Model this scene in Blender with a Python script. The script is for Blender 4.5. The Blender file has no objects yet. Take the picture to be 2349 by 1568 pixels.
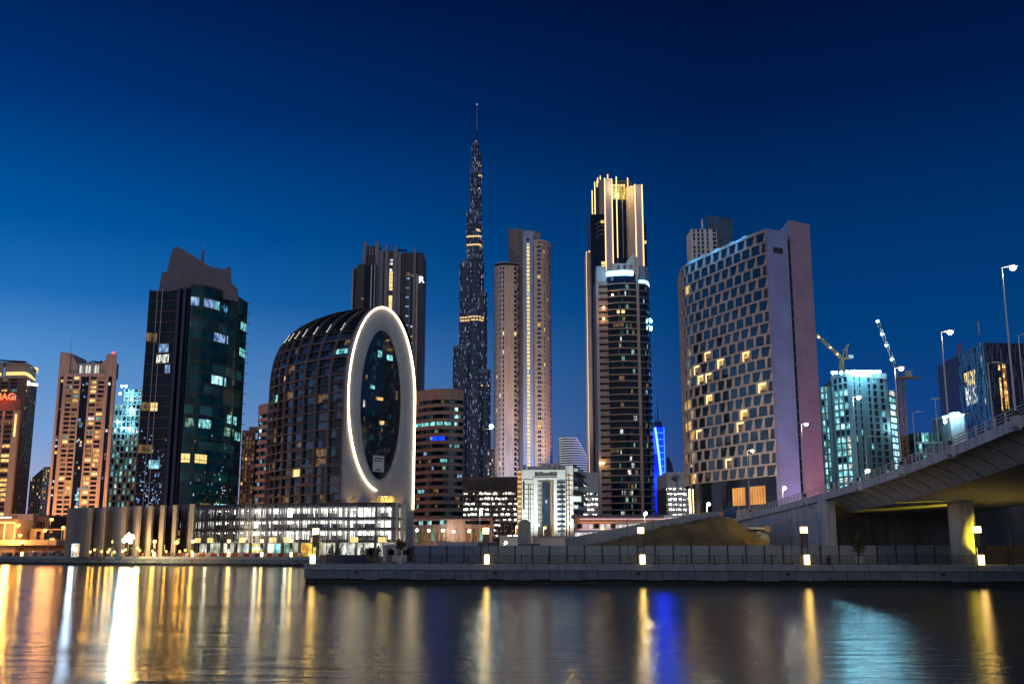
import bpy, bmesh, math, random
from math import sin, cos, pi, radians, sqrt
from mathutils import Vector, Matrix
random.seed(11)
RND = random.Random(5)
scene = bpy.context.scene
COL = scene.collection

# ---------------------------------------------------------------- camera
FPX, CX, CY = 2385.0, 1174.5, 784.0        # focal length and centre of a 2349 px wide picture
PITCH = math.atan(0.2)
CP, SP = cos(PITCH), sin(PITCH)
EYE = 4.0
cam = bpy.data.cameras.new("camera")
cam.sensor_width = 36.0
cam.lens = 36.0 * FPX / 2349.0
cam.clip_end = 20000
camo = bpy.data.objects.new("camera", cam)
COL.objects.link(camo)
camo.location = (0, 0, EYE)
camo.rotation_euler = (pi / 2 + PITCH, 0, 0)
scene.camera = camo

# measuring helpers: turn a point measured on the photograph plus a real distance into real metres
def _d(y):
    v = (CY - y) / FPX
    return CP - v * SP, SP + v * CP
def zat(y, Y):
    a, b = _d(y)
    return EYE + b / a * Y
def xat(x, y, Y):
    return (x - CX) / FPX * Y / _d(y)[0]
def pl(x, y, Y):
    return (xat(x, y, Y), Y)
def pz(x, y, z):
    a, b = _d(y)
    Y = (z - EYE) * a / b
    return (xat(x, y, Y), Y)

# ---------------------------------------------------------------- materials
MATS = {}
def _new(name):
    m = bpy.data.materials.new(name)
    m.use_nodes = True
    nt = m.node_tree
    b = nt.nodes["Principled BSDF"]
    MATS[name] = m
    return m, nt, b
def _coords(nt, scale=(1, 1, 1)):
    g = nt.nodes.new("ShaderNodeNewGeometry")
    mp = nt.nodes.new("ShaderNodeMapping")
    mp.inputs["Scale"].default_value = scale
    nt.links.new(g.outputs["Position"], mp.inputs["Vector"])
    return mp.outputs["Vector"]
def solid(name, col, rough=0.7, var=0.25, scale=0.6, metal=0.0, bump=0.0, spec=0.5, stretch=(1, 1, 1), streak=False, joints=None):
    m, nt, b = _new(name)
    b.inputs["Roughness"].default_value = rough
    b.inputs["Metallic"].default_value = metal
    b.inputs["Specular IOR Level"].default_value = spec
    v = _coords(nt, stretch)
    n = nt.nodes.new("ShaderNodeTexNoise")
    n.inputs["Scale"].default_value = scale
    n.inputs["Detail"].default_value = 6
    n.inputs["Roughness"].default_value = 0.65
    nt.links.new(v, n.inputs["Vector"])
    r = nt.nodes.new("ShaderNodeValToRGB")
    r.color_ramp.elements[0].position = 0.3
    r.color_ramp.elements[1].position = 0.7
    lo = [c * (1 - var) for c in col]; hi = [min(1, c * (1 + var)) for c in col]
    r.color_ramp.elements[0].color = (*lo, 1)
    r.color_ramp.elements[1].color = (*hi, 1)
    nt.links.new(n.outputs["Fac"], r.inputs["Fac"])
    out = r.outputs["Color"]
    if streak:      # rain streaks running down a concrete face
        v2 = _coords(nt, (1.3, 1.3, 0.07))
        n2 = nt.nodes.new("ShaderNodeTexNoise")
        n2.inputs["Scale"].default_value = 1.2; n2.inputs["Detail"].default_value = 4
        nt.links.new(v2, n2.inputs["Vector"])
        mr = nt.nodes.new("ShaderNodeMapRange")
        mr.inputs["From Min"].default_value = 0.35; mr.inputs["From Max"].default_value = 0.65
        mr.inputs["To Min"].default_value = 0.72; mr.inputs["To Max"].default_value = 1.08
        nt.links.new(n2.outputs["Fac"], mr.inputs["Value"])
        mx = nt.nodes.new("ShaderNodeVectorMath"); mx.operation = 'SCALE'
        nt.links.new(out, mx.inputs[0]); nt.links.new(mr.outputs[0], mx.inputs["Scale"])
        out = mx.outputs[0]
    if joints:      # panel seams of the cladding
        g = nt.nodes.new("ShaderNodeNewGeometry")
        sp = nt.nodes.new("ShaderNodeSeparateXYZ"); nt.links.new(g.outputs["Position"], sp.inputs[0])
        ad = nt.nodes.new("ShaderNodeMath"); ad.operation = 'MULTIPLY_ADD'; ad.inputs[1].default_value = 0.6
        nt.links.new(sp.outputs["Y"], ad.inputs[0]); nt.links.new(sp.outputs["X"], ad.inputs[2])
        cb = nt.nodes.new("ShaderNodeCombineXYZ"); nt.links.new(ad.outputs[0], cb.inputs[0]); nt.links.new(sp.outputs["Z"], cb.inputs[1])
        bk_ = nt.nodes.new("ShaderNodeTexBrick"); nt.links.new(cb.outputs[0], bk_.inputs["Vector"])
        bk_.offset = 0.0; bk_.inputs["Scale"].default_value = 1.0
        bk_.inputs["Brick Width"].default_value = joints[0]; bk_.inputs["Row Height"].default_value = joints[1]; bk_.inputs["Mortar Size"].default_value = 0.045
        bk_.inputs["Color1"].default_value = (1, 1, 1, 1); bk_.inputs["Color2"].default_value = (0.92, 0.92, 0.93, 1); bk_.inputs["Mortar"].default_value = (0.72, 0.72, 0.74, 1)
        ml = nt.nodes.new("ShaderNodeVectorMath"); ml.operation = 'MULTIPLY'
        nt.links.new(out, ml.inputs[0]); nt.links.new(bk_.outputs["Color"], ml.inputs[1]); out = ml.outputs[0]
    nt.links.new(out, b.inputs["Base Color"])
    if bump:
        bp = nt.nodes.new("ShaderNodeBump")
        bp.inputs["Strength"].default_value = bump
        bp.inputs["Distance"].default_value = 0.1
        nt.links.new(n.outputs["Fac"], bp.inputs["Height"])
        nt.links.new(bp.outputs["Normal"], b.inputs["Normal"])
    return m
def glass(name, col, rough=0.06, spec=0.6, tilt=0.012, cell=(0.35, 0.35, 0.28)):
    """curtain-wall glass; every pane sits at its own very slight tilt"""
    m, nt, b = _new(name)
    b.inputs["Roughness"].default_value = rough
    b.inputs["Specular IOR Level"].default_value = spec
    v = _coords(nt, cell)
    vo = nt.nodes.new("ShaderNodeTexVoronoi")
    vo.inputs["Scale"].default_value = 1.0
    vo.inputs["Randomness"].default_value = 0.3
    nt.links.new(v, vo.inputs["Vector"])
    r = nt.nodes.new("ShaderNodeValToRGB")
    r.color_ramp.elements[0].color = (*[c * 0.45 for c in col], 1)
    r.color_ramp.elements[1].color = (*[c * 1.7 for c in col], 1)
    sp = nt.nodes.new("ShaderNodeSeparateColor")
    nt.links.new(vo.outputs["Color"], sp.inputs[0])
    nt.links.new(sp.outputs[0], r.inputs["Fac"])
    nt.links.new(r.outputs["Color"], b.inputs["Base Color"])
    g = nt.nodes.new("ShaderNodeNewGeometry")
    a = nt.nodes.new("ShaderNodeVectorMath"); a.operation = 'SUBTRACT'
    a.inputs[1].default_value = (0.5, 0.5, 0.5)
    nt.links.new(vo.outputs["Color"], a.inputs[0])
    s = nt.nodes.new("ShaderNodeVectorMath"); s.operation = 'SCALE'; s.inputs["Scale"].default_value = tilt
    nt.links.new(a.outputs[0], s.inputs[0])
    ad = nt.nodes.new("ShaderNodeVectorMath"); ad.operation = 'ADD'
    nt.links.new(g.outputs["Normal"], ad.inputs[0]); nt.links.new(s.outputs[0], ad.inputs[1])
    nm = nt.nodes.new("ShaderNodeVectorMath"); nm.operation = 'NORMALIZE'
    nt.links.new(ad.outputs[0], nm.inputs[0])
    nt.links.new(nm.outputs[0], b.inputs["Normal"])
    return m
def lit(name, c1, c2, strength, scale=0.9, lo=0.25, stretch=(1, 1, 0.6), detail=3):
    """a window with a lamp on behind it: curtains, furniture and ceiling lamps break up the light"""
    m, nt, b = _new(name)
    b.inputs["Base Color"].default_value = (0.02, 0.02, 0.02, 1)
    b.inputs["Roughness"].default_value = 0.3
    v = _coords(nt, stretch)
    n = nt.nodes.new("ShaderNodeTexNoise")
    n.inputs["Scale"].default_value = scale
    n.inputs["Detail"].default_value = detail
    nt.links.new(v, n.inputs["Vector"])
    mr = nt.nodes.new("ShaderNodeMapRange")
    mr.inputs["From Min"].default_value = 0.35; mr.inputs["From Max"].default_value = 0.65
    mr.inputs["To Min"].default_value = lo; mr.inputs["To Max"].default_value = 1.0
    nt.links.new(n.outputs["Fac"], mr.inputs["Value"])
    mx = nt.nodes.new("ShaderNodeMix"); mx.data_type = 'RGBA'
    mx.inputs[6].default_value = (*c1, 1); mx.inputs[7].default_value = (*c2, 1)
    nt.links.new(mr.outputs[0], mx.inputs[0])
    nt.links.new(mx.outputs[2], b.inputs["Emission Color"])
    mu = nt.nodes.new("ShaderNodeMath"); mu.operation = 'MULTIPLY'; mu.inputs[1].default_value = strength
    nt.links.new(mr.outputs[0], mu.inputs[0])
    nt.links.new(mu.outputs[0], b.inputs["Emission Strength"])
    m.cycles.emission_sampling = 'NONE'
    return m
def lamp(name, col, strength):
    m, nt, b = _new(name)
    b.inputs["Base Color"].default_value = (0.3, 0.3, 0.3, 1)
    b.inputs["Emission Color"].default_value = (*col, 1)
    b.inputs["Emission Strength"].default_value = strength
    m.cycles.emission_sampling = 'NONE'
    return m

solid('concrete', (0.34, 0.33, 0.32), 0.8, 0.14, 0.25, streak=True)
solid('pale_concrete', (0.50, 0.49, 0.50), 0.75, 0.08, 0.08, joints=(3.2, 3.4))
solid('white_wall', (0.62, 0.61, 0.60), 0.6, 0.06, 0.2)
solid('bridge_concrete', (0.58, 0.59, 0.62), 0.75, 0.12, 0.35, bump=0.2, streak=True)
solid('quay_stone', (0.13, 0.165, 0.19), 0.7, 0.3, 0.8, bump=0.4)
solid('quay_cap', (0.24, 0.28, 0.31), 0.6, 0.2, 0.6, bump=0.2)
solid('wet_shade_stone', (0.018, 0.02, 0.018), 0.5, 0.4, 1.0)
solid('paving', (0.36, 0.35, 0.33), 0.7, 0.15, 0.5)
solid('asphalt', (0.05, 0.05, 0.05), 0.85, 0.3, 0.5)
solid('land', (0.11, 0.09, 0.07), 0.95, 0.35, 0.05)
solid('salmon', (0.50, 0.31, 0.24), 0.75, 0.08, 0.2, streak=True)
solid('beige', (0.56, 0.45, 0.42), 0.75, 0.08, 0.2, streak=True)
solid('sand_wall', (0.52, 0.40, 0.29), 0.75, 0.1, 0.2)
solid('brown_wall', (0.20, 0.13, 0.105), 0.8, 0.15, 0.3)
solid('dark_clad', (0.045, 0.045, 0.055), 0.5, 0.2, 0.3)
solid('grey_fin', (0.22, 0.22, 0.27), 0.45, 0.1, 0.3)
solid('crown_grey', (0.165, 0.155, 0.19), 0.7, 0.08, 0.1, joints=(2.5, 4.2))
solid('taupe', (0.17, 0.155, 0.16), 0.7, 0.1, 0.15, streak=True)
solid('blade', (0.21, 0.185, 0.18), 0.65, 0.12, 0.2, streak=True)
solid('steel', (0.35, 0.36, 0.38), 0.35, 0.1, 1.0, metal=0.8)
solid('pale_steel', (0.6, 0.6, 0.58), 0.45, 0.08, 1.0, metal=0.2)
solid('black_metal', (0.015, 0.017, 0.02), 0.45, 0.2, 1.0)
solid('rust_fin', (0.22, 0.11, 0.06), 0.6, 0.2, 1.0)
solid('hotel_wall', (0.46, 0.38, 0.34), 0.75, 0.12, 0.5)
solid('hotel_red', (0.22, 0.055, 0.045), 0.7, 0.2, 0.5)
solid('hotel_blue_wall', (0.29, 0.36, 0.60), 0.7, 0.12, 0.12, joints=(3.0, 2.9))
solid('hotel_uplit_wall', (0.43, 0.32, 0.40), 0.7, 0.12, 0.12, joints=(3.0, 2.9))  # pink of the uplight is put into the wall colour
solid('timber', (0.20, 0.125, 0.09), 0.75, 0.3, 0.8, stretch=(1, 1, 0.1))
solid('hoarding', (0.26, 0.30, 0.31), 0.6, 0.12, 0.4)
solid('hoarding_blue', (0.13, 0.19, 0.27), 0.6, 0.15, 0.4)
solid('dirt', (0.20, 0.135, 0.055), 1.0, 0.55, 0.22, bump=1.0)
solid('site_concrete', (0.13, 0.16, 0.18), 0.8, 0.2, 0.2, streak=True)
solid('shade_concrete', (0.11, 0.11, 0.12), 0.85, 0.2, 0.2, streak=True)  # concrete with the shade under the bridge put into its colour
solid('leaf', (0.05, 0.085, 0.03), 0.8, 0.5, 2.0)
solid('leaf_light', (0.09, 0.12, 0.03), 0.8, 0.5, 2.0)
solid('bark', (0.10, 0.07, 0.05), 0.9, 0.3, 2.0)
solid('pot', (0.5, 0.52, 0.52), 0.5, 0.1, 1.0)
solid('red_plastic', (0.42, 0.02, 0.015), 0.5, 0.15, 1.0)
solid('white_plastic', (0.55, 0.52, 0.46), 0.5, 0.12, 1.0)
solid('crane_yellow', (0.30, 0.18, 0.06), 0.6, 0.15, 1.0)
solid('crane_red', (0.35, 0.06, 0.05), 0.6, 0.15, 1.0)
solid('tyre', (0.02, 0.02, 0.02), 0.8, 0.1, 1.0)
solid('skin', (0.35, 0.2, 0.13), 0.6, 0.05, 1.0)
solid('cloth_dark', (0.03, 0.03, 0.04), 0.9, 0.2, 3.0)
solid('cloth_light', (0.5, 0.5, 0.5), 0.9, 0.1, 3.0)
solid('car_white', (0.6, 0.6, 0.6), 0.25, 0.03, 1.0)
solid('car_dark', (0.03, 0.03, 0.035), 0.25, 0.1, 1.0)
solid('car_silver', (0.3, 0.31, 0.32), 0.3, 0.05, 1.0, metal=0.5)
solid('car_red', (0.25, 0.02, 0.02), 0.3, 0.05, 1.0)
solid('tarp', (0.05, 0.10, 0.19), 0.7, 0.3, 2.0)
solid('navy_panel', (0.012, 0.03, 0.09), 0.45, 0.2, 0.5)
solid('violet_panel', (0.10, 0.085, 0.17), 0.45, 0.25, 0.5)
solid('sky_reflecting_panel', (0.10, 0.34, 0.58), 0.35, 0.25, 0.5)  # sky reflection on the left face is put into the panel colour
solid('burj_steel', (0.16, 0.18, 0.26), 0.35, 0.2, 0.05, metal=0.3)
solid('podium_brown', (0.10, 0.075, 0.07), 0.8, 0.2, 0.2)
glass('glass_navy', (0.004, 0.010, 0.03), spec=0.22)
glass('glass_teal', (0.001, 0.075, 0.080), spec=0.3)
glass('glass_dark', (0.008, 0.012, 0.018), spec=0.35)
glass('glass_blue', (0.012, 0.04, 0.09), spec=1.0)
glass('glass_hotel', (0.01, 0.022, 0.035), spec=0.9)
glass('glass_burj', (0.012, 0.022, 0.06), 0.15)
lit('lit_warm', (0.9, 0.42, 0.05), (1.0, 0.66, 0.22), 1.5)
lit('lit_dim', (0.5, 0.25, 0.06), (0.9, 0.55, 0.2), 0.28)
lit('lit_yellow', (1.0, 0.62, 0.12), (1.0, 0.78, 0.3), 1.35, lo=0.6)
lit('lit_amber', (0.8, 0.25, 0.03), (1.0, 0.45, 0.08), 1.1, 0.6)
lit('lit_white', (0.55, 0.62, 0.6), (1.0, 0.98, 0.9), 1.3, 0.8, lo=0.12)
lit('lit_park', (0.55, 0.56, 0.52), (1.0, 0.97, 0.86), 6.0, 0.55, lo=0.22, detail=5)
lit('lit_shop', (0.45, 0.50, 0.40), (1.0, 0.98, 0.80), 1.3, 0.35, lo=0.12, detail=5)
lit('lit_gold', (0.9, 0.45, 0.02), (1.0, 0.8, 0.15), 1.2, 0.5)
lit('lit_teal', (0.03, 0.50, 0.58), (0.4, 1.0, 0.98), 1.3, 0.7, lo=0.15)
lit('lit_green', (0.1, 0.5, 0.4), (0.5, 0.95, 0.7), 0.55, 0.7, lo=0.2)
lit('lit_cyan', (0.10, 0.65, 0.85), (0.6, 0.98, 1.0), 1.9, 0.5, lo=0.2)
lit('lit_blue', (0.05, 0.25, 0.9), (0.45, 0.7, 1.0), 0.9, 0.7)
lit('glow_teal_dim', (0.0, 0.06, 0.07), (0.0, 0.13, 0.12), 0.35, 0.12, lo=0.1)
lit('neon_blue', (0.0, 0.004, 1.0), (0.0, 0.010, 1.0), 11.0, 0.1, lo=0.5)
lit('lit_orange_hall', (1.0, 0.22, 0.02), (1.0, 0.5, 0.12), 1.1, 0.15, lo=0.4)
lamp('lamp_warm', (1.0, 0.62, 0.2), 16)
lamp('lamp_lantern', (1.0, 0.64, 0.16), 9)
lamp('lamp_garden', (1.0, 0.50, 0.06), 6)
lamp('lamp_sodium', (1.0, 0.40, 0.05), 9)
lamp('lamp_white', (1.0, 0.93, 0.72), 26)
lamp('lamp_cool', (0.45, 0.85, 1.0), 22)
lamp('flood_cyan', (0.22, 0.72, 1.0), 80)
lamp('edge_light', (1.0, 0.78, 0.46), 8)
lamp('fin_light', (1.0, 0.66, 0.26), 1.8)
lamp('band_blue', (0.22, 0.62, 1.0), 6.0)
lamp('edge_cyan', (0.1, 0.45, 1.0), 0.8)
lamp('neon_line', (0.03, 0.07, 1.0), 16)
lamp('neon_rung', (0.002, 0.010, 1.0), 40)
lamp('spark', (0.42, 0.56, 1.0), 0.42)
lamp('spark_warm', (1.0, 0.65, 0.25), 0.9)
lamp('red_light', (1.0, 0.03, 0.02), 6)
lamp('sign_red', (1.0, 0.10, 0.02), 2.6)
lamp('sign_white', (0.9, 0.95, 1.0), 2.2)
lamp('crown_warm', (1.0, 0.60, 0.18), 1.6)
lamp('band_white', (0.9, 0.88, 0.72), 0.85)
lamp('balcony_amber', (1.0, 0.5, 0.08), 0.9)
lamp('floodlight', (1.0, 0.80, 0.50), 45)
lamp('crown_bright', (1.0, 0.50, 0.10), 2.2)
lamp('head_light', (1.0, 0.9, 0.75), 20)
lamp('tail_light', (1.0, 0.05, 0.02), 8)

# ---------------------------------------------------------------- mesh building
class Surf:
    """a vertical facade over a plan line drawn left to right as seen from outside"""
    def __init__(s, pts, smooth=False):
        s.pts = [Vector(p) for p in pts]
        s.c = [0.0]
        for a, b in zip(s.pts, s.pts[1:]):
            s.c.append(s.c[-1] + (b - a).length)
        s.L = s.c[-1]
        sn = []
        for a, b in zip(s.pts, s.pts[1:]):
            d = (b - a).normalized()
            sn.append(Vector((d.y, -d.x)))
        s.sn = sn
        s.vn = None
        if smooth:
            s.vn = [sn[0]] + [(a + b).normalized() for a, b in zip(sn, sn[1:])] + [sn[-1]]
    def p(s, t, o, z):
        t = max(0.0, min(s.L, t))
        i = 0
        while i < len(s.sn) - 1 and t > s.c[i + 1] + 1e-9:
            i += 1
        f = (t - s.c[i]) / max(1e-9, s.c[i + 1] - s.c[i])
        q = s.pts[i].lerp(s.pts[i + 1], f)
        n = s.sn[i] if s.vn is None else s.vn[i].lerp(s.vn[i + 1], f).normalized()
        return (q.x + n.x * o, q.y + n.y * o, z)

class MB:
    def __init__(s):
        s.v, s.f, s.m, s.names = [], [], [], []
    def mi(s, mat):
        if mat not in s.names:
            s.names.append(mat)
        return s.names.index(mat)
    def add(s, vs, fs, mat):
        b = len(s.v); k = s.mi(mat)
        s.v.extend(vs)
        for f in fs:
            s.f.append([b + i for i in f]); s.m.append(k)
    def box(s, x0, x1, y0, y1, z0, z1, mat):
        s.add([(x0, y0, z0), (x1, y0, z0), (x1, y1, z0), (x0, y1, z0), (x0, y0, z1), (x1, y0, z1), (x1, y1, z1), (x0, y1, z1)],
              [(3, 2, 1, 0), (4, 5, 6, 7), (0, 1, 5, 4), (1, 2, 6, 5), (2, 3, 7, 6), (3, 0, 4, 7)], mat)
    def obox(s, c, ang, l, w, h, mat, z0=0):
        """box of length l, width w turned by ang about its centre"""
        ca, sa = cos(ang), sin(ang)
        vs = []
        for z in (z0, z0 + h):
            for (a, b) in ((-l / 2, -w / 2), (l / 2, -w / 2), (l / 2, w / 2), (-l / 2, w / 2)):
                vs.append((c[0] + a * ca - b * sa, c[1] + a * sa + b * ca, (c[2] if len(c) > 2 else 0) + z))
        s.add(vs, [(3, 2, 1, 0), (4, 5, 6, 7), (0, 1, 5, 4), (1, 2, 6, 5), (2, 3, 7, 6), (3, 0, 4, 7)], mat)
    def prism(s, poly, z0, z1, mat, top=None):
        n = len(poly)
        zt = z1 if isinstance(z1, (list, tuple)) else [z1] * n
        vs = [(x, y, z0) for x, y in poly] + [(poly[i][0], poly[i][1], zt[i]) for i in range(n)]
        fs = [(i, (i + 1) % n, n + (i + 1) % n, n + i) for i in range(n)]
        s.add(vs, fs, mat)
        s.add([v for v in vs[n:]], [tuple(range(n))], top or mat)
        s.add([v for v in vs[:n]], [tuple(reversed(range(n)))], mat)
    def cell(s, sf, t0, t1, z0, z1, o0, o1, mat, n=1):
        vs = []
        for k in range(n + 1):
            t = t0 + (t1 - t0) * k / n
            vs += [sf.p(t, o0, z0), sf.p(t, o1, z0), sf.p(t, o1, z1), sf.p(t, o0, z1)]
        fs = []
        for k in range(n):
            a = 4 * k; b = a + 4
            fs += [(a + 1, b + 1, b + 2, a + 2), (a + 2, b + 2, b + 3, a + 3), (a, b, b + 1, a + 1)[::-1], (a + 3, b + 3, b, a)]
        fs += [(0, 1, 2, 3), tuple(4 * n + i for i in (3, 2, 1, 0))]
        s.add(vs, fs, mat)
    def tube(s, pts, r, mat, n=6, r1=None, cap=True):
        pts = [Vector(p) for p in pts]
        m = len(pts); vs = []
        for i, p in enumerate(pts):
            d = (pts[min(i + 1, m - 1)] - pts[max(i - 1, 0)]).normalized()
            up = Vector((0, 0, 1)) if abs(d.z) < 0.9 else Vector((1, 0, 0))
            a = d.cross(up).normalized(); b = d.cross(a)
            rr = r if r1 is None else r + (r1 - r) * i / (m - 1)
            for k in range(n):
                q = p + a * (rr * cos(2 * pi * k / n)) + b * (rr * sin(2 * pi * k / n))
                vs.append(tuple(q))
        fs = [(i * n + k, i * n + (k + 1) % n, (i + 1) * n + (k + 1) % n, (i + 1) * n + k) for i in range(m - 1) for k in range(n)]
        if cap:
            fs += [tuple(range(n))[::-1], tuple((m - 1) * n + k for k in range(n))]
        s.add(vs, fs, mat)
    def cyl(s, x, y, z0, z1, r, mat, n=12, r1=None):
        r1 = r if r1 is None else r1
        vs = [(x + r * cos(2 * pi * k / n), y + r * sin(2 * pi * k / n), z0) for k in range(n)] + \
             [(x + r1 * cos(2 * pi * k / n), y + r1 * sin(2 * pi * k / n), z1) for k in range(n)]
        s.add(vs, [(k, (k + 1) % n, n + (k + 1) % n, n + k) for k in range(n)] + [tuple(range(n))[::-1], tuple(range(n, 2 * n))], mat)
    def ball(s, c, r, mat, n=8, sq=1.0):
        vs = [(c[0], c[1], c[2] - r * sq)]
        m = n // 2
        for j in range(1, m):
            th = pi * j / m
            for k in range(n):
                vs.append((c[0] + r * sin(th) * cos(2 * pi * k / n), c[1] + r * sin(th) * sin(2 * pi * k / n), c[2] - r * sq * cos(th)))
        vs.append((c[0], c[1], c[2] + r * sq))
        fs = [(0, 1 + (k + 1) % n, 1 + k) for k in range(n)]
        for j in range(m - 2):
            for k in range(n):
                a = 1 + j * n + k; b = 1 + j * n + (k + 1) % n
                fs.append((a, b, b + n, a + n))
        last = len(vs) - 1
        fs += [(last, 1 + (m - 2) * n + k, 1 + (m - 2) * n + (k + 1) % n) for k in range(n)]
        s.add(vs, fs, mat)
    def build(s, name, parent=None, label=None, kind=None, smooth=False):
        off = ppos(parent)
        me = bpy.data.meshes.new(name)
        me.from_pydata([(v[0] - off.x, v[1] - off.y, v[2] - off.z) for v in s.v], [], s.f)
        for nme in s.names:
            me.materials.append(MATS[nme])
        me.polygons.foreach_set('material_index', s.m)
        if smooth:
            me.polygons.foreach_set('use_smooth', [True] * len(s.f))
        me.update()
        o = bpy.data.objects.new(name, me)
        COL.objects.link(o)
        if parent is not None:
            o.parent = parent
        if label: o['label'] = label
        if kind: o['kind'] = kind
        return o
def ppos(p):
    off = Vector((0, 0, 0))
    while p is not None:
        off = off + p.location
        p = p.parent
    return off
def tag(o, label=None, cat=None, group=None, kind=None):
    if label: o['label'] = label
    if cat: o['category'] = cat
    if group: o['group'] = group
    if kind: o['kind'] = kind
    return o
def thing(name, label, cat, loc=(0, 0, 0), group=None):
    o = bpy.data.objects.new(name, None)
    COL.objects.link(o)
    o.location = loc
    o.empty_display_size = 1
    return tag(o, label, cat, group)
def copy_tree(o, loc=None, parent=None):
    c = o.copy(); COL.objects.link(c)
    if parent is not None: c.parent = parent
    if loc is not None: c.location = loc
    for ch in [k for k in o.children]:
        copy_tree(ch, None, c)
    return c
def sampled(*names):
    for n in names: MATS[n].cycles.emission_sampling = 'FRONT_BACK'
def point(loc, col, power, radius=0.3, parent=None):
    l = bpy.data.lights.new('lamp_or_fill_light', 'POINT')
    l.color = col; l.energy = power; l.shadow_soft_size = radius
    o = bpy.data.objects.new('lamp_or_fill_light', l)
    COL.objects.link(o)
    if parent is not None:
        o.parent = parent
        loc = Vector(loc) - ppos(parent)
    o.location = loc
    return o
def spot(loc, target, col, power, size=60, radius=0.3, parent=None):
    l = bpy.data.lights.new('lamp_or_fill_light', 'SPOT')
    l.color = col; l.energy = power; l.shadow_soft_size = radius; l.spot_size = radians(size); l.spot_blend = 0.6
    o = bpy.data.objects.new('lamp_or_fill_light', l)
    COL.objects.link(o)
    d = Vector(target) - Vector(loc)
    o.rotation_euler = d.to_track_quat('-Z', 'Y').to_euler()
    if parent is not None:
        o.parent = parent
        loc = Vector(loc) - ppos(parent)
    o.location = loc
    return o

def windows(root, cells, cap=100, name='window', rest=None):
    """cells: (surf,t0,t1,z0,z1,o0,o1,mat). The ones that show largest become objects, the rest one part"""
    if not cells: return
    def area(c):
        sf, t0, t1, z0, z1, o0, o1, mat = c[:8]
        a = Vector(sf.p(t0, o1, z0)); b = Vector(sf.p(t1, o1, z0))
        w = abs(a.x / a.y - b.x / b.y)
        lum = 1.6 if mat.startswith('lit') else 1.0
        return w * (z1 - z0) / a.y * lum
    order = sorted(cells, key=area, reverse=True)
    big, small = order[:cap], order[cap:]
    if len(small) < 6: big, small = order, []
    for c in big:
        mb = MB(); mb.cell(*c); mb.build(name, root)
    if small:
        mb = MB()
        for c in small: mb.cell(*c)
        mb.build(rest or name + '_rows', root, kind='stuff')

def pick(weights):
    ks = list(weights); ws = [weights[k] for k in ks]
    return lambda r=0, c=0: RND.choices(ks, ws)[0]

def facade(mb, cells, sf, z0, z1, rows, cols, wall, pk, d=0.5, sp=0.35, seg=6.0, spm=None, t0=0.0, t1=None, top=0.0, spo=0.0):
    """wall of piers and spandrels standing proud of recessed window panes"""
    t1 = sf.L if t1 is None else t1
    h = (z1 - z0) / rows
    edge = t0
    for (a, b) in cols:
        if a > edge + 1e-3:
            mb.cell(sf, edge, a, z0, z1, -d, 0, wall, max(1, int((a - edge) / seg + 0.5)) if sf.vn else 1)
        edge = b
    if t1 > edge + 1e-3:
        mb.cell(sf, edge, t1, z0, z1, -d, 0, wall, max(1, int((t1 - edge) / seg + 0.5)) if sf.vn else 1)
    for (a, b) in cols:
        n = max(1, int((b - a) / seg + 0.5)) if sf.vn else 1
        for r in range(rows):
            za = z0 + r * h
            mb.cell(sf, a, b, za, za + sp * h, -d, -0.04 + spo, spm or wall, n)
            cells.append((sf, a, b, za + sp * h, za + h, -d, -d + 0.06, pk(r, (a + b) / 2)))

def ncols(t0, t1, n, frac=0.6):
    w = (t1 - t0) / n
    return [(t0 + w * (i + 0.5 - frac / 2), t0 + w * (i + 0.5 + frac / 2)) for i in range(n)]

def back_poly(pts, depth, inset=0.0):
    """closed plan: a front line plus a back parallel to the picture"""
    p = [Vector(q) for q in pts]
    return [tuple(q) for q in p] + [(p[-1].x * (1 + depth / p[-1].y) - 2, p[-1].y + depth), (p[0].x * (1 + depth / p[0].y) + 2, p[0].y + depth)]
def bk(X0, X1, Y, d, inn=1.0):
    s = (Y + d) / Y
    return [(X1 * s - inn, Y + d), (X0 * s + inn, Y + d)]
def inset(sf, o, n=24):
    if sf.vn is None:
        return [sf.p(t, o, 0)[:2] for t in sf.c]
    return [sf.p(sf.L * k / n, o, 0)[:2] for k in range(n + 1)]

G = 2.25        # ground level of the city above the water

# ---------------------------------------------------------------- world: evening sky just after sunset
w = bpy.data.worlds.new("World"); scene.world = w
w.use_nodes = True
nt = w.node_tree
bg = nt.nodes["Background"]
tc = nt.nodes.new("ShaderNodeTexCoord")
sx = nt.nodes.new("ShaderNodeSeparateXYZ")
nt.links.new(tc.outputs["Generated"], sx.inputs[0])
def s2l(c):
    return tuple(((v / 255) / 12.92 if v / 255 <= 0.04045 else ((v / 255 + 0.055) / 1.055) ** 2.4) for v in c)
def skyramp(stops):
    r = nt.nodes.new("ShaderNodeValToRGB")
    e = r.color_ramp
    while len(e.elements) < len(stops): e.elements.new(0.5)
    for el, (p, c) in zip(e.elements, stops):
        el.position = p; el.color = (*c, 1)
    nt.links.new(sx.outputs["Z"], r.inputs["Fac"])
    return r.outputs["Color"]
left = skyramp([(0.0, s2l((196, 176, 196))), (0.045, s2l((178, 178, 214))), (0.10, s2l((128, 168, 218))), (0.17, s2l((86, 148, 212))), (0.225, s2l((30, 112, 188))),
                (0.285, s2l((0, 88, 164))), (0.39, s2l((0, 52, 118))), (0.50, s2l((0, 28, 84))), (1.0, s2l((0, 14, 48)))])
right = skyramp([(0.0, s2l((62, 68, 118))), (0.06, s2l((46, 68, 128))), (0.12, s2l((18, 66, 132))), (0.20, s2l((0, 62, 122))),
                 (0.30, s2l((0, 48, 104))), (0.40, s2l((0, 28, 76))), (0.50, s2l((0, 16, 54))), (1.0, s2l((0, 10, 36)))])
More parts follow.
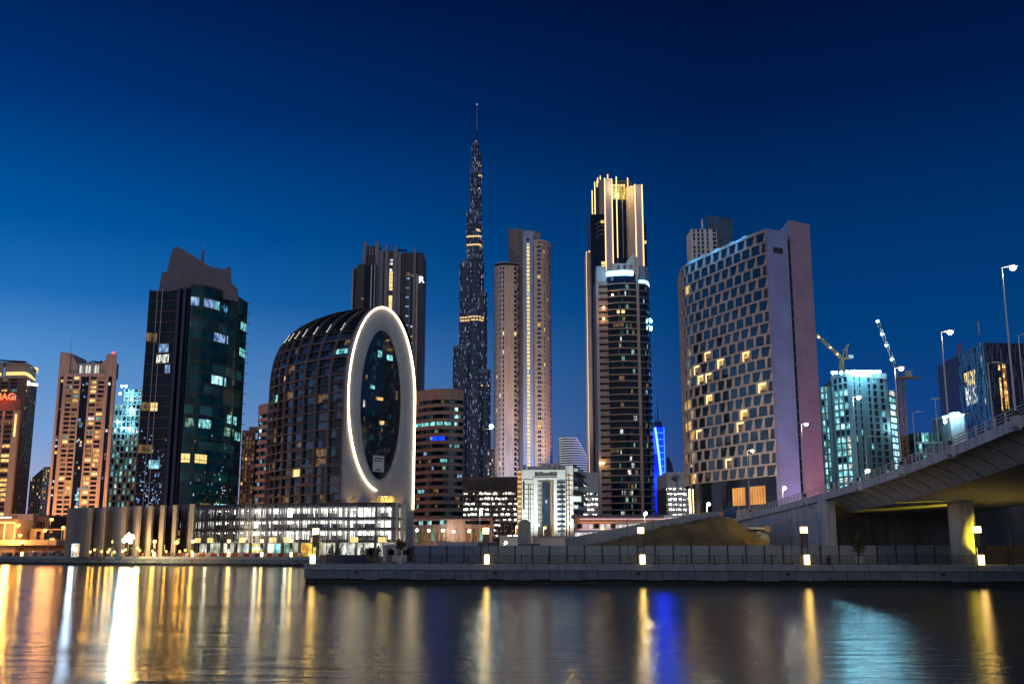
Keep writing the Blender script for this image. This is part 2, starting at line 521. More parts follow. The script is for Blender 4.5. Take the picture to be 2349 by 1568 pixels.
glow = skyramp([(0.0, (0.32, 0.30, 0.32)), (0.08, (0.34, 0.35, 0.41)), (0.22, (0.22, 0.30, 0.43)), (0.45, (0.07, 0.15, 0.30)), (1.0, (0.005, 0.02, 0.07))])
mr = nt.nodes.new("ShaderNodeMapRange")
mr.inputs["From Min"].default_value = -0.50; mr.inputs["From Max"].default_value = 0.18
nt.links.new(sx.outputs["X"], mr.inputs["Value"])
mx = nt.nodes.new("ShaderNodeMix"); mx.data_type = 'RGBA'
nt.links.new(mr.outputs[0], mx.inputs[0]); nt.links.new(left, mx.inputs[6]); nt.links.new(right, mx.inputs[7])
mr2 = nt.nodes.new("ShaderNodeMapRange"); mr2.interpolation_type = 'SMOOTHSTEP'
mr2.inputs["From Min"].default_value = 0.35; mr2.inputs["From Max"].default_value = -0.45
nt.links.new(sx.outputs["Y"], mr2.inputs["Value"])
mx2 = nt.nodes.new("ShaderNodeMix"); mx2.data_type = 'RGBA'
nt.links.new(mr2.outputs[0], mx2.inputs[0]); nt.links.new(mx.outputs[2], mx2.inputs[6]); nt.links.new(glow, mx2.inputs[7])
nt.links.new(mx2.outputs[2], bg.inputs["Color"])
bg.inputs["Strength"].default_value = 1.0

sun = bpy.data.lights.new("sun", 'SUN')
sun.energy = 0.22; sun.angle = radians(16); sun.color = (1.0, 0.70, 0.60)
so = bpy.data.objects.new("sun", sun); COL.objects.link(so)
so.rotation_euler = Vector((0.35, 0.9, -0.64)).to_track_quat('-Z', 'Y').to_euler()

scene.view_settings.view_transform = 'Standard'
scene.view_settings.look = 'None'
scene.view_settings.exposure = 0
scene.view_settings.gamma = 1
scene.cycles.use_denoising = True
scene.cycles.sample_clamp_indirect = 8
scene.cycles.max_bounces = 5
scene.cycles.diffuse_bounces = 2
scene.cycles.glossy_bounces = 3
# ---------------------------------------------------------------- water, land, quays
m, nt, b = _new('water')
b.inputs["Base Color"].default_value = (0.0, 0.016, 0.024, 1)
b.inputs["IOR"].default_value = 1.333
b.inputs["Specular IOR Level"].default_value = 0.27
b.inputs["Roughness"].default_value = 0.2
v = _coords(nt, (0.55, 1.6, 1))
n1 = nt.nodes.new("ShaderNodeTexNoise"); n1.inputs["Scale"].default_value = 1.5; n1.inputs["Detail"].default_value = 9
n1.inputs["Roughness"].default_value = 0.6
nt.links.new(v, n1.inputs["Vector"])
v2 = _coords(nt, (0.035, 0.09, 1))
n2 = nt.nodes.new("ShaderNodeTexNoise"); n2.inputs["Scale"].default_value = 1.0; n2.inputs["Detail"].default_value = 3
nt.links.new(v2, n2.inputs["Vector"])
r2 = nt.nodes.new("ShaderNodeMapRange")
r2.inputs["From Min"].default_value = 0.4; r2.inputs["From Max"].default_value = 0.65
r2.inputs["To Min"].default_value = 0.07; r2.inputs["To Max"].default_value = 0.13
nt.links.new(n2.outputs["Fac"], r2.inputs["Value"]); nt.links.new(r2.outputs[0], b.inputs["Roughness"])
bp = nt.nodes.new("ShaderNodeBump"); bp.inputs["Strength"].default_value = 0.62; bp.inputs["Distance"].default_value = 0.05
nt.links.new(n1.outputs["Fac"], bp.inputs["Height"])
v3 = _coords(nt, (0.22, 0.85, 1))
n3 = nt.nodes.new("ShaderNodeTexNoise"); n3.inputs["Scale"].default_value = 1.0; n3.inputs["Detail"].default_value = 3; n3.inputs["Distortion"].default_value = 0.4
nt.links.new(v3, n3.inputs["Vector"])
bp3 = nt.nodes.new("ShaderNodeBump"); bp3.inputs["Strength"].default_value = 0.6; bp3.inputs["Distance"].default_value = 0.11
nt.links.new(n3.outputs["Fac"], bp3.inputs["Height"]); nt.links.new(bp3.outputs["Normal"], bp.inputs["Normal"])
nt.links.new(bp.outputs["Normal"], b.inputs["Normal"])

mb = MB(); mb.add([(-3000, -60, 0), (3000, -60, 0), (3000, 500, 0), (-3000, 500, 0)], [(0, 1, 2, 3)], 'water')
mb.build('water', kind='structure')

C0 = (-26.0, 133.0)
def qy(X): return 133.0 - 12.0 / 84.3 * (X + 26.0)          # near quay line
def ly(X): return 318.0 - 0.4878 * (X + 152.0)              # far left quay line
mb = MB()
poly = [(-26.6, 133.7), (170, qy(170) + .6), (3000, qy(170)), (9000, 200), (9000, 9000), (-9000, 9000), (-9000, 460), (-420, ly(-420) + .6), (-26.6, ly(-26.6) + .6)]
mb.add([(x, y, G) for x, y in poly], [tuple(range(len(poly)))], 'land')
mb.build('ground', kind='structure')
mb = MB()
P1 = [(-25.9, 133.9), (165, qy(165) + .8), (165, qy(165) + 13), (-25.9, 146)]
mb.add([(x, y, G + .045) for x, y in P1], [(0, 1, 2, 3)], 'paving')
P2 = [(-400, ly(-400) + .8), (-27, ly(-27) + .8), (-27, ly(-27) + 9), (-400, ly(-400) + 9)]
mb.add([(x, y, G + .045) for x, y in P2], [(0, 1, 2, 3)], 'paving')
mb.build('promenade', kind='structure')
mb = MB()
P3 = [(-400, ly(-400) + 9), (-27, ly(-27) + 9), (-27, ly(-27) + 19), (-400, ly(-400) + 19)]
mb.add([(x, y, G + .05) for x, y in P3], [(0, 1, 2, 3)], 'asphalt')
mb.build('road', kind='structure')
mb = MB(); mb.box(-200, 200, -200, -2.5, -1, 2.3, 'paving')
mb.build('near_bank', kind='structure')

def quay(label, pts, group):
    sf = Surf(pts)
    root = thing('quay_wall', label, 'quay wall', (pts[0][0], pts[0][1], 0), group)
    mb = MB(); mb.cell(sf, 0, sf.L, 1.62, G + .06, -1.2, 0.10, 'quay_cap', 1)
    k = int(sf.L / 4)
    for i in range(k):      # joints of the coping stones
        mb.cell(sf, (i + 1) * 4 - .03, (i + 1) * 4 + .03, 1.64, G + .066, 0.08, 0.106, 'wet_shade_stone')
    mb.build('coping', root)
    mb = MB(); st = 1.93; k = int(sf.L / st)
    for i in range(k):
        dz = RND.uniform(-.12, .05) if i % 3 else 0
        mb.cell(sf, i * st + .03, (i + 1) * st - .03, .55 + dz, 1.56, -.6, RND.uniform(-.03, .02), 'quay_stone')
    mb.build('facing_blocks', root)
    mb = MB(); mb.cell(sf, 0, sf.L, -3, 1.6, -1.3, -.62, 'wet_shade_stone'); mb.build('wall_core', root)  # recessed wet zone; its shade is put into the colour too
    mb = MB()
    for i in range(3, k, 9):
        t = i * st + 1
        mb.cell(sf, t - .22, t + .22, 1.15, 1.45, .0, .12, 'black_metal')
    mb.build('fenders', root)
    return root
quay('pale stone quay wall of the near promenade with dark waterline', [(-26, 133), (170, qy(170))], None)
quay('short end wall of the near promenade facing the left basin', [(-26, 262), (-26, 133.2)], None)
quay('long far stone quay wall below the cars and car park on the left', [(-420, ly(-420)), (-26.5, ly(-26.5))], None)

# ---------------------------------------------------------------- plants
def leafmesh(mb, blobs, n, size, mats=('leaf', 'leaf', 'leaf_light')):
    for i in range(n):
        c, r, q = RND.choice(blobs)
        while True:
            d = Vector((RND.uniform(-1, 1), RND.uniform(-1, 1), RND.uniform(-1, 1)))
            if 0.2 < d.length < 1: break
        p = Vector((c[0] + d.x * r, c[1] + d.y * r, c[2] + d.z * r * q))
        a = Vector((RND.gauss(0, 1), RND.gauss(0, 1), RND.gauss(0, 1))).normalized()
        bb = a.cross(Vector((RND.gauss(0, 1), RND.gauss(0, 1), 1))).normalized()
        s_ = size * RND.uniform(.6, 1.3)
        mb.add([tuple(p - a * s_), tuple(p + bb * s_ * .5), tuple(p + a * s_), tuple(p - bb * s_ * .5)], [(0, 1, 2, 3)], RND.choice(mats))
def tree(x, y, h, r, label, kind='round', name='tree', group=None, z=G, pot=False, leafn=380, mats=('leaf', 'leaf', 'leaf_light')):
    root = thing(name, label, 'tree', (x, y, z), group)
    z0 = z
    if pot:
        mb = MB()
        mb.cyl(x, y, z + .03, z + .12, .38, 'pot', 14)
        mb.cyl(x, y, z + .12, z + .85, .36, 'pot', 14, .55)
        mb.cyl(x, y, z + .85, z + .97, .62, 'pot', 14)
        for k in range(14):
            a = 2 * pi * k / 14
            mb.tube([(x + .38 * cos(a), y + .38 * sin(a), z + .12), (x + .56 * cos(a), y + .56 * sin(a), z + .85)], .035, 'pot', 4)
        mb.build('pot', root)
        z0 = z + .9
    mb = MB()
    top = z + h
    mb.tube([(x, y, z0 - .1), (x + .05, y, z0 + (top - z0) * .35), (x - .03, y, z0 + (top - z0) * .7)], .09 * h / 4, 'bark', 6, .03 * h / 4)
    for k in range(5):
        a = k * 1.3
        mb.tube([(x, y, z0 + (top - z0) * .35), (x + r * .6 * cos(a), y + r * .6 * sin(a), z0 + (top - z0) * .62)], .04 * h / 4, 'bark', 5, .015)
    mb.build('trunk', root)
    mb = MB()
    if kind == 'cone':
        bl = []
        for k in range(9):
            f = k / 8
            bl.append(((x + RND.uniform(-.1, .1), y + RND.uniform(-.1, .1), z0 + (top - z0) * (.28 + .68 * f)), r * (1.0 - .82 * f), .8))
        bl = bl[:3] * 3 + bl[3:6] * 2 + bl[6:]
    elif kind == 'palm':
        bl = None
        for k in range(16):
            a = k * 2 * pi / 16 + RND.uniform(-.2, .2); e = RND.uniform(-.2, .9)
            pts = []
            for j in range(7):
                f = j / 6
                pts.append(Vector((x + r * f * cos(a), y + r * f * sin(a), top + r * (e * f - 1.1 * f * f))))
            for j in range(6):
                p, q = pts[j], pts[j + 1]
                sd = (q - p).cross(Vector((0, 0, 1))).normalized() * r * .13 * (1 - .6 * j / 6)
                mb.add([tuple(p), tuple(p + sd - Vector((0, 0, .12 * r))), tuple(q + sd - Vector((0, 0, .15 * r))), tuple(q)], [(0, 1, 2, 3)], 'leaf')
                mb.add([tuple(p), tuple(p - sd - Vector((0, 0, .12 * r))), tuple(q - sd - Vector((0, 0, .15 * r))), tuple(q)], [(3, 2, 1, 0)], 'leaf')
    else:
        bl = [((x + RND.uniform(-.6, .6) * r, y + RND.uniform(-.6, .6) * r, top - r * .9 + RND.uniform(-.5, .6) * r), r * RND.uniform(.35, .6), .85) for _ in range(9)]
    if bl: leafmesh(mb, bl, leafn, .11 * sqrt(r) + .02 * r, mats)
    mb.build('crown', root)
    return root

# ---------------------------------------------------------------- near promenade: railing, hoarding, lanterns, poles
NQ = Surf([(-26, 133), (170, qy(170))])
def nt_at(x, y=1293):   # arclength on the near quay line under picture column x
    a = (x - CX) / FPX / _d(y)[0]
    X = a * (133 - 12 / 84.3 * 26) / (1 + a * 12 / 84.3)
    return (X + 26) / NQ.pts[1].x * 1.0 * 0 + sqrt((X + 26) ** 2 + (qy(X) - 133) ** 2)
def railing(label, sf, t0, t1, off, z, h, step, mat='black_metal', bar=.14, rb=.018, name='quay_railing'):
    p0 = sf.p(t0, off, z)
    root = thing(name, label, 'railing', p0)
    n = max(1, int((t1 - t0) / step))
    proto = None
    for i in range(n + 1):
        t = t0 + (t1 - t0) * i / n
        p = sf.p(t, off, z)
        if proto is None:
            mb = MB(); mb.box(p[0] - .06, p[0] + .06, p[1] - .06, p[1] + .06, z, z + h + .06, mat); mb.box(p[0] - .1, p[0] + .1, p[1] - .1, p[1] + .1, z, z + .04, mat)
            proto = mb.build('post', root)
        else:
            c = proto.copy(); COL.objects.link(c); c.parent = root
            c.location = (p[0] - p0[0], p[1] - p0[1], 0)
    mb = MB()
    mb.cell(sf, t0, t1, z + h - .05, z + h, off - .03, off + .03, mat)
    mb.cell(sf, t0, t1, z + .1, z + .14, off - .02, off + .02, mat)
    mb.build('rail', root)
    mb = MB()
    k = int((t1 - t0) / bar)
    for i in range(k):
        t = t0 + (i + .5) * bar
        mb.cell(sf, t - rb, t + rb, z + .14, z + h - .05, off - rb, off + rb, mat)
    mb.build('infill_bars', root)
    return root
railing('long black bar railing along the near promenade edge', NQ, nt_at(948), nt_at(2349) + 12, -1.2, G + .05, 1.12, 3.2)
sfs = Surf([(xat(722, 1290, 134) + 1.5, 134.3), (xat(835, 1290, 134.5), 134.6)])
railing('short black railing at the promenade corner by the dark hoarding', sfs, 0, sfs.L, 0, G + .05, 1.12, 2.2)

# panel hoarding behind the railing
def hoard(label, sf, t0, t1, off, z, h, step, mats, bars=True, post='black_metal', name='site_hoarding'):
    p0 = sf.p(t0, off, z); root = thing(name, label, 'hoarding', p0)
    n = max(1, int((t1 - t0) / step)); proto = None
    for i in range(n):
        mb = MB(); a = t0 + (t1 - t0) * i / n; b_ = t0 + (t1 - t0) * (i + 1) / n
        mt = mats[i % len(mats)] if isinstance(mats, list) else mats(i / n)
        mb.cell(sf, a + .05, b_ - .05, z + .08, z + h, off - .04, off, mt)
        if bars:
            k = int((b_ - a) / .3)
            for j in range(1, k):
                t = a + (b_ - a) * j / k
                mb.cell(sf, t - .02, t + .02, z + .1, z + h - .02, off, off + .035, mt)
        mb.build('panel', root)
    for i in range(n + 1):
        t = t0 + (t1 - t0) * i / n; p = sf.p(t, off, z)
        if proto is None:
            mb = MB(); mb.box(p[0] - .07, p[0] + .07, p[1] - .13, p[1] - .0, z, z + h + .05, post); proto = mb.build('post', root)
        else:
            c = proto.copy(); COL.objects.link(c); c.parent = root; c.location = (p[0] - p0[0], p[1] - p0[1], 0)
    return root
HS = Surf([(xat(948, 1288, 147), 147.0), (xat(2190, 1288, 136), 136.0)])
hoard('grey sheet hoarding with dark posts behind the promenade railing', HS, 0, HS.L, 0, G, 2.35, 2.32,
      lambda f: 'hoarding_blue' if f < .12 or f > .86 else 'hoarding')
HS2 = Surf([(xat(2262, 1288, 134), 134.0), (xat(2420, 1288, 133), 133.0)])
hoard('dark timber fence under the bridge beside the pier', HS2, 0, HS2.L, 0, G, 2.3, 2.4, ['podium_brown'])
HS3 = Surf([(xat(735, 1288, 137), 137.0), (xat(838, 1288, 137), 137.0)])
hoard('low dark blue hoarding at the promenade corner near the car park', HS3, 0, HS3.L, 0, G, 1.15, 3.2, ['navy_panel'], bars=False)

PX_ = xat(2214, 1294, 130.5)
def lantern(x, y, z, label, power=55, sc=1.0, mirror=1):
    root = thing('lantern_post', label, 'lantern', (x, y, z), 'lantern posts along the quays')
    w_ = .34 * sc
    mb = MB()
    for s_ in (-1, 1):
        mb.box(x + s_ * w_ - .05, x + s_ * w_ + .05, y - .05, y + .05, z, z + 4.3 * sc, 'black_metal')
    mb.box(x - w_ + .051, x + w_ - .051, y - .04, y + .04, z + 2.0 * sc, z + 2.06 * sc, 'black_metal')
    mb.build('frame', root)
    mb = MB(); mb.box(x - w_ + .06, x + w_ - .06, y - .02, y + .03, z + 2.1 * sc, z + 3.55 * sc, 'black_metal'); 
    for k in range(5):
        xx = x - w_ + .1 + k * (2 * w_ - .2) / 4
        mb.box(xx - .012, xx + .012, y - .05, y - .02, z + 2.1 * sc, z + 3.55 * sc, 'steel')
    mb.build('screen', root)
    mb = MB()
    mb.box(x - w_ - .07, x + w_ + .07, y - .32, y + .32, z + 4.40 * sc, z + 4.5 * sc, 'black_metal')
    mb.box(x - w_ - .05, x + w_ + .05, y - .3, y + .3, z + 3.6 * sc, z + 3.68 * sc, 'black_metal')
    hd = mb.build('lantern_head', root)
    mb = MB(); mb.box(x - w_ - .02, x + w_ + .02, y - .27, y + .27, z + 3.69 * sc, z + 4.39 * sc, 'lamp_lantern'); mb.build('lantern_glass', hd)
    mb = MB(); xx = x + .12 * mirror
    mb.box(xx - .28 * sc, xx + .28 * sc, y - .42, y - .06, z + .06, z + 1.15 * sc, 'lamp_lantern'); mb.build('glowing_base', root)
    if power:
        point((xx, y - 1.0, z + .7), (1.0, .55, .10), power, .25, root)
        point((x, y - .7, z + 4.0 * sc), (1.0, .6, .15), power * .8, .3, root)
    return root
def near_pt(x, y=1292, back=.75):
    t = nt_at(x, y); return NQ.p(t, -back, 0)
for x, lb in ((1112, 'lit lantern post in front of the salmon podium and blue hoarding'), (1471, 'lit lantern post in front of the low end of the dirt mound'),
              (1850, 'lit lantern post in front of the bridge ramp wall'), (2252, 'lit lantern post right beside the round bridge pier')):
    p = near_pt(x); lantern(p[0], p[1], G + .05, lb, 34)
spot((PX_ + 4.4, 126.8, G + .4), (PX_ + 1.0, 130.5, G + 3.6), (1, .74, .02), 9000, 52, .2)
p = (xat(722, 1290, 134), 134.0); lantern(p[0], p[1], G + .05, 'lit lantern post on the near promenade corner before the car park', 34, mirror=-2)

def flagpole(x, yb, Y, ytop, label, arm=.45, name='banner_pole', z=G + .05):
    X = xat(x, yb, Y); zt = zat(ytop, Y)
    root = thing(name, label, 'pole', (X, Y, z), 'thin banner poles flanking the lanterns')
    mb = MB(); mb.tube([(X, Y, z), (X, Y, zt)], .045, 'black_metal', 6); mb.box(X - .12, X + .12, Y - .12, Y + .12, z, z + .25, 'black_metal'); mb.build('pole', root)
    mb = MB(); mb.tube([(X, Y, zt - .03), (X + arm, Y, zt - .03)], .025, 'black_metal', 5); mb.tube([(X, Y, zt - 4.2), (X + arm, Y, zt - 4.2)], .02, 'black_metal', 5); mb.build('arm', root)
for x, s_, lb in ((1085, 1, 'thin dark banner pole on the left side of the lantern by the salmon podium'), (1142, -1, 'thin dark banner pole on the right side of the lantern by the salmon podium'),
                  (1441, 1, 'thin dark banner pole on the left side of the lantern before the mound'), (1503, -1, 'thin dark banner pole on the right side of the lantern before the mound'),
                  (1818, 1, 'thin dark banner pole on the left side of the lantern before the ramp wall'), (1885, -1, 'thin dark banner pole on the right side of the lantern before the ramp wall'),
                  (2243, 1, 'thin dark banner pole standing in front of the bridge pier'), (2322, -1, 'thin dark banner pole in the shade beyond the bridge pier')):
    q = near_pt(x); flagpole(x, 1293, q[1], 1190, lb, .5 * s_)
flagpole(748, 1290, 134.2, 1168, 'thin dark banner pole just right of the corner lantern', .4)
flagpole(795, 1290, 134.4, 1172, 'thin dark banner pole rising over the dark blue hoarding', -.4)

# bin and potted trees
q = near_pt(1912, 1292, 3.5)
root = thing('litter_bin', 'small dark litter bin right of the lantern before the ramp wall', 'litter bin', (q[0], q[1], G + .05))
mb = MB(); mb.cyl(q[0], q[1], G + .05, G + .85, .27, 'black_metal', 14, .3); mb.build('body', root)
mb = MB(); mb.cyl(q[0], q[1], G + .86, G + .98, .33, 'steel', 14, .1); mb.build('lid', root)
tree(xat(1972, 1290, 131), 131, 4.0, .95, 'conical potted tree behind the railing under the bridge edge', 'cone', 'potted_tree', z=G + .05, pot=True, leafn=900, mats=('leaf',))
tree(xat(918, 1287, 141), 141, 3.3, .85, 'taller rounded tree in a white ribbed pot left of the hoarding', 'round', 'potted_tree', pot=True, leafn=700, mats=('leaf',))
tree(xat(867, 1287, 146), 146, 2.3, .6, 'small conical tree in a white pot beside the site cabin', 'cone', 'potted_tree', pot=True, leafn=500, mats=('leaf',))
tree(xat(832, 1288, 150), 150, 2.9, .6, 'slim dark conifer just right of the dark blue hoarding', 'cone', 'conifer', leafn=500, mats=('leaf',))
tree(xat(760, 1288, 150), 150, 2.5, .8, 'broad dark conifer behind the dark blue hoarding', 'cone', 'conifer', leafn=600, mats=('leaf',))
tree(xat(776, 1288, 151), 151, 2.8, .7, 'narrow dark conifer beside the broad one behind the hoarding', 'cone', 'conifer', leafn=500, mats=('leaf',))
# site cabins
def cabin(x0, x1, Y, ybt, h, label, wall, door, gable=False):
    X0, X1 = xat(x0, 1285, Y), xat(x1, 1285, Y)
    root = thing('site_cabin', label, 'cabin', (X0, Y, G))
    mb = MB(); mb.box(X0, X1, Y, Y + 2.6, G + .15, G + h, wall)
    for k in range(int((X1 - X0) / .35)):
        mb.box(X0 + .1 + k * .35, X0 + .18 + k * .35, Y - .03, Y - .002, G + .2, G + h - .08, wall)
    mb.build('wall', root)
    mb = MB()
    if gable:
        mb.prism([(X0 - .1, Y - .1), ((X0 + X1) / 2, Y - .1), (X1 + .1, Y - .1), (X1 + .1, Y + 2.7), ((X0 + X1) / 2, Y + 2.7), (X0 - .1, Y + 2.7)], G + h + .003, [G + h + .05, G + h + .35, G + h + .05] * 2, 'steel')
    else: mb.box(X0 - .06, X1 + .06, Y - .06, Y + 2.66, G + h + .003, G + h + .12, 'steel')
    mb.build('roof', root)
    mb = MB(); mb.box(X0 + .5, X0 + 1.3, Y - .06, Y - .033, G + .2, G + 2.1, door); mb.build('door', root)
    mb = MB(); mb.box(X1 - 1.3, X1 - .5, Y - .06, Y - .033, G + 1.1, G + 1.8, 'glass_dark'); mb.build('window', root)
cabin(837, 862, 143, 0, 1.9, 'dark red site cabin behind the promenade corner', 'brown_wall', 'black_metal')
cabin(878, 912, 150, 0, 2.3, 'pale grey site cabin with low gabled roof left of the big potted tree', 'pale_concrete', 'brown_wall', True)
cabin(925, 946, 149, 0, 2.0, 'small brown cabin between the potted tree and the hoarding', 'beige', 'black_metal')
# pallets and planks on the promenade
mb = MB()
X0 = xat(835, 1288, 138); 
for k in range(5):
    for j in range(4):
        mb.box(X0 + j * .55, X0 + j * .55 + .4, 138 + .02 * k, 139, G + .1 + k * .16, G + .17 + k * .16, 'timber')
for k in range(4): mb.box(X0 + .02, X0 + 1.9, 138.1, 138.9, G + .172 + k * .16, G + .25 + k * .16, 'timber')
tag(mb.build('pallet_stack'), 'low stack of pale wooden pallets on the promenade corner', 'pallets')

# low blue containers behind the hoarding
def container(x0, x1, y0, Y, h, label, mat):
    X0, X1 = xat(x0, 1260, Y), xat(x1, 1260, Y); zt = zat(y0, Y)
    root = thing('shipping_container', label, 'container', (X0, Y, G))
    mb = MB(); mb.box(X0, X1, Y, Y + 2.4, G + .1, zt, mat)
    for k in range(int((X1 - X0) / .5)): mb.box(X0 + .1 + k * .5, X0 + .3 + k * .5, Y - .05, Y - .002, G + .2, zt - .15, mat)
    mb.build('body', root)
    mb = MB(); mb.box(X0 - .04, X1 + .04, Y - .06, Y + 2.44, zt + .003, zt + .1, 'steel'); mb.build('roof', root)
container(1096, 1139, 1244, 170, 2.5, 'blue container behind the hoarding below the salmon podium', 'tarp')
container(1188, 1238, 1247, 172, 2.5, 'long blue container in front of the arched shed', 'tarp')
container(1002, 1094, 1244, 180, 2.5, 'pale long site office behind the hoarding left of the blue container', 'pale_concrete')

# ---------------------------------------------------------------- bridge
ZT = [(-120, 16.0), (-40, 17.5), (10, 18.2), (50, 17.6), (70, 16.8), (89, 15.4), (104, 14.15), (117, 13.25), (132, 12.45), (157, 11.65), (189, 10.85), (207, 10.5), (232, 9.6)]
def zt(Y):
    for (a, za), (b_, zb) in zip(ZT, ZT[1:]):
        if a <= Y <= b_: return za + (zb - za) * (Y - a) / (b_ - a)
    return ZT[-1][1]
BX0, BX1 = 44.0, 70.0
spot((41.5, 157, 10.5), (35, 163.5, 5.5), (1, .80, .22), 900, 75, .8)
bridge = thing('road_bridge', 'grey concrete road bridge curving up over the canal at the right', 'bridge', (57, 130, 0))
ys = [-120, -80, -40, -10, 10, 30, 50] + [60 + 4 * i for i in range(23)] + [151.0]
def loft(name, prof, ylist, mat, smooth=False):
    mb = MB(); vs = []; m_ = None
    for Y in ylist:
        pr = prof(Y); m_ = len(pr)
        vs += [(x, Y, z) for x, z in pr]
    fs = [(i * m_ + k, i * m_ + (k + 1) % m_, (i + 1) * m_ + (k + 1) % m_, (i + 1) * m_ + k) for i in range(len(ylist) - 1) for k in range(m_)]
    fs += [tuple(range(m_)), tuple((len(ylist) - 1) * m_ + k for k in range(m_))[::-1]]
    mb.add(vs, fs, mat)
    return mb.build(name, bridge, smooth=smooth)
def girder(Y):
    z = zt(Y) - .95; pr = []
    for k in range(9):
        f = k / 8; pr.append((BX0 + .5 + 3.5 * f, z - 1.7 * (f ** 1.6)))
    pr += [(BX1 - 4, z - 1.7), (BX1 - .5, z), ]
    return pr
loft('box_girder', girder, ys, 'bridge_concrete')
ys2 = ys + [160, 170, 180, 189, 198, 207, 220, 232]
loft('edge_beam', lambda Y: [(BX0, zt(Y)), (BX0, zt(Y) - .98), (BX0 + .5, zt(Y) - 1.02), (BX0 + .5, zt(Y) + .0)], ys2, 'bridge_concrete')
loft('far_edge_beam', lambda Y: [(BX1 - .5, zt(Y)), (BX1 - .5, zt(Y) - .98), (BX1, zt(Y) - .98), (BX1, zt(Y))], ys2, 'bridge_concrete')
loft('deck', lambda Y: [(BX0 + .502, zt(Y) - .35), (BX0 + .502, zt(Y) - .94), (BX1 - .502, zt(Y) - .94), (BX1 - .502, zt(Y) - .35)], ys2, 'asphalt')
# shallow ribs under the cantilever
mb = MB()
for i in range(22):
    Y = 62 + i * 4.05
    for k in range(6):
        f0, f1 = k / 6, (k + 1) / 6
        za, zb = zt(Y) - .955 - 1.7 * f0 ** 1.6, zt(Y) - .955 - 1.7 * f1 ** 1.6
        xa, xb = BX0 + .5 + 3.5 * f0, BX0 + .5 + 3.5 * f1
        mb.add([(xa, Y, za - .04), (xb, Y, zb - .04), (xb, Y + .07, zb - .04), (xa, Y + .07, za - .04), (xa, Y, za + .1), (xb, Y, zb + .1), (xb, Y + .07, zb + .1), (xa, Y + .07, za + .1)],
               [(0, 1, 2, 3), (0, 1, 5, 4), (3, 2, 6, 7)], 'wet_shade_stone')
mb.build('formwork_joints', bridge)
# ramp retaining wall with coursed panels
mb = MB()
RW = Surf([(BX0 + .35, 232), (BX0 + .35, 150.6)])
nn = 40
for i in range(nn):
    t0_, t1_ = RW.L * i / nn, RW.L * (i + 1) / nn
    Ya, Yb = 232 - t0_, 232 - t1_
    z = min(zt(Ya), zt(Yb)) - 1.03
    zz = G; j = 0
    while zz < z - .1:
        z2 = min(zz + .98, z)
        mb.cell(RW, t0_ + .015, t1_ - .015, zz + .01, z2 - .012, -.5, RND.uniform(-.012, .012), 'bridge_concrete')
        zz = z2; j += 1
mb.cell(RW, 0, RW.L, G, 9.2, -1.6, -.51, 'concrete')
mb.build('ramp_wall', bridge)
mb = MB()
mb.box(BX0 - .15, BX0 + 1.3, 147.5, 150.5, G, zt(149) - 1.05, 'bridge_concrete'); mb.build('abutment_column', bridge)
mb = MB()
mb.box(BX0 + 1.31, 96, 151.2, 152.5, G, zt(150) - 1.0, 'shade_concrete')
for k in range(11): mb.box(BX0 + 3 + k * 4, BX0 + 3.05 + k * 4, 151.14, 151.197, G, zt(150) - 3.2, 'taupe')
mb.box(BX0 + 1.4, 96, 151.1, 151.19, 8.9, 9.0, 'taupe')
mb.build('abutment_wall', bridge)
PX, PY = xat(2214, 1294, 130.5), 130.5
mb = MB(); mb.cyl(PX, PY, G, zt(PY) - 2.6, 1.5, 'bridge_concrete', 32); mb.build('pier', bridge, smooth=False)
for k, Y in enumerate((60, -20)):
    mb = MB(); mb.cyl(57, Y, -4, zt(Y) - 2.6, 1.5, 'bridge_concrete', 24); mb.build('pier', bridge)
for o in list(bridge.children):
    if o.name.startswith('pier'):
        for pgn in o.data.polygons:
            if len(pgn.vertices) == 4: pgn.use_smooth = True
# the solid ground behind the abutment, carrying the approach road
mb = MB(); mb.prism([(BX0 + 1, 152.6), (BX1, 152.6), (BX1, 232), (BX0 + 1, 232)], G, 9.0, 'land'); tag(mb.build('embankment'), kind='structure')

BR = Surf([(BX0 + .25, 232), (BX0 + .25, 30)])
root = thing('bridge_railing', 'white three-bar railing along the near edge of the bridge', 'railing', (BX0 + .25, 130, 13))
proto = None
for i in range(82):
    Y = 226 - i * 2.05
    z = zt(Y)
    if proto is None:
        mb = MB(); mb.box(BX0 + .19, BX0 + .31, Y - .06, Y + .06, z, z + 1.02, 'pale_steel'); proto = mb.build('post', root); Y0, z0_ = Y, z
    else:
        c = proto.copy(); COL.objects.link(c); c.parent = root; c.location = (0, Y - Y0, z - z0_)
for h in (.38, .68, 1.0):
    mb = MB()
    mb.tube([(BX0 + .25, Y, zt(Y) + h) for Y in ys2 if Y >= 30 and Y < 227], .045, 'pale_steel', 6)
    mb.build('rail', root)

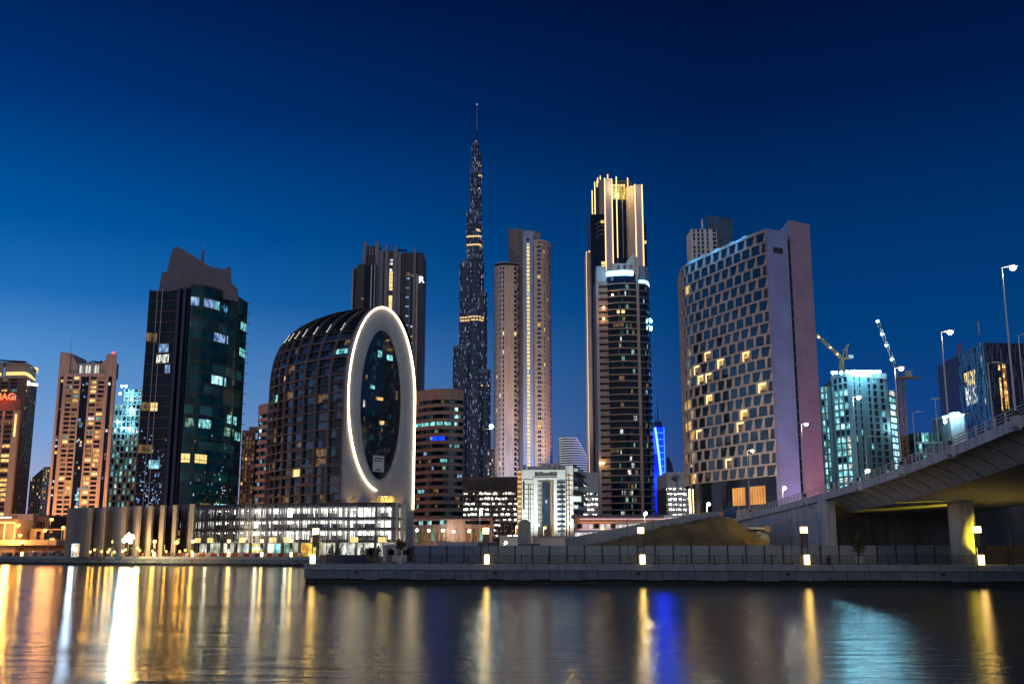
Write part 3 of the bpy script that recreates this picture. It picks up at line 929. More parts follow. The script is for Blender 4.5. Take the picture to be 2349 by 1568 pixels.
def streetlamp(base, top, arm, label, mat='lamp_white', col=(1, .88, .6), power=600, r=.09, head=(.8, .32), group='lamp posts on the bridge', metal='pale_steel', glow=.22):
    """base and top points of the mast; arm is a vector to the lamp head"""
    b0, t_ = Vector(base), Vector(top)
    root = thing('street_lamp', label, 'street lamp', base, group)
    mb = MB(); mb.tube([b0, t_], r, metal, 8, r * .5); mb.cyl(b0.x, b0.y, b0.z, b0.z + .45, r * 1.8, 'black_metal', 8); mb.build('pole', root)
    e = t_ + Vector(arm)
    mb = MB(); mb.tube([t_, t_ + Vector(arm) * .5 + Vector((0, 0, .06)), e], r * .45, metal, 6); mb.build('arm', root)
    a = Vector((arm[0], arm[1], 0)); ang = math.atan2(a.y, a.x)
    mb = MB(); mb.obox((e.x, e.y, e.z), ang, head[0], head[1], .12, metal, 0.02); hd = mb.build('lamp_head', root)
    if mat:
        mb = MB(); mb.ball((e.x, e.y, e.z - .10), glow, mat, 12, .85); mb.build('lens', hd)
        point((e.x, e.y, e.z - .5), col, power, .15, root)
    return root
BL = [(1721, 1176, 194.0, 1033, 11, 'lit lamp post at the foot of the bridge ramp before the honeycomb hotel'), (1850, 1140, 157.0, 972.4, 11, 'lit lamp post on the bridge ramp before the pink hotel wall'),
      (1972, 1106, 132.6, 911, 13, 'lit lamp post on the bridge before the floodlit building site'), (2071, 1068, 117.5, 844.6, 15, 'lit lamp post on the bridge beside the yellow crane mast'),
      (2185, 1026, 104.0, 761.7, 20, 'lit lamp post on the bridge left of the dark blue tower'), (2335, 945, 90.0, 613.7, 25, 'tallest nearest lamp post of the bridge at the right margin')]
for x, yb, Y, yt, dx, lb in BL:
    zb = zt(Y) + .0
    mbx = BX0 - .05
    top = zat(yt, Y)
    arm = dx * Y / FPX
    mb = MB()
    pts = [(BX0 - .45, Y - .55), (BX0 - .003, Y - .55), (BX0 - .003, Y + .55), (BX0 - .45, Y + .55)]
    mb.prism(pts, zb - .8, zb + .12, 'bridge_concrete')
    mb.add([(BX0 - .45, Y - .55, zb - .8), (BX0 - .45, Y + .55, zb - .8), (BX0 - .003, Y + .55, zb - .8), (BX0 - .003, Y - .55, zb - .8), (BX0 - .003, Y + .55, zb - 1.15), (BX0 - .003, Y - .55, zb - 1.15)],
           [(0, 1, 4, 5), (0, 5, 3), (1, 2, 4)], 'bridge_concrete')
    mb.build('lamp_bracket', bridge)
    streetlamp((mbx - .1, Y, zb + .12), (mbx - .1, Y, top), (arm, -.1, .05), lb, power=240, r=.11, glow=.27)
for x, yt, lb, arm in ((2266, 833, 'unlit pale mast with arm on the bridge before the dark blue tower', .9), (2093, 946, 'unlit pale mast with arm on the bridge right of the crane mast', .9),
                  (2336, 769.5, 'unlit pale mast with arm at the right margin of the picture', .8), (1984.5, 1002, 'short unlit mast with arm on the bridge before the building site', .7),
                  (2145, 916, 'plain unlit mast without arm on the bridge', .05), (2213, 950, 'short unlit mast on the bridge below the dark blue tower', .05)):
    Y = 50 * _d(yt)[0] * FPX / (x - CX)
    streetlamp((50, Y, zt(Y) - .35), (50, Y, zat(yt, Y)), (arm, 0, .02), lb, mat=None, r=.07, group='unlit masts on the bridge')
for x, yt, Y, X in ((1985 , 1078, 140, 50.5), (1938, 1128, 150, 52)):
    z = zat(yt, Y); xx = xat(x, yt, Y)
    streetlamp((xx, Y, zt(Y) - .35), (xx, Y, z), (.3, 0, .0), 'low lamp glowing behind the bridge railing in front of the %s' % ('teal-lit building site' if x > 1950 else 'site hoarding lights'), power=90, r=.05, glow=.3, mat='lamp_white')
# ================================================================ buildings, left to right
def tower(name, label, cat, x, y, Y):
    X = xat(x, y, Y)
    return thing(name, label, cat, (X, Y, G))

# ---- far-left hotel block with glowing crown
def far_left():
    root = tower('apartment_tower', 'dark brown tower with warm glowing round crown at the left margin', 'tower', 20, 1000, 600)
    zr, zc = zat(868, 600), zat(838, 605)
    pts = [pl(-140, 900, 605), pl(50, 900, 600), pl(60, 900, 602), pl(72, 900, 612), pl(84, 900, 632)]
    sf = Surf(pts, True); sf.vn = sf.vn
    core = [sf.p(sf.L * k / 40, -.8, 0)[:2] for k in range(41)]
    mb = MB(); mb.prism(back_poly(core, 30), G, zr, 'brown_wall')
    cells = []
    a = (Vector(pts[1]) - Vector(pts[0])).length
    cols = ncols(a - 38, a - 2, 6, .6) + ncols(a + 1.5, sf.L - 1, 7, .55)
    facade(mb, cells, sf, G + 14, zr, 42, cols, 'brown_wall', pick({'glass_dark': 12, 'lit_dim': 3, 'lit_warm': 1.4, 'lit_green': .8}), .7, .4, 4, t0=a - 40)
    mb.build('wall', root)
    windows(root, cells, 60)
    mb = MB()
    mb.cell(sf, a - 42, sf.L, zr, zr + 1.2, -1, .8, 'sand_wall', 24)
    mb.cell(sf, a - 12, sf.L - 2, zr + 1.2, zc, -2.4, -1.2, 'sand_wall', 16)
    mb.cell(sf, a - 30, a - 13, zr + 1.2, zc + 1.5, -2.4, -1.0, 'sand_wall', 4)
    mb.cell(sf, a - 12, sf.L - 2, zc, zc + .8, -3.2, -.4, 'sand_wall', 16)
    cr = mb.build('crown', root)
    mb = MB(); mb.cell(sf, a - 11, sf.L - 2.5, zr + 2.4, zr + 4.2, -1.19, -1.0, 'crown_warm', 16); mb.build('crown_light', cr)
    mb = MB(); mb.cell(sf, a - 29.5, a - 14, zr + 2.0, zr + 3.8, -.99, -.85, 'crown_warm', 4)
    mb.cell(sf, a - 60, a - 31, zr - .5, zr + 6, .1, .3, 'crown_warm', 2); mb.build('crown_light', cr)
    p = sf.p(a - 8, -5, 0)
    mb = MB(); mb.box(p[0] - 9, p[0] + 6, p[1], p[1] + 6, zc, zc + 2.2, 'black_metal')
    mb.tube([(p[0] - 10, p[1], zc + 3.4), (p[0] + 8, p[1], zc + 2.2)], .5, 'black_metal', 6); mb.build('rooftop_plant', root)
    q = sf.p(sf.L - 3, -3, 0); mb = MB(); mb.box(q[0] - 2, q[0] + 1.5, q[1], q[1] + 4, zc, zc + 3.2, 'crown_warm'); mb.build('lift_overrun', root)
    text('Bma', sf.p(a + 3, .6, 0)[0] - .5, sf.p(a + 3, .6, 0)[1] - .5, zr - 3.6, 3.6, 'sign_white', root, .6, 38)
    # lower slab in front with the red sign
    root2 = tower('apartment_tower', 'brown apartment block with red roof sign at the left margin', 'tower', 10, 1100, 555)
    zr = zat(916, 555)
    P0, P1 = pl(-150, 930, 562), pl(48, 925, 555)
    sf = Surf([P0, P1])
    mb = MB(); core = [sf.p(0, -.9, 0)[:2], sf.p(sf.L, -.9, 0)[:2]]
    mb.prism(core + [(core[1][0] * 1.05 - 2, core[1][1] + 28), (core[0][0], core[0][1] + 28)], G, zr, 'brown_wall')
    cells = []
    facade(mb, cells, sf, G + 16, zr - 6, 23, ncols(sf.L - 34, sf.L - 3.4, 5, .8), 'beige', lambda r, c: RND.choices(['lit_yellow', 'lit_warm', 'glass_dark', 'lit_dim'], [5, 3, 2, 1])[0] if r in (0, 1, 3, 4, 6, 7, 8, 12, 13) else RND.choices(['glass_dark', 'lit_dim', 'lit_warm'], [9, 2, .4])[0], .8, .36, t0=sf.L - 36, spm='brown_wall')
    mb.cell(sf, sf.L - 36, sf.L, zr - 6, zr + .3, -.9, .1, 'brown_wall')
    mb.build('wall', root2)
    windows(root2, cells, 100)
    mb = MB(); mb.cell(sf, sf.L - 2.6, sf.L + .0, G + 9, zr - 7, .11, .7, 'sand_wall'); pi_ = mb.build('pilaster', root2)
    mb = MB(); mb.cell(sf, sf.L - 2.2, sf.L - 1.2, zr - 20, zr - 8, .72, .9, 'crown_warm'); mb.build('light_strip', pi_)
    mb = MB(); mb.cell(sf, sf.L - 2.2, sf.L - 1.2, G + 11, G + 17, .72, .9, 'crown_warm'); mb.build('light_strip', pi_)
    e = sf.p(sf.L - 3.9, 1.2, 0)
    text('MAG:', xat(36.5, 910, 554), e[1] - .2, zat(916, 554), 4.9, 'sign_red', root2, .5, right=True)
    point((e[0] - 6, e[1] - 3, zr - 3), (1, .1, .03), 900, 1, root2)

def text(s, x, y, z, size, mat, root, ext=.1, rot=0, bold=True, name='sign_lettering', sx=1.0, right=False):
    cu = bpy.data.curves.new(name, 'FONT')
    cu.body = s; cu.size = size; cu.extrude = ext * .3; cu.offset = .02 * size if bold else 0
    cu.materials.append(MATS[mat])
    o = bpy.data.objects.new(name, cu); COL.objects.link(o)
    o.rotation_euler = (pi / 2, 0, radians(rot)); o.scale = (sx, 1, 1)
    dg = bpy.context.evaluated_depsgraph_get(); me = bpy.data.meshes.new_from_object(o.evaluated_get(dg))
    if right:
        w_ = max(v.co.x for v in me.vertices)
        for v in me.vertices: v.co.x -= w_
    if not me.materials: me.materials.append(MATS[mat])
    r_ = o.rotation_euler.copy(); bpy.data.objects.remove(o)
    o = bpy.data.objects.new(name, me); COL.objects.link(o); o.rotation_euler = r_; o.scale = (sx, 1, 1)
    if root is not None: o.parent = root
    o.location = Vector((x, y, z)) - ppos(root)
    return o

def far_small():
    # small pyramid roofed tower
    Y = 900
    root = tower('pyramid_roof_tower', 'small distant tower with pyramid roof between the two left towers', 'tower', 88, 1120, Y)
    X0, X1 = xat(68, 1110, Y), xat(101, 1110, Y); z0 = zat(1097, Y); za = zat(1073, Y)
    sf = Surf([(X0, Y), (X1, Y)])
    mb = MB(); mb.prism([(X0, Y + .8), (X1, Y + .8)] + bk(X0, X1, Y, 13), G, z0, 'brown_wall'); cells = []
    facade(mb, cells, sf, G + 20, z0, 14, ncols(0, sf.L, 6, .6), 'brown_wall', pick({'glass_dark': 7, 'lit_dim': 3, 'lit_warm': 1.2}), .8)
    mb.build('wall', root); windows(root, cells, 30)
    mb = MB(); xm = (X0 + X1) / 2 + 1
    mb.add([(X0 + 1, Y, z0 + .02), (X1 - 1, Y, z0 + .02), (X1 - 1, Y + 12, z0 + .02), (X0 + 1, Y + 12, z0 + .02), (xm, Y + 6, za)], [(0, 1, 4), (1, 2, 4), (2, 3, 4), (3, 0, 4), (3, 2, 1, 0)], 'dark_clad')
    mb.build('roof', root)
    Y = 880; root = tower('apartment_tower', 'narrow distant tower in the gap left of the tall beige tower', 'tower', 105, 1100, Y)
    X0, X1 = xat(98, 1090, Y), xat(113, 1090, Y); sf = Surf([(X0, Y), (X1, Y)]); z0 = zat(1070, Y)
    mb = MB(); mb.prism([(X0, Y + .8), (X1, Y + .8)] + bk(X0, X1, Y, 13), G, z0, 'beige'); cells = []
    facade(mb, cells, sf, G + 20, z0, 20, ncols(0, sf.L, 3, .6), 'beige', pick({'glass_dark': 6, 'lit_green': 2, 'lit_warm': 2}), .8)
    mb.build('wall', root); windows(root, cells, 20)

# ---- tall beige tower with notched roof
def beige_tower():
    Y = 520
    root = tower('apartment_tower', 'tall beige apartment tower with notched roof and dark glass strips', 'tower', 180, 1100, Y)
    xr = lambda x, y=870: xat(x, y, Y)
    X0, X1 = xr(134.5, 854), xr(266.5, 854)
    zt_ = zat(856, Y)
    sf = Surf([(X0, Y), (X1, Y)])
    L = sf.L
    def at(cx):     # from the zoomed measuring crop, row near y=866
        return (cx - 466) / (927 - 466) * L
    mb = MB(); mb.prism([(X0, Y + .9), (X1, Y + .9)] + bk(X0, X1, Y, 26), G, zt_ - .01, 'beige')
    cells = []
    W = [(at(537), at(582)), (at(592), at(637)), (at(727), at(776)), (at(788), at(838))]
    D_ = [(at(485), at(510)), (at(650), at(714)), (at(868), at(900))]
    cols = sorted(W + D_)
    z0 = zat(1245, Y)
    rows = 36
    zf = zat(863, Y)
    h = (zf - z0) / rows
    edge = 0
    for a, b in cols:
        mb.cell(sf, edge, a, G, zf, -.9, 0, 'beige'); edge = b
    mb.cell(sf, edge, L, G, zf, -.9, 0, 'beige')
    mb.cell(sf, 0, L, zf, zt_, -.9, .05, 'beige')
    pk = pick({'glass_dark': 12, 'lit_warm': 3, 'lit_dim': 5, 'lit_green': 1, 'lit_yellow': 1.5, 'lit_white': .4})
    for a, b in W:
        mb.cell(sf, a, b, G, z0, -.9, -.02, 'beige')
        for r in range(rows):
            mb.cell(sf, a, b, z0 + r * h, z0 + (r + .36) * h, -.9, -.02, 'beige')
            cells.append((sf, a, b, z0 + (r + .36) * h, z0 + (r + 1) * h, -.9, -.82, pk()))
    mb.build('wall', root)
    mb = MB()
    for a, b in D_: mb.cell(sf, a, b, G + 6, zf, -.9, -.35, 'glass_navy')
    gl = mb.build('glass_strips', root)
    for (a, b), n in zip(D_, (12, 26, 10)):
        for k in range(n):
            z = RND.uniform(z0, zf); t = RND.uniform(a, b - 1.2)
            cells.append((sf, t, t + RND.uniform(.6, 1.3), z, z + RND.uniform(.8, 1.6), -.35, -.3, RND.choice(['lit_white', 'lit_dim', 'lit_blue', 'lit_green', 'lit_warm'])))
    a, b = D_[1]
    for r in range(7): cells.append((sf, a + (b - a) * .6, b - .5, z0 + (5 + r) * h, z0 + (5.8 + r) * h, -.35, -.28, 'lit_cyan' if r % 3 else 'lit_blue'))
    windows(root, cells, 100)
    # roof horns and glowing lantern
    mb = MB()
    xa, xb = xr(138, 808), xr(163, 815)
    zh = zat(807, Y)
    mb.prism([(X0, Y), (xat(160, 830, Y), Y), (xat(160, 830, Y), Y + 20), (X0, Y + 20)], zt_ + .002, [zh, zh - .6, zh - 1, zh], 'beige')
    mb.prism([(xat(159.7, 830, Y) + .3, Y + 1), (xat(176, 830, Y), Y + 1), (xat(176, 830, Y), Y + 19), (xat(159.7, 830, Y) + .3, Y + 19)], zt_ + .002, [zh - .6, zat(836, Y), zat(836, Y), zh - .6], 'beige')
    mb.prism([(xat(242, 830, Y), Y), (X1, Y), (X1 - 9, Y + 20), (xat(242, 830, Y) - 8, Y + 20)], zt_ + .002, [zh - 1.2, zh - .8, zh - .8, zh - 1.4], 'beige')
    mb.prism([(xat(231, 830, Y), Y + 1), (xat(242, 830, Y) - .3, Y + 1), (xat(242, 830, Y) - .3, Y + 19), (xat(231, 830, Y), Y + 19)], zt_ + .002, [zat(838, Y), zh - 3, zh - 3, zat(838, Y)], 'beige')
    mb.build('roof_horns', root)
    mb = MB(); xa, xb = xat(156, 845, Y), xat(246, 845, Y)
    mb.box(xa, xb, Y + 3, Y + 3.4, zt_, zat(834, Y), 'white_wall'); mb.box(xa + 4, xb - 4, Y + 5, Y + 16, zt_, zat(828, Y), 'concrete')
    for k in range(14): mb.box(xa + (xb - xa) * k / 13 - .2, xa + (xb - xa) * k / 13 + .2, Y + 2.4, Y + 2.99, zt_, zat(833, Y), 'white_wall')
    mb.box(xa, xb, Y + 1.8, Y + 3.5, zat(834, Y) + .01, zat(832.5, Y), 'white_wall')
    lt = mb.build('roof_lantern', root)
    for k, (u, w_) in enumerate(((.02, .10), (.24, .08), (.40, .12), (.60, .12), (.86, .12))):
        mb = MB(); mb.box(xa + (xb - xa) * u, xa + (xb - xa) * (u + w_), Y + 2.7, Y + 2.9, zt_ + .6, zat(836, Y), 'crown_warm' if k in (0, 4) else 'band_white'); mb.build('lit_panel', lt)
    mb = MB()
    mb.tube([(xa + 6, Y + 8, zat(828, Y)), (xa + 9, Y + 8, zat(822, Y)), (xa + 16, Y + 8, zat(826, Y))], .35, 'black_metal', 5)
    mb.tube([(xb - 9, Y + 8, zat(828, Y)), (xb - 6, Y + 8, zat(821, Y))], .35, 'black_metal', 5); mb.tube([(xb - 10, Y + 8, zat(824, Y)), (xb - 5, Y + 8, zat(825.5, Y))], .3, 'black_metal', 5)
    mb.build('rooftop_plant', root)
    mb = MB(); mb.tube([(xr(149, 807), Y + 6, zh - 1), (xr(149, 807) + .3, Y + 6, zat(767, Y))], .16, 'steel', 6, .04); mb.build('mast', root)
    mb = MB(); mb.ball((xat(253, 812, Y), Y + 4, zh + .2), .7, 'red_light', 8); mb.build('warning_light', root)

# ---- concrete frame under construction with teal work lights
def teal_frame():
    Y = 640
    root = tower('unfinished_tower', 'unfinished concrete tower with teal work lights behind the dark glass tower', 'tower', 285, 1050, Y)
    X0, X1 = xat(262, 930, Y), xat(322, 930, Y); z1 = zat(927, Y)
    sf = Surf([(X0, Y), (X1, Y)])
    mb = MB(); mb.prism([(X0, Y + 2.4), (X1, Y + 2.4), (X1, Y + 24), (X0, Y + 24)], G, z1, 'dark_clad')
    rows = 22; h = (z1 - G - 8) / rows; cols = ncols(0, sf.L, 6, .74); cells = []
    facade(mb, cells, sf, G + 8, z1, rows, cols, 'concrete', lambda r, c: RND.choices(['lit_teal', 'lit_green', 'glass_dark', 'lit_dim', 'lit_white'], [3, 5, 4, .8, 2.5 if r in (16, 17, 20) else .2])[0], 2.2, .28)
    xc = xat(281, 900, Y); z2 = zat(891, Y)
    sf2 = Surf([(xc, Y + 3), (X1, Y + 3)])
    mb.prism([(xc, Y + 4.5), (X1, Y + 4.5), (X1, Y + 20), (xc, Y + 20)], z1, z2, 'concrete')
    facade(mb, cells, sf2, z1 + .01, z2, 4, ncols(0, sf2.L, 4, .75), 'concrete', pick({'lit_teal': 3, 'glass_dark': 3, 'lit_green': 2}), 1.4, .35)
    mb.build('frame', root); windows(root, cells, 100, name='floor_opening')
    for x, y in ((281, 886), (291, 886), (277, 903), (303, 917), (303, 937), (301, 946), (283, 982), (300, 984), (272, 968)):
        mb = MB(); X = xat(x, y, Y); Z = zat(y, Y)
        mb.ball((X, Y - 1.2, Z), .75, 'flood_cyan', 8); mb.build('floodlight', root)
    point((xat(290, 890, Y), Y - 4, zat(900, Y)), (.2, .7, 1), 7000, 1, root)
    point((xat(290, 975, Y), Y - 8, zat(970, Y)), (.2, .75, 1), 4500, 1, root)

# ---- dark glass office tower with concrete crown
def dark_glass():
    root = tower('office_tower', 'dark glass office tower with curved front and sloping concrete crown', 'tower', 440, 1000, 384)
    zT = 100.8
    L0 = [pz(343, 663.6, zT - .3), pz(362, 666, zT - 1.5), pz(385, 665.5, zT - 1), pz(409, 662, zT)]
    L0 = [(xat(343, 664, 384), 384), (xat(362, 664, 384), 385.5), (xat(385, 664, 384), 385.2), (xat(408, 662, 383), 383)]
    sl = Surf(L0, True)
    R0 = [pz(440, 653.7, zT + .0), pz(470, 656.5, zT), pz(500, 665, zT), pz(525, 673.5, zT), pz(548, 683.5, zT), pz(568.6, 697, zT)]
    sr = Surf(R0, True)
    base = 16.0
    core = inset(sl, -.5) + [pl(425, 660, 383)] + inset(sr, -.5)
    mb = MB()
    core2 = core + [(core[-1][0] * 1.05 - 1, core[-1][1] + 18), (core[0][0] + 6, core[0][1] + 34)]
    mb.prism(core2, G, zT - .2, 'glass_dark', 'dark_clad'); mb.build('core', root)
    rows = 21; h = (zT - base) / rows
    # glass skins, one floor band after another, with thin fins between
    mb = MB(); mb.cell(sl, 0, sl.L, base, zT, -.5, 0, 'glass_navy', 16); g1 = mb.build('glazing', root, label='nearly black left glass face')
    mb = MB(); mb.cell(sr, 0, sr.L, base, zT + .6, -.5, 0, 'glass_teal', 24); g2 = mb.build('glazing', root, label='green tinted curved right glass face')
    for r in range(rows + 1):
        mb = MB(); z = base + r * h
        mb.cell(sl, -.0, sl.L, z - .09, z + .09, .01, .28, 'rust_fin', 12)
        mb.build('floor_fin', root)
        mb = MB(); mb.cell(sr, 0, sr.L, z - .09, z + .09, .01, .34, 'rust_fin', 20)
        p, q = sr.p(sr.L, 0, z), sr.p(sr.L, .8, z)
        mb.cell(sr, sr.L - .4, sr.L, z - .1, z + .1, .35, 1.3, 'rust_fin')
        mb.build('floor_fin', root)
    mb = MB()
    for k in range(13):
        t = sl.L * k / 12
        if k in (3, 5): mb.cell(sl, t - .12, t + .12, base, zT + .5, .01, .32, 'steel')
        elif k: mb.cell(sl, t - .03, t + .03, base, zT, .01, .1, 'black_metal')
    mb.build('mullions', root)
    mb = MB()
    for k in range(1, 30):
        t = sr.L * k / 30; mb.cell(sr, t - .035, t + .035, base, zT + .5, .01, .1, 'black_metal')
    mb.build('mullions', root)
    for x, w_ in ((413.5, 1.0), (427, 1.1)):
        a = xat(x, 662, 382)
        mb = MB(); mb.box(a - w_ / 2, a + w_ / 2, 380.6, 382.6, G, zT + .3, 'navy_panel'); mb.build('vertical_rib', root)
    mb = MB(); mb.box(xat(408.5, 662, 383), xat(440, 662, 383), 382.7, 383.2, G, zT + .2, 'glass_navy'); mb.build('glass_slot', root)
    # tinted, softly lit floor zones and bright rooms
    cells = []
    def rm(sf, u0, u1, r, mat, f=.78): cells.append((sf, u0 * sf.L, u1 * sf.L, base + (r + .12) * h, base + (r + .12 + f) * h, .001, .05, mat, max(1, int((u1 - u0) * 14))))
    for u0, u1, r, m_ in ((0, .16, 16, 'lit_dim'), (.19, .33, 16, 'lit_dim'), (.42, .76, 15, 'lit_blue'), (.36, .80, 14, 'lit_white'), (.66, .88, 13, 'lit_blue'),
                          (0, .26, 9.5, 'lit_dim'), (.27, .5, 9.5, 'lit_yellow'), (.10, .45, 5.6, 'lit_dim'), (.34, .70, 4.2, 'lit_cyan'), (.0, .2, 5.6, 'lit_dim')):
        rm(sl, u0, u1, r, m_)
    for u0, u1, r, m_ in ((.0, .30, 19, 'lit_blue'), (.30, .36, 19, 'lit_teal'), (.82, .99, 18.0, 'lit_teal'), (.30, .54, 16, 'lit_blue'), (.82, .99, 15.4, 'lit_teal'), (.68, .80, 16.6, 'glow_teal_dim'),
                          (.30, .54, 12, 'lit_cyan'), (.02, .34, 7.8, 'lit_green'), (.16, .32, 7.8, 'lit_teal'), (.60, .84, 8.6, 'lit_teal'), (.56, .76, 7.4, 'lit_green'), (.80, .97, 7.2, 'lit_teal'),
                          (.0, .30, 4.6, 'lit_yellow'), (.0, .34, 9, 'glow_teal_dim'), (.45, .62, .3, 'lit_teal'), (.50, .98, .3, 'lit_cyan'), (.25, .40, .3, 'lit_dim'), (.0, .5, 17, 'glow_teal_dim'), (.3, .9, 13, 'glow_teal_dim'),
                          (.5, .95, 10.3, 'glow_teal_dim'), (.1, .8, 5.8, 'glow_teal_dim'), (.0, .97, 3, 'glow_teal_dim'), (.2, .9, 11, 'glow_teal_dim')):
        rm(sr, u0, u1, r, m_)
    for c in cells:
        mb = MB(); mb.cell(*c); mb.build('lit_floor', root)
    cells = []
    for k in range(150):
        sf, lo, hi = (sl, .02, .9) if k % 3 else (sr, .10, .75)
        t = RND.uniform(lo, hi) * sf.L; z = base + abs(RND.gauss(0, 1)) * 13
        if z > 60: continue
        cells.append((sf, t, t + RND.uniform(.25, .7), z, z + RND.uniform(.25, .8), .1, .13, RND.choice(['lit_blue', 'lit_dim', 'lit_white', 'lit_dim', 'lit_teal']) if sf is sr else RND.choice(['lit_blue', 'lit_blue', 'lit_blue'])))
    mb = MB()
    for c in cells: mb.cell(*c)
    mb.build('desk_lights', root, kind='stuff')
    # crown: stepped sloping concrete screen
    def crown(pix, Yf, d, mat):
        mb = MB(); n = len(pix)
        f = [(xat(x, y, Yf), Yf, zat(y, Yf)) for x, y in pix]; bk = [(x * (Yf + d) / Yf, Yf + d, z) for x, _, z in f]
        mb.add(f + bk, [tuple(range(n))] + [tuple(n + i for i in range(n))[::-1]] + [(i, n + i, n + (i + 1) % n, (i + 1) % n) for i in range(n)], mat)
        return mb
    pix = [(363, 672), (371, 625), (382.7, 623), (389, 596), (396.6, 570), (402, 565.5), (409, 565.8), (430, 578), (450, 590.5), (466, 601), (479.6, 610), (497, 614.5), (512, 616.5), (519, 615), (529, 616), (531.8, 650), (544.8, 662), (548.8, 690)]
    crown(pix, 387.5, 3.0, 'crown_grey').build('crown_screen', root)
    pix2 = [(371, 672), (374, 627), (384, 626), (398, 574), (409, 571), (442, 592), (443, 672)]
    crown([(443, 672), (443.5, 627), (462, 634), (490, 641), (517, 646), (531, 652), (544, 664), (548, 692)], 386.2, 1.2, 'crown_grey').build('crown_screen', root)
    mb = MB(); X = xat(464.6, 600, 392)
    mb.tube([(X, 392, zat(605, 392)), (X, 392, zat(573, 392))], .55, 'rust_fin', 8, .4); mb.tube([(X, 392, zat(573, 392)), (X, 392, zat(552, 392))], .15, 'steel', 6, .05)
    mb.build('spire', root)
    mb = MB(); mb.box(xat(519, 616, 389), xat(528, 616, 389), 389, 390.4, zat(618, 389), zat(613.5, 389), 'black_metal'); mb.build('rooftop_plant', root)

# ---- curved concrete blades in front of the dark tower
def blades():
    Y = 300
    root = tower('blade_wall_building', 'low building with tall curved grey concrete blades below the dark glass tower', 'building', 300, 1250, Y)
    zt_ = zat(1161, Y)
    spec = [(155, 211, 1164, 306, 300), (211.5, 241, 1163, 303, 298), (241.5, 289, 1162, 303, 296), (289.5, 322, 1161, 303, 294), (326, 350, 1161, 304, 293), (355, 378.5, 1160, 304, 292), (386, 406.5, 1159, 303, 291), (417, 446, 1157, 301, 290)]
    for i, (a, b, y, Ya, Yb) in enumerate(spec):
        z = zat(y, (Ya + Yb) / 2)
        pa, pb = pl(a, y, Ya), pl(b, y, Yb)
        # each blade swings from the back on the left to the front on the right in a shallow S
        pts = []
        for k in range(9):
            f = k / 8
            e = Ya + (Yb - Ya) * (.5 - .5 * cos(pi * f))
            X = pa[0] + (pb[0] - pa[0]) * f
            pts.append((X * (1 if 0 else 1), e))
        sf = Surf(pts, True)
        mb = MB(); mb.cell(sf, 0, sf.L, G, z, -.7, 0, 'blade', 10)
        for r in range(1, 5): mb.cell(sf, 0, sf.L, G + r * (z - G) / 5 - .02, G + r * (z - G) / 5 + .02, .0, .006, 'dark_clad', 10)
        mb.build('blade', root, smooth=False)
    mb = MB(); a, b = xat(160, 1165, 308), xat(446, 1158, 308)
    mb.prism([(a, 308), (b, 308), (b + 3, 345), (a + 3, 345)], G, zt_ - .6, 'glass_dark', 'dark_clad'); mb.build('glass_wall', root)
    sf = Surf([(a, 308), (b, 308)])
    cells = []
    for x, y, m_ in ((372, 1205, 'lit_white'), (397, 1202, 'lit_blue'), (398, 1217, 'lit_white'), (420, 1204, 'lit_cyan'), (372, 1225, 'lit_white'), (415, 1222, 'lit_dim'), (352, 1180, 'lit_dim'),
                     (367, 1243, 'lit_amber'), (372, 1255, 'lit_gold'), (396, 1240, 'lit_gold'), (396, 1254, 'lit_amber'), (425, 1256, 'lit_gold'), (410, 1240, 'lit_gold'), (440, 1252, 'lit_amber')):
        t = xat(x, y, 308) - a; z = zat(y, 308)
        cells.append((sf, t - .8, t + .8, z - .8, z + .8, .01, .08, m_))
    windows(root, cells, 60)
    # white kiosk with glowing poster left of the wall
    r2 = tower('advert_kiosk', 'small glowing advertising kiosk left of the concrete blades', 'kiosk', 171, 1262, 290)
    X0, X1 = xat(164, 1260, 290), xat(178, 1260, 290)
    mb = MB(); mb.box(X0, X1, 290, 291.2, G, zat(1246, 290), 'white_plastic'); mb.build('cabinet', r2)
    mb = MB(); mb.box(X0 + .15, X1 - .8, 289.9, 289.98, G + .3, zat(1247.5, 290), 'lit_white'); mb.build('screen', r2)
    mb = MB(); mb.box(X1 - .75, X1 - .1, 289.9, 289.98, G + .3, zat(1247.5, 290), 'lit_amber'); mb.build('poster', r2)
    point(((X0 + X1) / 2, 288.5, G + 2), (.5, .75, 1), 1100, .5, r2)
far_left(); far_small(); beige_tower(); teal_frame(); dark_glass(); blades()
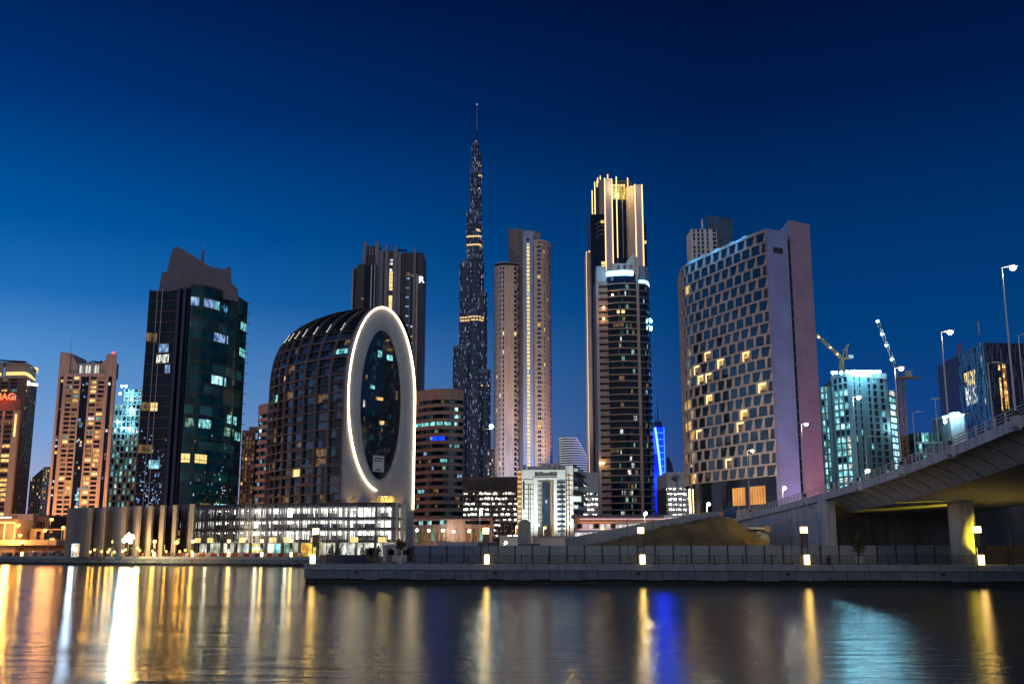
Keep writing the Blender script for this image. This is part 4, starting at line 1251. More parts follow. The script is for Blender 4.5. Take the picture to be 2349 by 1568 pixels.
# ---- car park podium with fin screen
def car_park():
    root = tower('car_park', 'four storey lit car park behind a screen of thin vertical fins', 'car park', 650, 1220, 290)
    pts = [pl(447, 1200, 306), pl(520, 1200, 299), pl(600, 1200, 293), pl(665, 1200, 290), pl(705, 1200, 288), pl(905, 1200, 284)]
    sf = Surf(pts, True); L = sf.L
    zs = [G, zat(1240, 288), zat(1213, 288), zat(1189, 288), zat(1160, 288), zat(1153, 288)]
    mb = MB()
    inn = [sf.p(L * k / 40, -6, 0)[:2] for k in range(41)]
    mb.prism(inn + [(inn[-1][0] * 1.12 - 2, inn[-1][1] + 40), (inn[0][0] + 2, inn[0][1] + 30)], G, zs[4], 'pale_concrete'); mb.build('core', root)
    for i, z in enumerate(zs[1:5]):
        mb = MB(); mb.cell(sf, 0, L, z - .35, z + .45, -6, -.05, 'dark_clad', 40); mb.build('floor_slab', root)
    mb = MB(); mb.cell(sf, 0, L, zs[4] + .51, zs[5], -6, .35, 'dark_clad', 40); mb.build('parapet', root)
    # lit interior back walls
    for i in range(4):
        mt = 'lit_shop' if i == 0 else 'lit_park'
        z0, z1 = zs[i] + (.5 if i else .1), zs[i + 1] - .56
        nb = 12
        for k in range(nb):
            a, b = L * k / nb, L * (k + 1) / nb
            m_ = mt
            if i == 3 and k < 2: m_ = 'glass_dark'
            if i == 1 and k in (0, 1, 2): m_ = 'glass_dark'
            if i == 0 and k in (7,): m_ = 'lit_gold'
            if i == 0 and k in (9, ): m_ = 'lit_white'
            mb = MB(); mb.cell(sf, a + .2, b - .2, z0, z1, -5.9, -3.4 if i else -2.0, m_, 4); mb.build('lit_bay', root)
    mb = MB()
    for i in range(1, 4):
        for k in range(34):
            t = L * (k + .5) / 34 + RND.uniform(-.6, .6); z = zs[i + 1] - .9
            mb = MB(); mb.cell(sf, t - .35, t + .35, z, z + .12, -3.35, -2.8, 'lamp_white'); mb.build('ceiling_lamp', root)
    mb = MB()
    for i in range(1, 4):       # parked cars seen as dark shapes between the fins
        for k in range(22):
            t = RND.uniform(2, L - 4); mb.cell(sf, t, t + 1.9, zs[i] + .5, zs[i] + 1.5, -3.2, -1.2, RND.choice(['car_dark', 'car_white', 'car_silver', 'car_red']))
    mb.build('cars_inside', root, kind='stuff')
    for k in range(13):
        t = min(L - .2, max(.2, L * k / 12)); mb = MB(); mb.cell(sf, t - .28, t + .28, G, zs[4], -1.2, -.06 if 0 else -.3, 'dark_clad'); mb.build('column', root)
    mb = MB(); n = 420
    for k in range(n):
        t = L * (k + .5) / n
        if RND.random() < .25: continue
        zb = zs[1] - .4 + RND.choice([0, 0, 0, .6])
        w_ = .03 + .025 * RND.random()
        zz = zs[5] - .4
        mb.cell(sf, t - w_, t + w_, zb, zz, .02, .2, 'steel' if k % 3 else 'dark_clad')
    mb.build('fin_screen', root, kind='stuff')
    for k, u in enumerate((.03, .11, .30, .46, .53, .66, .83, .95)):
        mb = MB(); t = u * L; mb.cell(sf, t - 1.1, t + 1.1, zs[1] - .35, zs[1] + 1.0, .22, .4, 'lit_yellow', 2); mb.build('entrance_canopy_light', root)
    text('cafe & market', sf.p(L * .29, -1.0, 0)[0], sf.p(L * .29, -1, 0)[1] - 1.2, G + 1.5, 1.3, 'lit_cyan', root, .1) if 0 else None
    mb = MB(); mb.cell(sf, L * .29, L * .43, G + 2.0, G + 2.5, -1.1, -1.0, 'lit_cyan', 3); mb.build('shop_sign_light', root)
    for u, m_ in ((.40, 'lit_gold'), (.355, 'lit_gold'), (.47, 'lit_teal'), (.52, 'lit_green'), (.585, 'lit_gold'), (.60, 'lit_amber')):
        mb = MB(); t = u * L; mb.cell(sf, t - .9, t + .9, G + .6, G + 3.4, -1.2, -1.1, m_); mb.build('shop_window', root)
    # side face turning away at the right
    e0 = pts[-1]; e1 = pl(932, 1200, 300)
    s2 = Surf([(e0[0] + .3, e0[1] + .2), e1])
    mb = MB(); mb.cell(s2, 0, s2.L, G, zs[5] - .2, -1, 0, 'pale_concrete', 1)
    for r in range(1, 5): mb.cell(s2, 0, s2.L, zs[r] - .1, zs[r] + .1, .001, .05, 'dark_clad')
    mb.build('side_wall', root)
    for k in range(3):
        p = s2.p(s2.L * (.15 + .35 * k), .5, G + 4)
        spot((p[0], p[1] - .4, G + 3), (p[0], p[1] + .5, G + 12), (1, .8, .45), 500, 70, .2, root)
    for k in range(14):
        p = sf.p(L * (k + .5) / 14, 1.6, 0)
        if k % 2: point((p[0], p[1], G + 3.4), (1, .9, .6), 260, .4, root)
    # roof terrace planting
    for k, x in enumerate((470, 492, 520, 545, 562, 590, 612, 640, 668, 700, 728, 756, 790, 818, 850, 880)):
        u = (x - 447) / (905 - 447); p = sf.p(L * u, -2.5, 0)
        lb = 'small lit shrub on the car park roof terrace, number %d' % k
        pos = ['at its left end', 'near its left end under the dark tower', 'below the dark glass tower edge', 'below the brown block', 'below the slim brown tower', 'below the striped sliver', 'at the foot of the oval building', 'left under the grid facade',
               'under the middle of the grid facade', 'under the right of the grid facade', 'below the blue balconies', 'left of the white arch', 'at the foot of the white arch', 'below the glowing ring end', 'in front of the roof lounge', 'at its right end'][k]
        t_ = tree(p[0], p[1], RND.uniform(1.6, 3.2), RND.uniform(.9, 1.5), 'small shrub on the car park roof terrace ' + pos, 'round', 'terrace_shrub', 'shrubs on the car park roof', z=zs[5], leafn=90, mats=('leaf_light', 'leaf'))
        if k % 2: point((p[0] + .6, p[1] - 1.6, zs[5] + .5), (1, .62, .12), 130, .3, root)
    # glowing lounge at the foot of the arch
    r3 = tower('roof_lounge', 'small glowing roof lounge pavilion at the foot of the white arch', 'pavilion', 880, 1145, 300)
    X0, X1 = xat(868, 1150, 296), xat(902, 1150, 296); z0 = zs[5]; z1 = zat(1137, 296)
    mb = MB(); mb.box(X0, X1, 296, 300, z1 - .25, z1, 'sand_wall'); mb.build('roof', r3)
    mb = MB(); mb.box(X0, X1, 299, 299.3, z0, z1 - .26, 'lit_gold'); mb.build('back_wall', r3)
    for k in range(5):
        mb = MB(); x = X0 + (X1 - X0) * k / 4; mb.box(x - .1, x + .1, 296, 296.2, z0, z1 - .26, 'sand_wall'); mb.build('post', r3)
    point(((X0 + X1) / 2, 295, z0 + 1.5), (1, .75, .25), 500, .4, r3)

# ---- oval building with glowing ring
def iris():
    AX, AY = -57.0, 450.0
    al = radians(55); a_, b_ = 21.8, 67.5
    E = Vector((cos(al), sin(al))); N = Vector((-sin(al), cos(al)))
    zc, hh = 69.0, 40.6
    root = thing('oval_building', 'round backed dark grid building with white arch face and glowing ring', 'building', (AX, AY, G))
    def K(z, phi):
        if z <= zc: return 1.0
        p = 2.0 + 1.6 * min(1, max(0, phi) / .16)
        v = min(1.0, (z - zc) / (hh - .4))
        return max(0.0, 1 - v ** p) ** (1 / p)
    class BS:
        vn = True; L = 1.0
        def p(s, t, o, z):
            th = pi * t
            k = K(z, t)
            ax = Vector((AX, AY))
            d = E * (-a_ * cos(th)) + N * (b_ * sin(th))
            g = (E * (-cos(th) / a_) + N * (sin(th) / b_)).normalized()
            q = ax + d * k + g * o
            return (q.x, q.y, z)
    S = BS()
    # inner skin
    zl = [G + 4 + (zc - G - 4) * k / 10 for k in range(11)] + [zc + (hh - .45) * sin(pi / 2 * k / 22) for k in range(1, 23)]
    m_ = 56
    def skin(o, mat, z0=None):
        vs = []; fs = []
        for z in zl:
            for k in range(m_ + 1): vs.append(S.p(k / m_, o, z))
        w_ = m_ + 1
        for i in range(len(zl) - 1):
            for k in range(m_): fs.append((i * w_ + k + 1, i * w_ + k, (i + 1) * w_ + k, (i + 1) * w_ + k + 1))
        mb.add(vs, fs, mat)
    mb = MB(); skin(-1.2, 'glass_dark'); mb.build('glass_shell', root)
    zroof = 96.5
    rows = 21; z0 = 15.5; h = (zroof - z0) / rows
    NV = 13; T0, T1 = 0.008, 0.55
    # ribs
    for k in range(NV + 1):
        t = T0 + (T1 - T0) * (k / NV) ** 1.0
        w_ = .0022
        mb = MB()
        zz = [z0 + h * r for r in range(rows + 1)] + [zc + (hh - .6) * sin(pi / 2 * f) for f in (.62, .7, .78, .86, .93, .98)]
        zz = sorted(zz)
        vs = []
        for z in zz:
            vs += [S.p(t - w_, -1.2, z), S.p(t - w_, .15, z), S.p(t + w_, .15, z), S.p(t + w_, -1.2, z)]
        fs = []
        for i in range(len(zz) - 1):
            for j in range(4):
                fs.append((4 * i + j, 4 * i + (j + 1) % 4, 4 * i + 4 + (j + 1) % 4, 4 * i + 4 + j))
        mb.add(vs, fs, 'taupe'); mb.build('rib', root)
    for r in range(rows + 1):
        mb = MB(); z = z0 + r * h
        mb.cell(S, T0, T1, z - .28, z + .28, -1.2, .0, 'dark_clad' if r % 2 else 'taupe', 40)
        mb.build('floor_band', root)
    cells = []
    for r in range(rows):
        for k in range(NV):
            ta = T0 + (T1 - T0) * k / NV + .004; tb = T0 + (T1 - T0) * (k + 1) / NV - .004
            u = RND.random(); z = z0 + r * h
            if k > 10: continue
            tm = (ta + tb) / 2
            if u < .09: mt = RND.choice(['lit_warm', 'lit_yellow', 'lit_dim', 'lit_dim', 'lit_teal' if r > 9 else 'lit_warm'])
            elif u < .2: mt = 'lit_dim'
            elif u < .52: mt = 'glass_blue'
            else: mt = 'glass_dark'
            half = RND.random() < .5
            cells.append((S, ta, tm if half else tb, z + .34, z + h - .34, -1.15, -.9, mt, 2))
            if half: cells.append((S, tm, tb, z + .34, z + h - .34, -1.15, -.9, 'glass_blue' if RND.random() < .4 else 'glass_dark', 2))
    # balcony panels
    mb = MB()
    for r in range(rows):
        for k in range(11):
            if RND.random() < .55:
                ta = T0 + (T1 - T0) * k / NV + .003; tb = T0 + (T1 - T0) * (k + 1) / NV - .003; z = z0 + r * h
                if RND.random() < .5: tb = (ta + tb) / 2
                mb.cell(S, ta, tb, z + .3, z + 1.35, -.22, -.12, 'glass_blue' if RND.random() < .3 else 'dark_clad', 2)
    mb.build('balustrades', root, kind='stuff')
    def area(c):
        A = S.p(c[1], 0, c[3]); B = S.p(c[2], 0, c[3]); return abs(A[0] / A[1] - B[0] / B[1]) * (1.7 if c[7].startswith('lit') else 1)
    cells.sort(key=area, reverse=True)
    for c in cells[:100]: mb = MB(); mb.cell(*c); mb.build('window', root)
    mb = MB()
    for c in cells[100:]: mb.cell(*c)
    mb.build('window_rows', root, kind='stuff')
    # roof glints: small lamps along the ribs of the roof shell
    for k in range(1, 8):
        t = T0 + (T1 - T0) * k / NV
        for z in (97.5,):
            p = S.p(t, .5, z); mb = MB(); mb.ball(p, .28, 'band_white', 6); mb.build('roof_lamp', root)
            q = S.p(t, .5, z + 3.2); mb = MB(); mb.tube([S.p(t, .3, z), S.p(t, .3, z + 1.6), q], .14, 'band_white', 5); mb.build('roof_lamp', root)
    # arch face
    F = Vector((AX, AY)) - N * .6
    def fp(u, z, o=0):      # u along the face, o outward
        q = F + E * u - N * o
        return (q.x, q.y, z)
    zr, ai, hi = 69.0, 14.2, 34.2       # inner glass ellipse
    zi = 66.5
    nseg = 64
    outer = []
    for k in range(nseg + 1):
        th = pi * k / nseg
        outer.append((-a_ * cos(th), zc + hh * sin(th)))
    outer = [(-a_, G)] + outer + [(a_, G)]
    inner = [(-ai * cos(2 * pi * k / nseg + 0), zi + hi * sin(2 * pi * k / nseg)) for k in range(nseg)]
    mb = MB()
    # stitch: for the band between the inner ellipse and the outer outline sample by angle
    def outpt(th):
        dx, dz = -cos(th), sin(th)
        if dz >= 0:
            return (a_ * dx, zc + hh * dz)
        # below: rectangle sides down to the ground
        zb = G
        s_ = min(a_ / max(1e-6, abs(dx)), (zc - zb) / max(1e-6, -dz))
        return (dx * s_, zc + dz * s_)
    vs = []; fs = []
    n = 96
    for k in range(n):
        th = 2 * pi * k / n
        o_ = outpt(th); i_ = (-ai * cos(th), zi + hi * sin(th)); j_ = (-ai * .93 * cos(th), zi + hi * .955 * sin(th))
        vs += [fp(o_[0], o_[1], 0), fp(i_[0], i_[1], 0), fp(i_[0], i_[1], -.5), fp(j_[0], j_[1], -.5), fp(j_[0], j_[1], -1.1), fp(o_[0], o_[1], -2.5)]
    for k in range(n):
        a = 6 * k; b = 6 * ((k + 1) % n)
        for j in range(4): fs.append((a + j, b + j, b + j + 1, a + j + 1))
        fs.append((b, a, a + 5, b + 5))
    mb.add(vs, fs, 'pale_concrete')
    mb.add([fp(-a_, G), fp(-a_, G + .01), fp(a_, G + .01), fp(a_, G)], [(0, 1, 2, 3)], 'pale_concrete')
    face = mb.build('arch_face', root)
    # corner infill of the rectangle (polar sampling misses its lower corners)
    mb = MB(); mb.add([fp(-a_, G, -.004), fp(a_, G, -.004), fp(a_, 33, -.004), fp(-a_, 33, -.004)], [(0, 1, 2, 3)], 'pale_concrete'); mb.build('arch_base', root)
    # inner glass: panes clipped to the ellipse
    mb = MB()
    nx, nz = 10, 24
    vsum = []
    for i in range(nz):
        za, zb2 = zi - hi * .95 + 2 * hi * .95 * i / nz, zi - hi * .95 + 2 * hi * .95 * (i + 1) / nz
        def ex(z): return ai * .925 * sqrt(max(0, 1 - ((z - zi) / (hi * .951)) ** 2))
        xa, xb = ex(za), ex(zb2)
        mb.add([fp(-xa, za, -1.05), fp(xa, za, -1.05), fp(xb, zb2, -1.05), fp(-xb, zb2, -1.05)], [(0, 1, 2, 3)], 'glass_hotel')
    gl = mb.build('oval_window', root)
    mb = MB()
    for i in range(1, nz):
        z = zi - hi * .95 + 2 * hi * .95 * i / nz; x = ex(z)
        A, B = fp(-x, z, -1.0), fp(x, z, -1.0)
        mb.tube([A, B], .06, 'black_metal', 4)
    for j in range(-4, 5):
        x = j * ai * .925 / 5; z_ = hi * .95 * sqrt(1 - (x / (ai * .925)) ** 2)
        mb.tube([fp(x, zi - z_, -1.0), fp(x, zi + z_, -1.0)], .06, 'black_metal', 4)
    mb.build('glazing_bars', gl)
    def pane(u0, u1, z0_, z1_, mat):
        mb = MB(); mb.add([fp(u0, z0_, -.98), fp(u1, z0_, -.98), fp(u1, z1_, -.98), fp(u0, z1_, -.98)], [(0, 1, 2, 3)], mat); mb.build('lit_pane', gl)
    for c in ((-2.5, .2, 87, 90, 'lit_teal'), (3.2, 7.2, 86.5, 89, 'lit_teal'), (-7, -4, 72.5, 74, 'lit_teal'), (-10, -8.6, 76, 78, 'lit_dim'), (9.6, 11, 69.5, 73.5, 'lit_dim'), (-3, 1.5, 68, 69.4, 'lit_warm'),
              (-.5, 2.6, 57.5, 59.2, 'lit_warm'), (.8, 1.8, 54.5, 56, 'lit_dim'), (-11, -9.8, 64, 67, 'lit_white'), (-10.6, -9.8, 58, 60, 'lit_dim'), (-1, 0, 48, 50, 'glow_teal_dim')):
        pane(*c)
    for k in range(46):     # patches put in for the hotel pattern reflected by the oval window
        u = RND.uniform(-9, 8); z = RND.uniform(38, 95)
        if abs(u) + 1.8 > ex(z) or abs(u) + 1.8 > ex(z + 2.6): continue
        mb = MB(); mb.add([fp(u, z, -.99), fp(u + 1.7, z + .1, -.99), fp(u + 1.7, z + 2.3, -.99), fp(u, z + 2.1, -.99)], [(0, 1, 2, 3)], RND.choice(['taupe', 'dark_clad', 'glow_teal_dim', 'brown_wall'])); mb.build('reflection_patch', gl)
    # notice behind the glass
    mb = MB(); mb.box(0, 1, 0, 1, 0, 1, 'white_wall'); mb = MB()
    A = fp(-4.4, 35.5, -.9); mb.add([fp(-4.2, 37, -.9), fp(3.0, 37, -.9), fp(3.0, 44, -.9), fp(-4.2, 44, -.9)], [(0, 1, 2, 3)], 'white_wall'); nb = mb.build('banner', root)
    for z in (42.5, 41.4):
        mb = MB(); mb.add([fp(-3.4, z, -.88), fp(2.4 - (z < 42) * 1.5, z, -.88), fp(2.4 - (z < 42) * 1.5, z + .5, -.88), fp(-3.4, z + .5, -.88)], [(0, 1, 2, 3)], 'navy_panel'); mb.build('text_line', nb)
    mb = MB(); mb.add([fp(-2, 37.6, -.88), fp(1, 37.6, -.88), fp(1, 38.2, -.88), fp(-2, 38.2, -.88)], [(0, 1, 2, 3)], 'navy_panel'); mb.build('text_line', nb)
    # glowing ring: left arc down to the bottom of the oval, over the top, straight down the right edge
    pts = []
    ar, hr = a_ - .25, hh - .2
    for k in range(30, 0, -1):
        th = -pi * .46 * k / 30
        pts.append(fp(-ar * cos(th) * 1, zc + hr * sin(th), .35))
    for k in range(61):
        th = pi * k / 60
        pts.append(fp(-ar * cos(th), zc + hr * sin(th), .35))
    pts += [fp(ar, zc - 15, .35), fp(ar, zc - 30, .35), fp(ar - .0, zat(1168, 468), .35)]
    mb = MB(); mb.tube(pts, .33, 'edge_light', 8); mb.build('ring_light', root)
    for k in range(3):  # unseen uplights added to brighten the arch face
        p = fp(-17 + k * 14, 0, 3.5); spot((p[0], p[1], 18), fp(-17 + k * 14, 45, 0), (1, .55, .15), 2600, 80, .5, root)

def striped(name_label, x0, x1, Y, ytop, rows, seed, curve=True, blue=False):
    root = tower('striped_office_building', name_label, 'office building', x0, 1100, Y)
    pts = []
    X0, X1 = xat(x0, 1000, Y + 10), xat(x1, 1000, Y + 3)
    for k in range(13):
        f = k / 12
        pts.append((X0 + (X1 - X0) * f, Y + 10 * (1 - f) ** 2 + 3 * f ** 2 - 4 * sin(pi * f)))
    sf = Surf(pts, True)
    z1 = zat(ytop, Y - 1); zb = G + 13
    core = inset(sf, -.6)
    mb = MB(); mb.prism(core + [(core[-1][0] * 1.04 - 1, core[-1][1] + 22), (core[0][0] * 1.03 + 1, core[0][1] + 22)], G, z1, 'salmon'); 
    h = (z1 - 5 - zb) / rows
    mb.build('core', root)
    mb = MB(); mb.cell(sf, 0, sf.L, z1 - 5, z1 + .5, -.6, .1, 'salmon', 14); mb.build('parapet', root)
    mb = MB(); mb.cell(sf, 0, sf.L, G, zb, -.6, .05, 'salmon', 14); mb.build('base', root)
    for r in range(rows):
        mb = MB(); mb.cell(sf, 0, sf.L, zb + r * h, zb + (r + .46) * h, -.6, 0, 'salmon', 14); mb.build('spandrel', root)
        mb = MB(); mb.cell(sf, 0, sf.L, zb + (r + .46) * h, zb + (r + 1) * h, -.6, -.3, 'glass_dark', 14); mb.build('ribbon_window', root)
    R_ = random.Random(seed); cells = []
    for k in range(rows * 3):
        r = R_.randrange(rows); w_ = R_.uniform(1, 3.5); t = R_.uniform(0, sf.L - w_)
        cells.append((sf, t, t + w_, zb + (r + .52) * h, zb + (r + .95) * h, -.3, -.26, R_.choice(['lit_dim', 'lit_green', 'lit_teal', 'lit_dim', 'lit_blue', 'glass_blue', 'glow_teal_dim', 'glass_blue']), 2))
    if blue:
        for t in (0, .12, .25, .38, .52, .66): cells.append((sf, sf.L * t, sf.L * (t + .11), zb + (rows - 4 + .50) * h, zb + (rows - 4 + .97) * h, -.3, -.22, 'lit_teal', 2))
        for t in (.42, .54): cells.append((sf, sf.L * t, sf.L * (t + .1), zb + (rows - 5.5 + .02) * h, zb + (rows - 5.5 + .42) * h, -.3, -.22, 'neon_blue', 2))
        cells = [c for c in cells if c[7] != 'neon_blue']
        for t in (.44, .56): cells.append((sf, sf.L * t, sf.L * (t + .1), zb + (rows - 6 + .50) * h, zb + (rows - 6 + .95) * h, -.3, -.2, 'neon_blue', 2))
        for r in range(rows):
            cells.append((sf, sf.L * .74, sf.L * .84, zb + (r + .5) * h, zb + (r + .96) * h, -.3, -.25, 'glass_blue', 2))
        for r in (rows - 2, rows - 3, rows - 3.0001): cells.append((sf, sf.L * .84, sf.L * .9, zb + (int(r) + .5) * h, zb + (int(r) + .95) * h, -.3, -.2, 'lit_cyan', 1))
    for c in cells: mb = MB(); mb.cell(*c); mb.build('lit_window', root)
    return root, sf, z1

def podium():
    Y = 380
    root = tower('salmon_podium', 'two storey salmon coloured podium with large lit windows', 'building', 1040, 1215, Y)
    A, B, C_ = pl(948, 1190, 396), pl(1022, 1190, Y), pl(1129, 1190, Y + 6)
    sf = Surf([A, B, C_]); z1 = zat(1190, Y)
    mb = MB(); core = [sf.p(0, -1, 0)[:2], sf.p(sf.c[1], -1, 0)[:2], sf.p(sf.L, -1, 0)[:2]]
    mb.prism(core + [(core[2][0] + 2, 420), (core[0][0], 425)], G, z1, 'salmon')
    za, zb, zc_, zd = zat(1240, Y), zat(1211, Y), zat(1201, Y), zat(1192.5, Y)
    mb.cell(sf, 0, sf.L, G, za, -1, 0, 'salmon'); mb.cell(sf, 0, sf.L, zb, zc_, -1, 0, 'salmon'); mb.cell(sf, 0, sf.L, zd, z1 + .6, -1, .3, 'salmon')
    cells = []; n = 14; t = 0
    for k in range(n):
        a, b = sf.L * k / n, sf.L * (k + 1) / n
        mb.cell(sf, a, a + .6, za, zb, -1, 0, 'salmon'); 
        cells.append((sf, a + .6, b, za, zb, -.9, -.6, 'lit_dim' if k % 4 else 'lit_green'))
        cells.append((sf, a, b, zc_, zd, -.9, -.6, ('lit_teal' if k in (1, 3, 6, 9) else 'glass_dark')))
    mb.cell(sf, sf.L - .7, sf.L, G, z1, .0, .2, 'salmon')
    mb.build('wall', root)
    for c in cells: mb = MB(); mb.cell(*c); mb.build('window', root)
    for x, y in ((1015, 1216), (1040, 1218), (1076, 1217), (956, 1215), (983, 1216)):
        mb = MB(); X = xat(x, y, Y - 3); mb.ball((X, Y - 2, zat(y, Y - 3)), .5, 'lamp_white', 8); mb.build('wall_lamp', root)
        point((X, Y - 4, zat(y, Y - 3)), (.9, 1, .8), 500, .4, root)
    point((xat(1120, 1215, 370), 368, 9), (1, .35, .1), 2500, .5, root)

def fin_tower():
    Y = 620
    root = tower('fin_tower', 'dark residential tower with grey vertical fins behind the glowing ring', 'tower', 890, 650, Y)
    def x(cx): return xat(808 + cx * .1379, 600, Y)
    def z(cy): return zat(535.6 + cy * .1379, Y)
    def blk(name, cx0, cx1, cy, y0, d, mat, zb=G):
        mb = MB(); mb.box(x(cx0), x(cx1), Y + y0, Y + y0 + d, zb, z(cy), mat); return mb.build(name, root)
    blk('wing', 0, 78, 545, 4, 20, 'dark_clad'); blk('wing', 80, 395, 495, 1.5, 24, 'dark_clad'); blk('main_block', 148, 430, 145, 8, 26, 'dark_clad')
    blk('main_block', 431, 745, 240, 6, 22, 'dark_clad'); blk('main_block', 746, 890, 292, 4, 20, 'dark_clad'); blk('main_block', 891, 1176, 300, 2, 24, 'dark_clad')
    for a, b, cy, o in ((148, 205, 96, 6), (370, 428, 100, 4), (532, 578, 148, 3.5), (690, 742, 182, 2.5), (1022, 1056, 222, -.5), (432, 500, 240, 5), (580, 606, 250, 5.2), (662, 690, 250, 5.2), (750, 800, 292, 3)):
        blk('vertical_fin', a, b, cy, o, 3.0, 'grey_fin')
    for a, b in ((312, 335), (372, 386)): blk('vertical_fin', a, b, 520, .3, 1.1, 'pale_concrete', 40)
    blk('vertical_fin', 0, 18, 560, 2, 2, 'beige'); blk('vertical_fin', 955, 970, 690, 0.8, 1.1, 'grey_fin'); blk('vertical_fin', 1062, 1100, 670, .8, 1.1, 'beige')
    blk('glass_panel', 206, 310, 520, .9, .5, 'glass_navy'); blk('glass_panel', 336, 371, 520, .9, .5, 'glass_navy')
    sf = Surf([(x(606), Y + 5.2), (x(662), Y + 5.2)])
    cells = []
    for cy in (385, 440, 548): cells.append((sf, .2, sf.L - .2, z(cy + 40), z(cy), -.4, .1, 'lit_white'))
    for k in range(5): cells.append((sf, .0, sf.L, z(650 + k * 64), z(596 + k * 64), -.4, .1, 'lit_yellow'))
    for k in range(14): cells.append((sf, .0, sf.L, z(1050 + k * 58), z(996 + k * 58), -.4, .1, 'lit_yellow'))
    s2 = Surf([(x(891), Y + 2), (x(955), Y + 2)])
    for k in range(48):
        c = 720 + k * 52
        if zat(0, 1) and z(c + 34) < 40: break
        cells.append((s2, .3, s2.L - .2, z(c + 26), z(c), .01, .15, 'glass_blue' if k % 3 else 'lit_blue'))
    s3 = Surf([(x(972), Y + 2), (x(1020), Y + 2)])
    for k in range(40):
        c = 1300 + k * 55
        if RND.random() < .5 and z(c) > 40: cells.append((s3, RND.uniform(0, 2), RND.uniform(2.5, s3.L), z(c + 24), z(c), .01, .12, RND.choice(['lit_dim', 'lit_warm', 'lit_white'])))
    cells.append((s3, 0, s3.L, z(700), z(660), .01, .12, 'lit_dim')); cells.append((s2, .2, s2.L, z(690), z(640), .01, .12, 'lit_dim'))
    s4 = Surf([(x(160), Y + 1.5), (x(300), Y + 1.5)]); cells.append((s4, 0, s4.L, z(1090), z(1050), -.1, .3, 'lit_dim')); 
    windows(root, cells, 100)
    mb = MB()
    for cx, cy in ((210, 150), (255, 165), (300, 175), (350, 165)): mb.box(x(cx), x(cx) + .25, Y + 7.6, Y + 7.8, z(300), z(cy), 'steel')
    mb.build('roof_screen', root)
    mb = MB(); mb.tube([(x(760), Y + 8, z(290)), (x(760), Y + 8, z(215)), (x(890), Y + 8, z(228))], .6, 'black_metal', 6); mb.tube([(x(700), Y + 8, z(205)), (x(890), Y + 8, z(229))], .5, 'black_metal', 6); mb.build('window_cleaning_crane', root)
    mb = MB(); mb.box(x(1105), x(1168), Y + 1.0, Y + 1.9, z(800), z(735), 'dark_clad'); sb = mb.build('sign_box', root)
    text('R', x(1107), Y + .9, z(808), 5.6, 'sign_white', root, .4)
car_park(); iris(); fin_tower()
striped('salmon striped round office building right of the glowing ring', 953, 1062, 520, 893, 17, 3, blue=True)
striped('sliver of a salmon striped building left of the oval building', 590, 668, 560, 925, 15, 4)
podium()
# slim brown towers behind, between the dark glass tower and the oval building
def slim(x0, x1, y, Y, label, mat, rows, ncol, weights):
    root = tower('apartment_tower', label, 'tower', x0, 1100, Y)
    X0, X1 = xat(x0, y, Y), xat(x1, y, Y); sf = Surf([(X0, Y), (X1, Y)]); z1 = zat(y, Y)
    mb = MB(); mb.prism([(X0, Y + 1), (X1, Y + 1)] + bk(X0, X1, Y, 18), G, z1, mat); cells = []
    facade(mb, cells, sf, G + 12, z1 - 1.2, rows, ncols(0, sf.L, ncol, .62), mat, pick(weights), 1)
    mb.cell(sf, 0, sf.L, z1 - 1.2, z1 + .4, -1, .15, mat); mb.build('wall', root); windows(root, cells, 40); 
    mb = MB(); mb.box(X0 + 3, X0 + 9, Y + 4, Y + 10, z1 + .01, z1 + 3, mat); mb.build('lift_overrun', root)
    return root
slim(556, 586, 988, 620, 'slim brown tower just right of the dark glass tower', 'brown_wall', 24, 4, {'glass_dark': 6, 'lit_dim': 4, 'lit_warm': .5})
slim(584, 603, 1008, 640, 'plain slim brown block between the slim tower and the striped sliver', 'brown_wall', 20, 2, {'glass_dark': 9, 'lit_dim': 1})
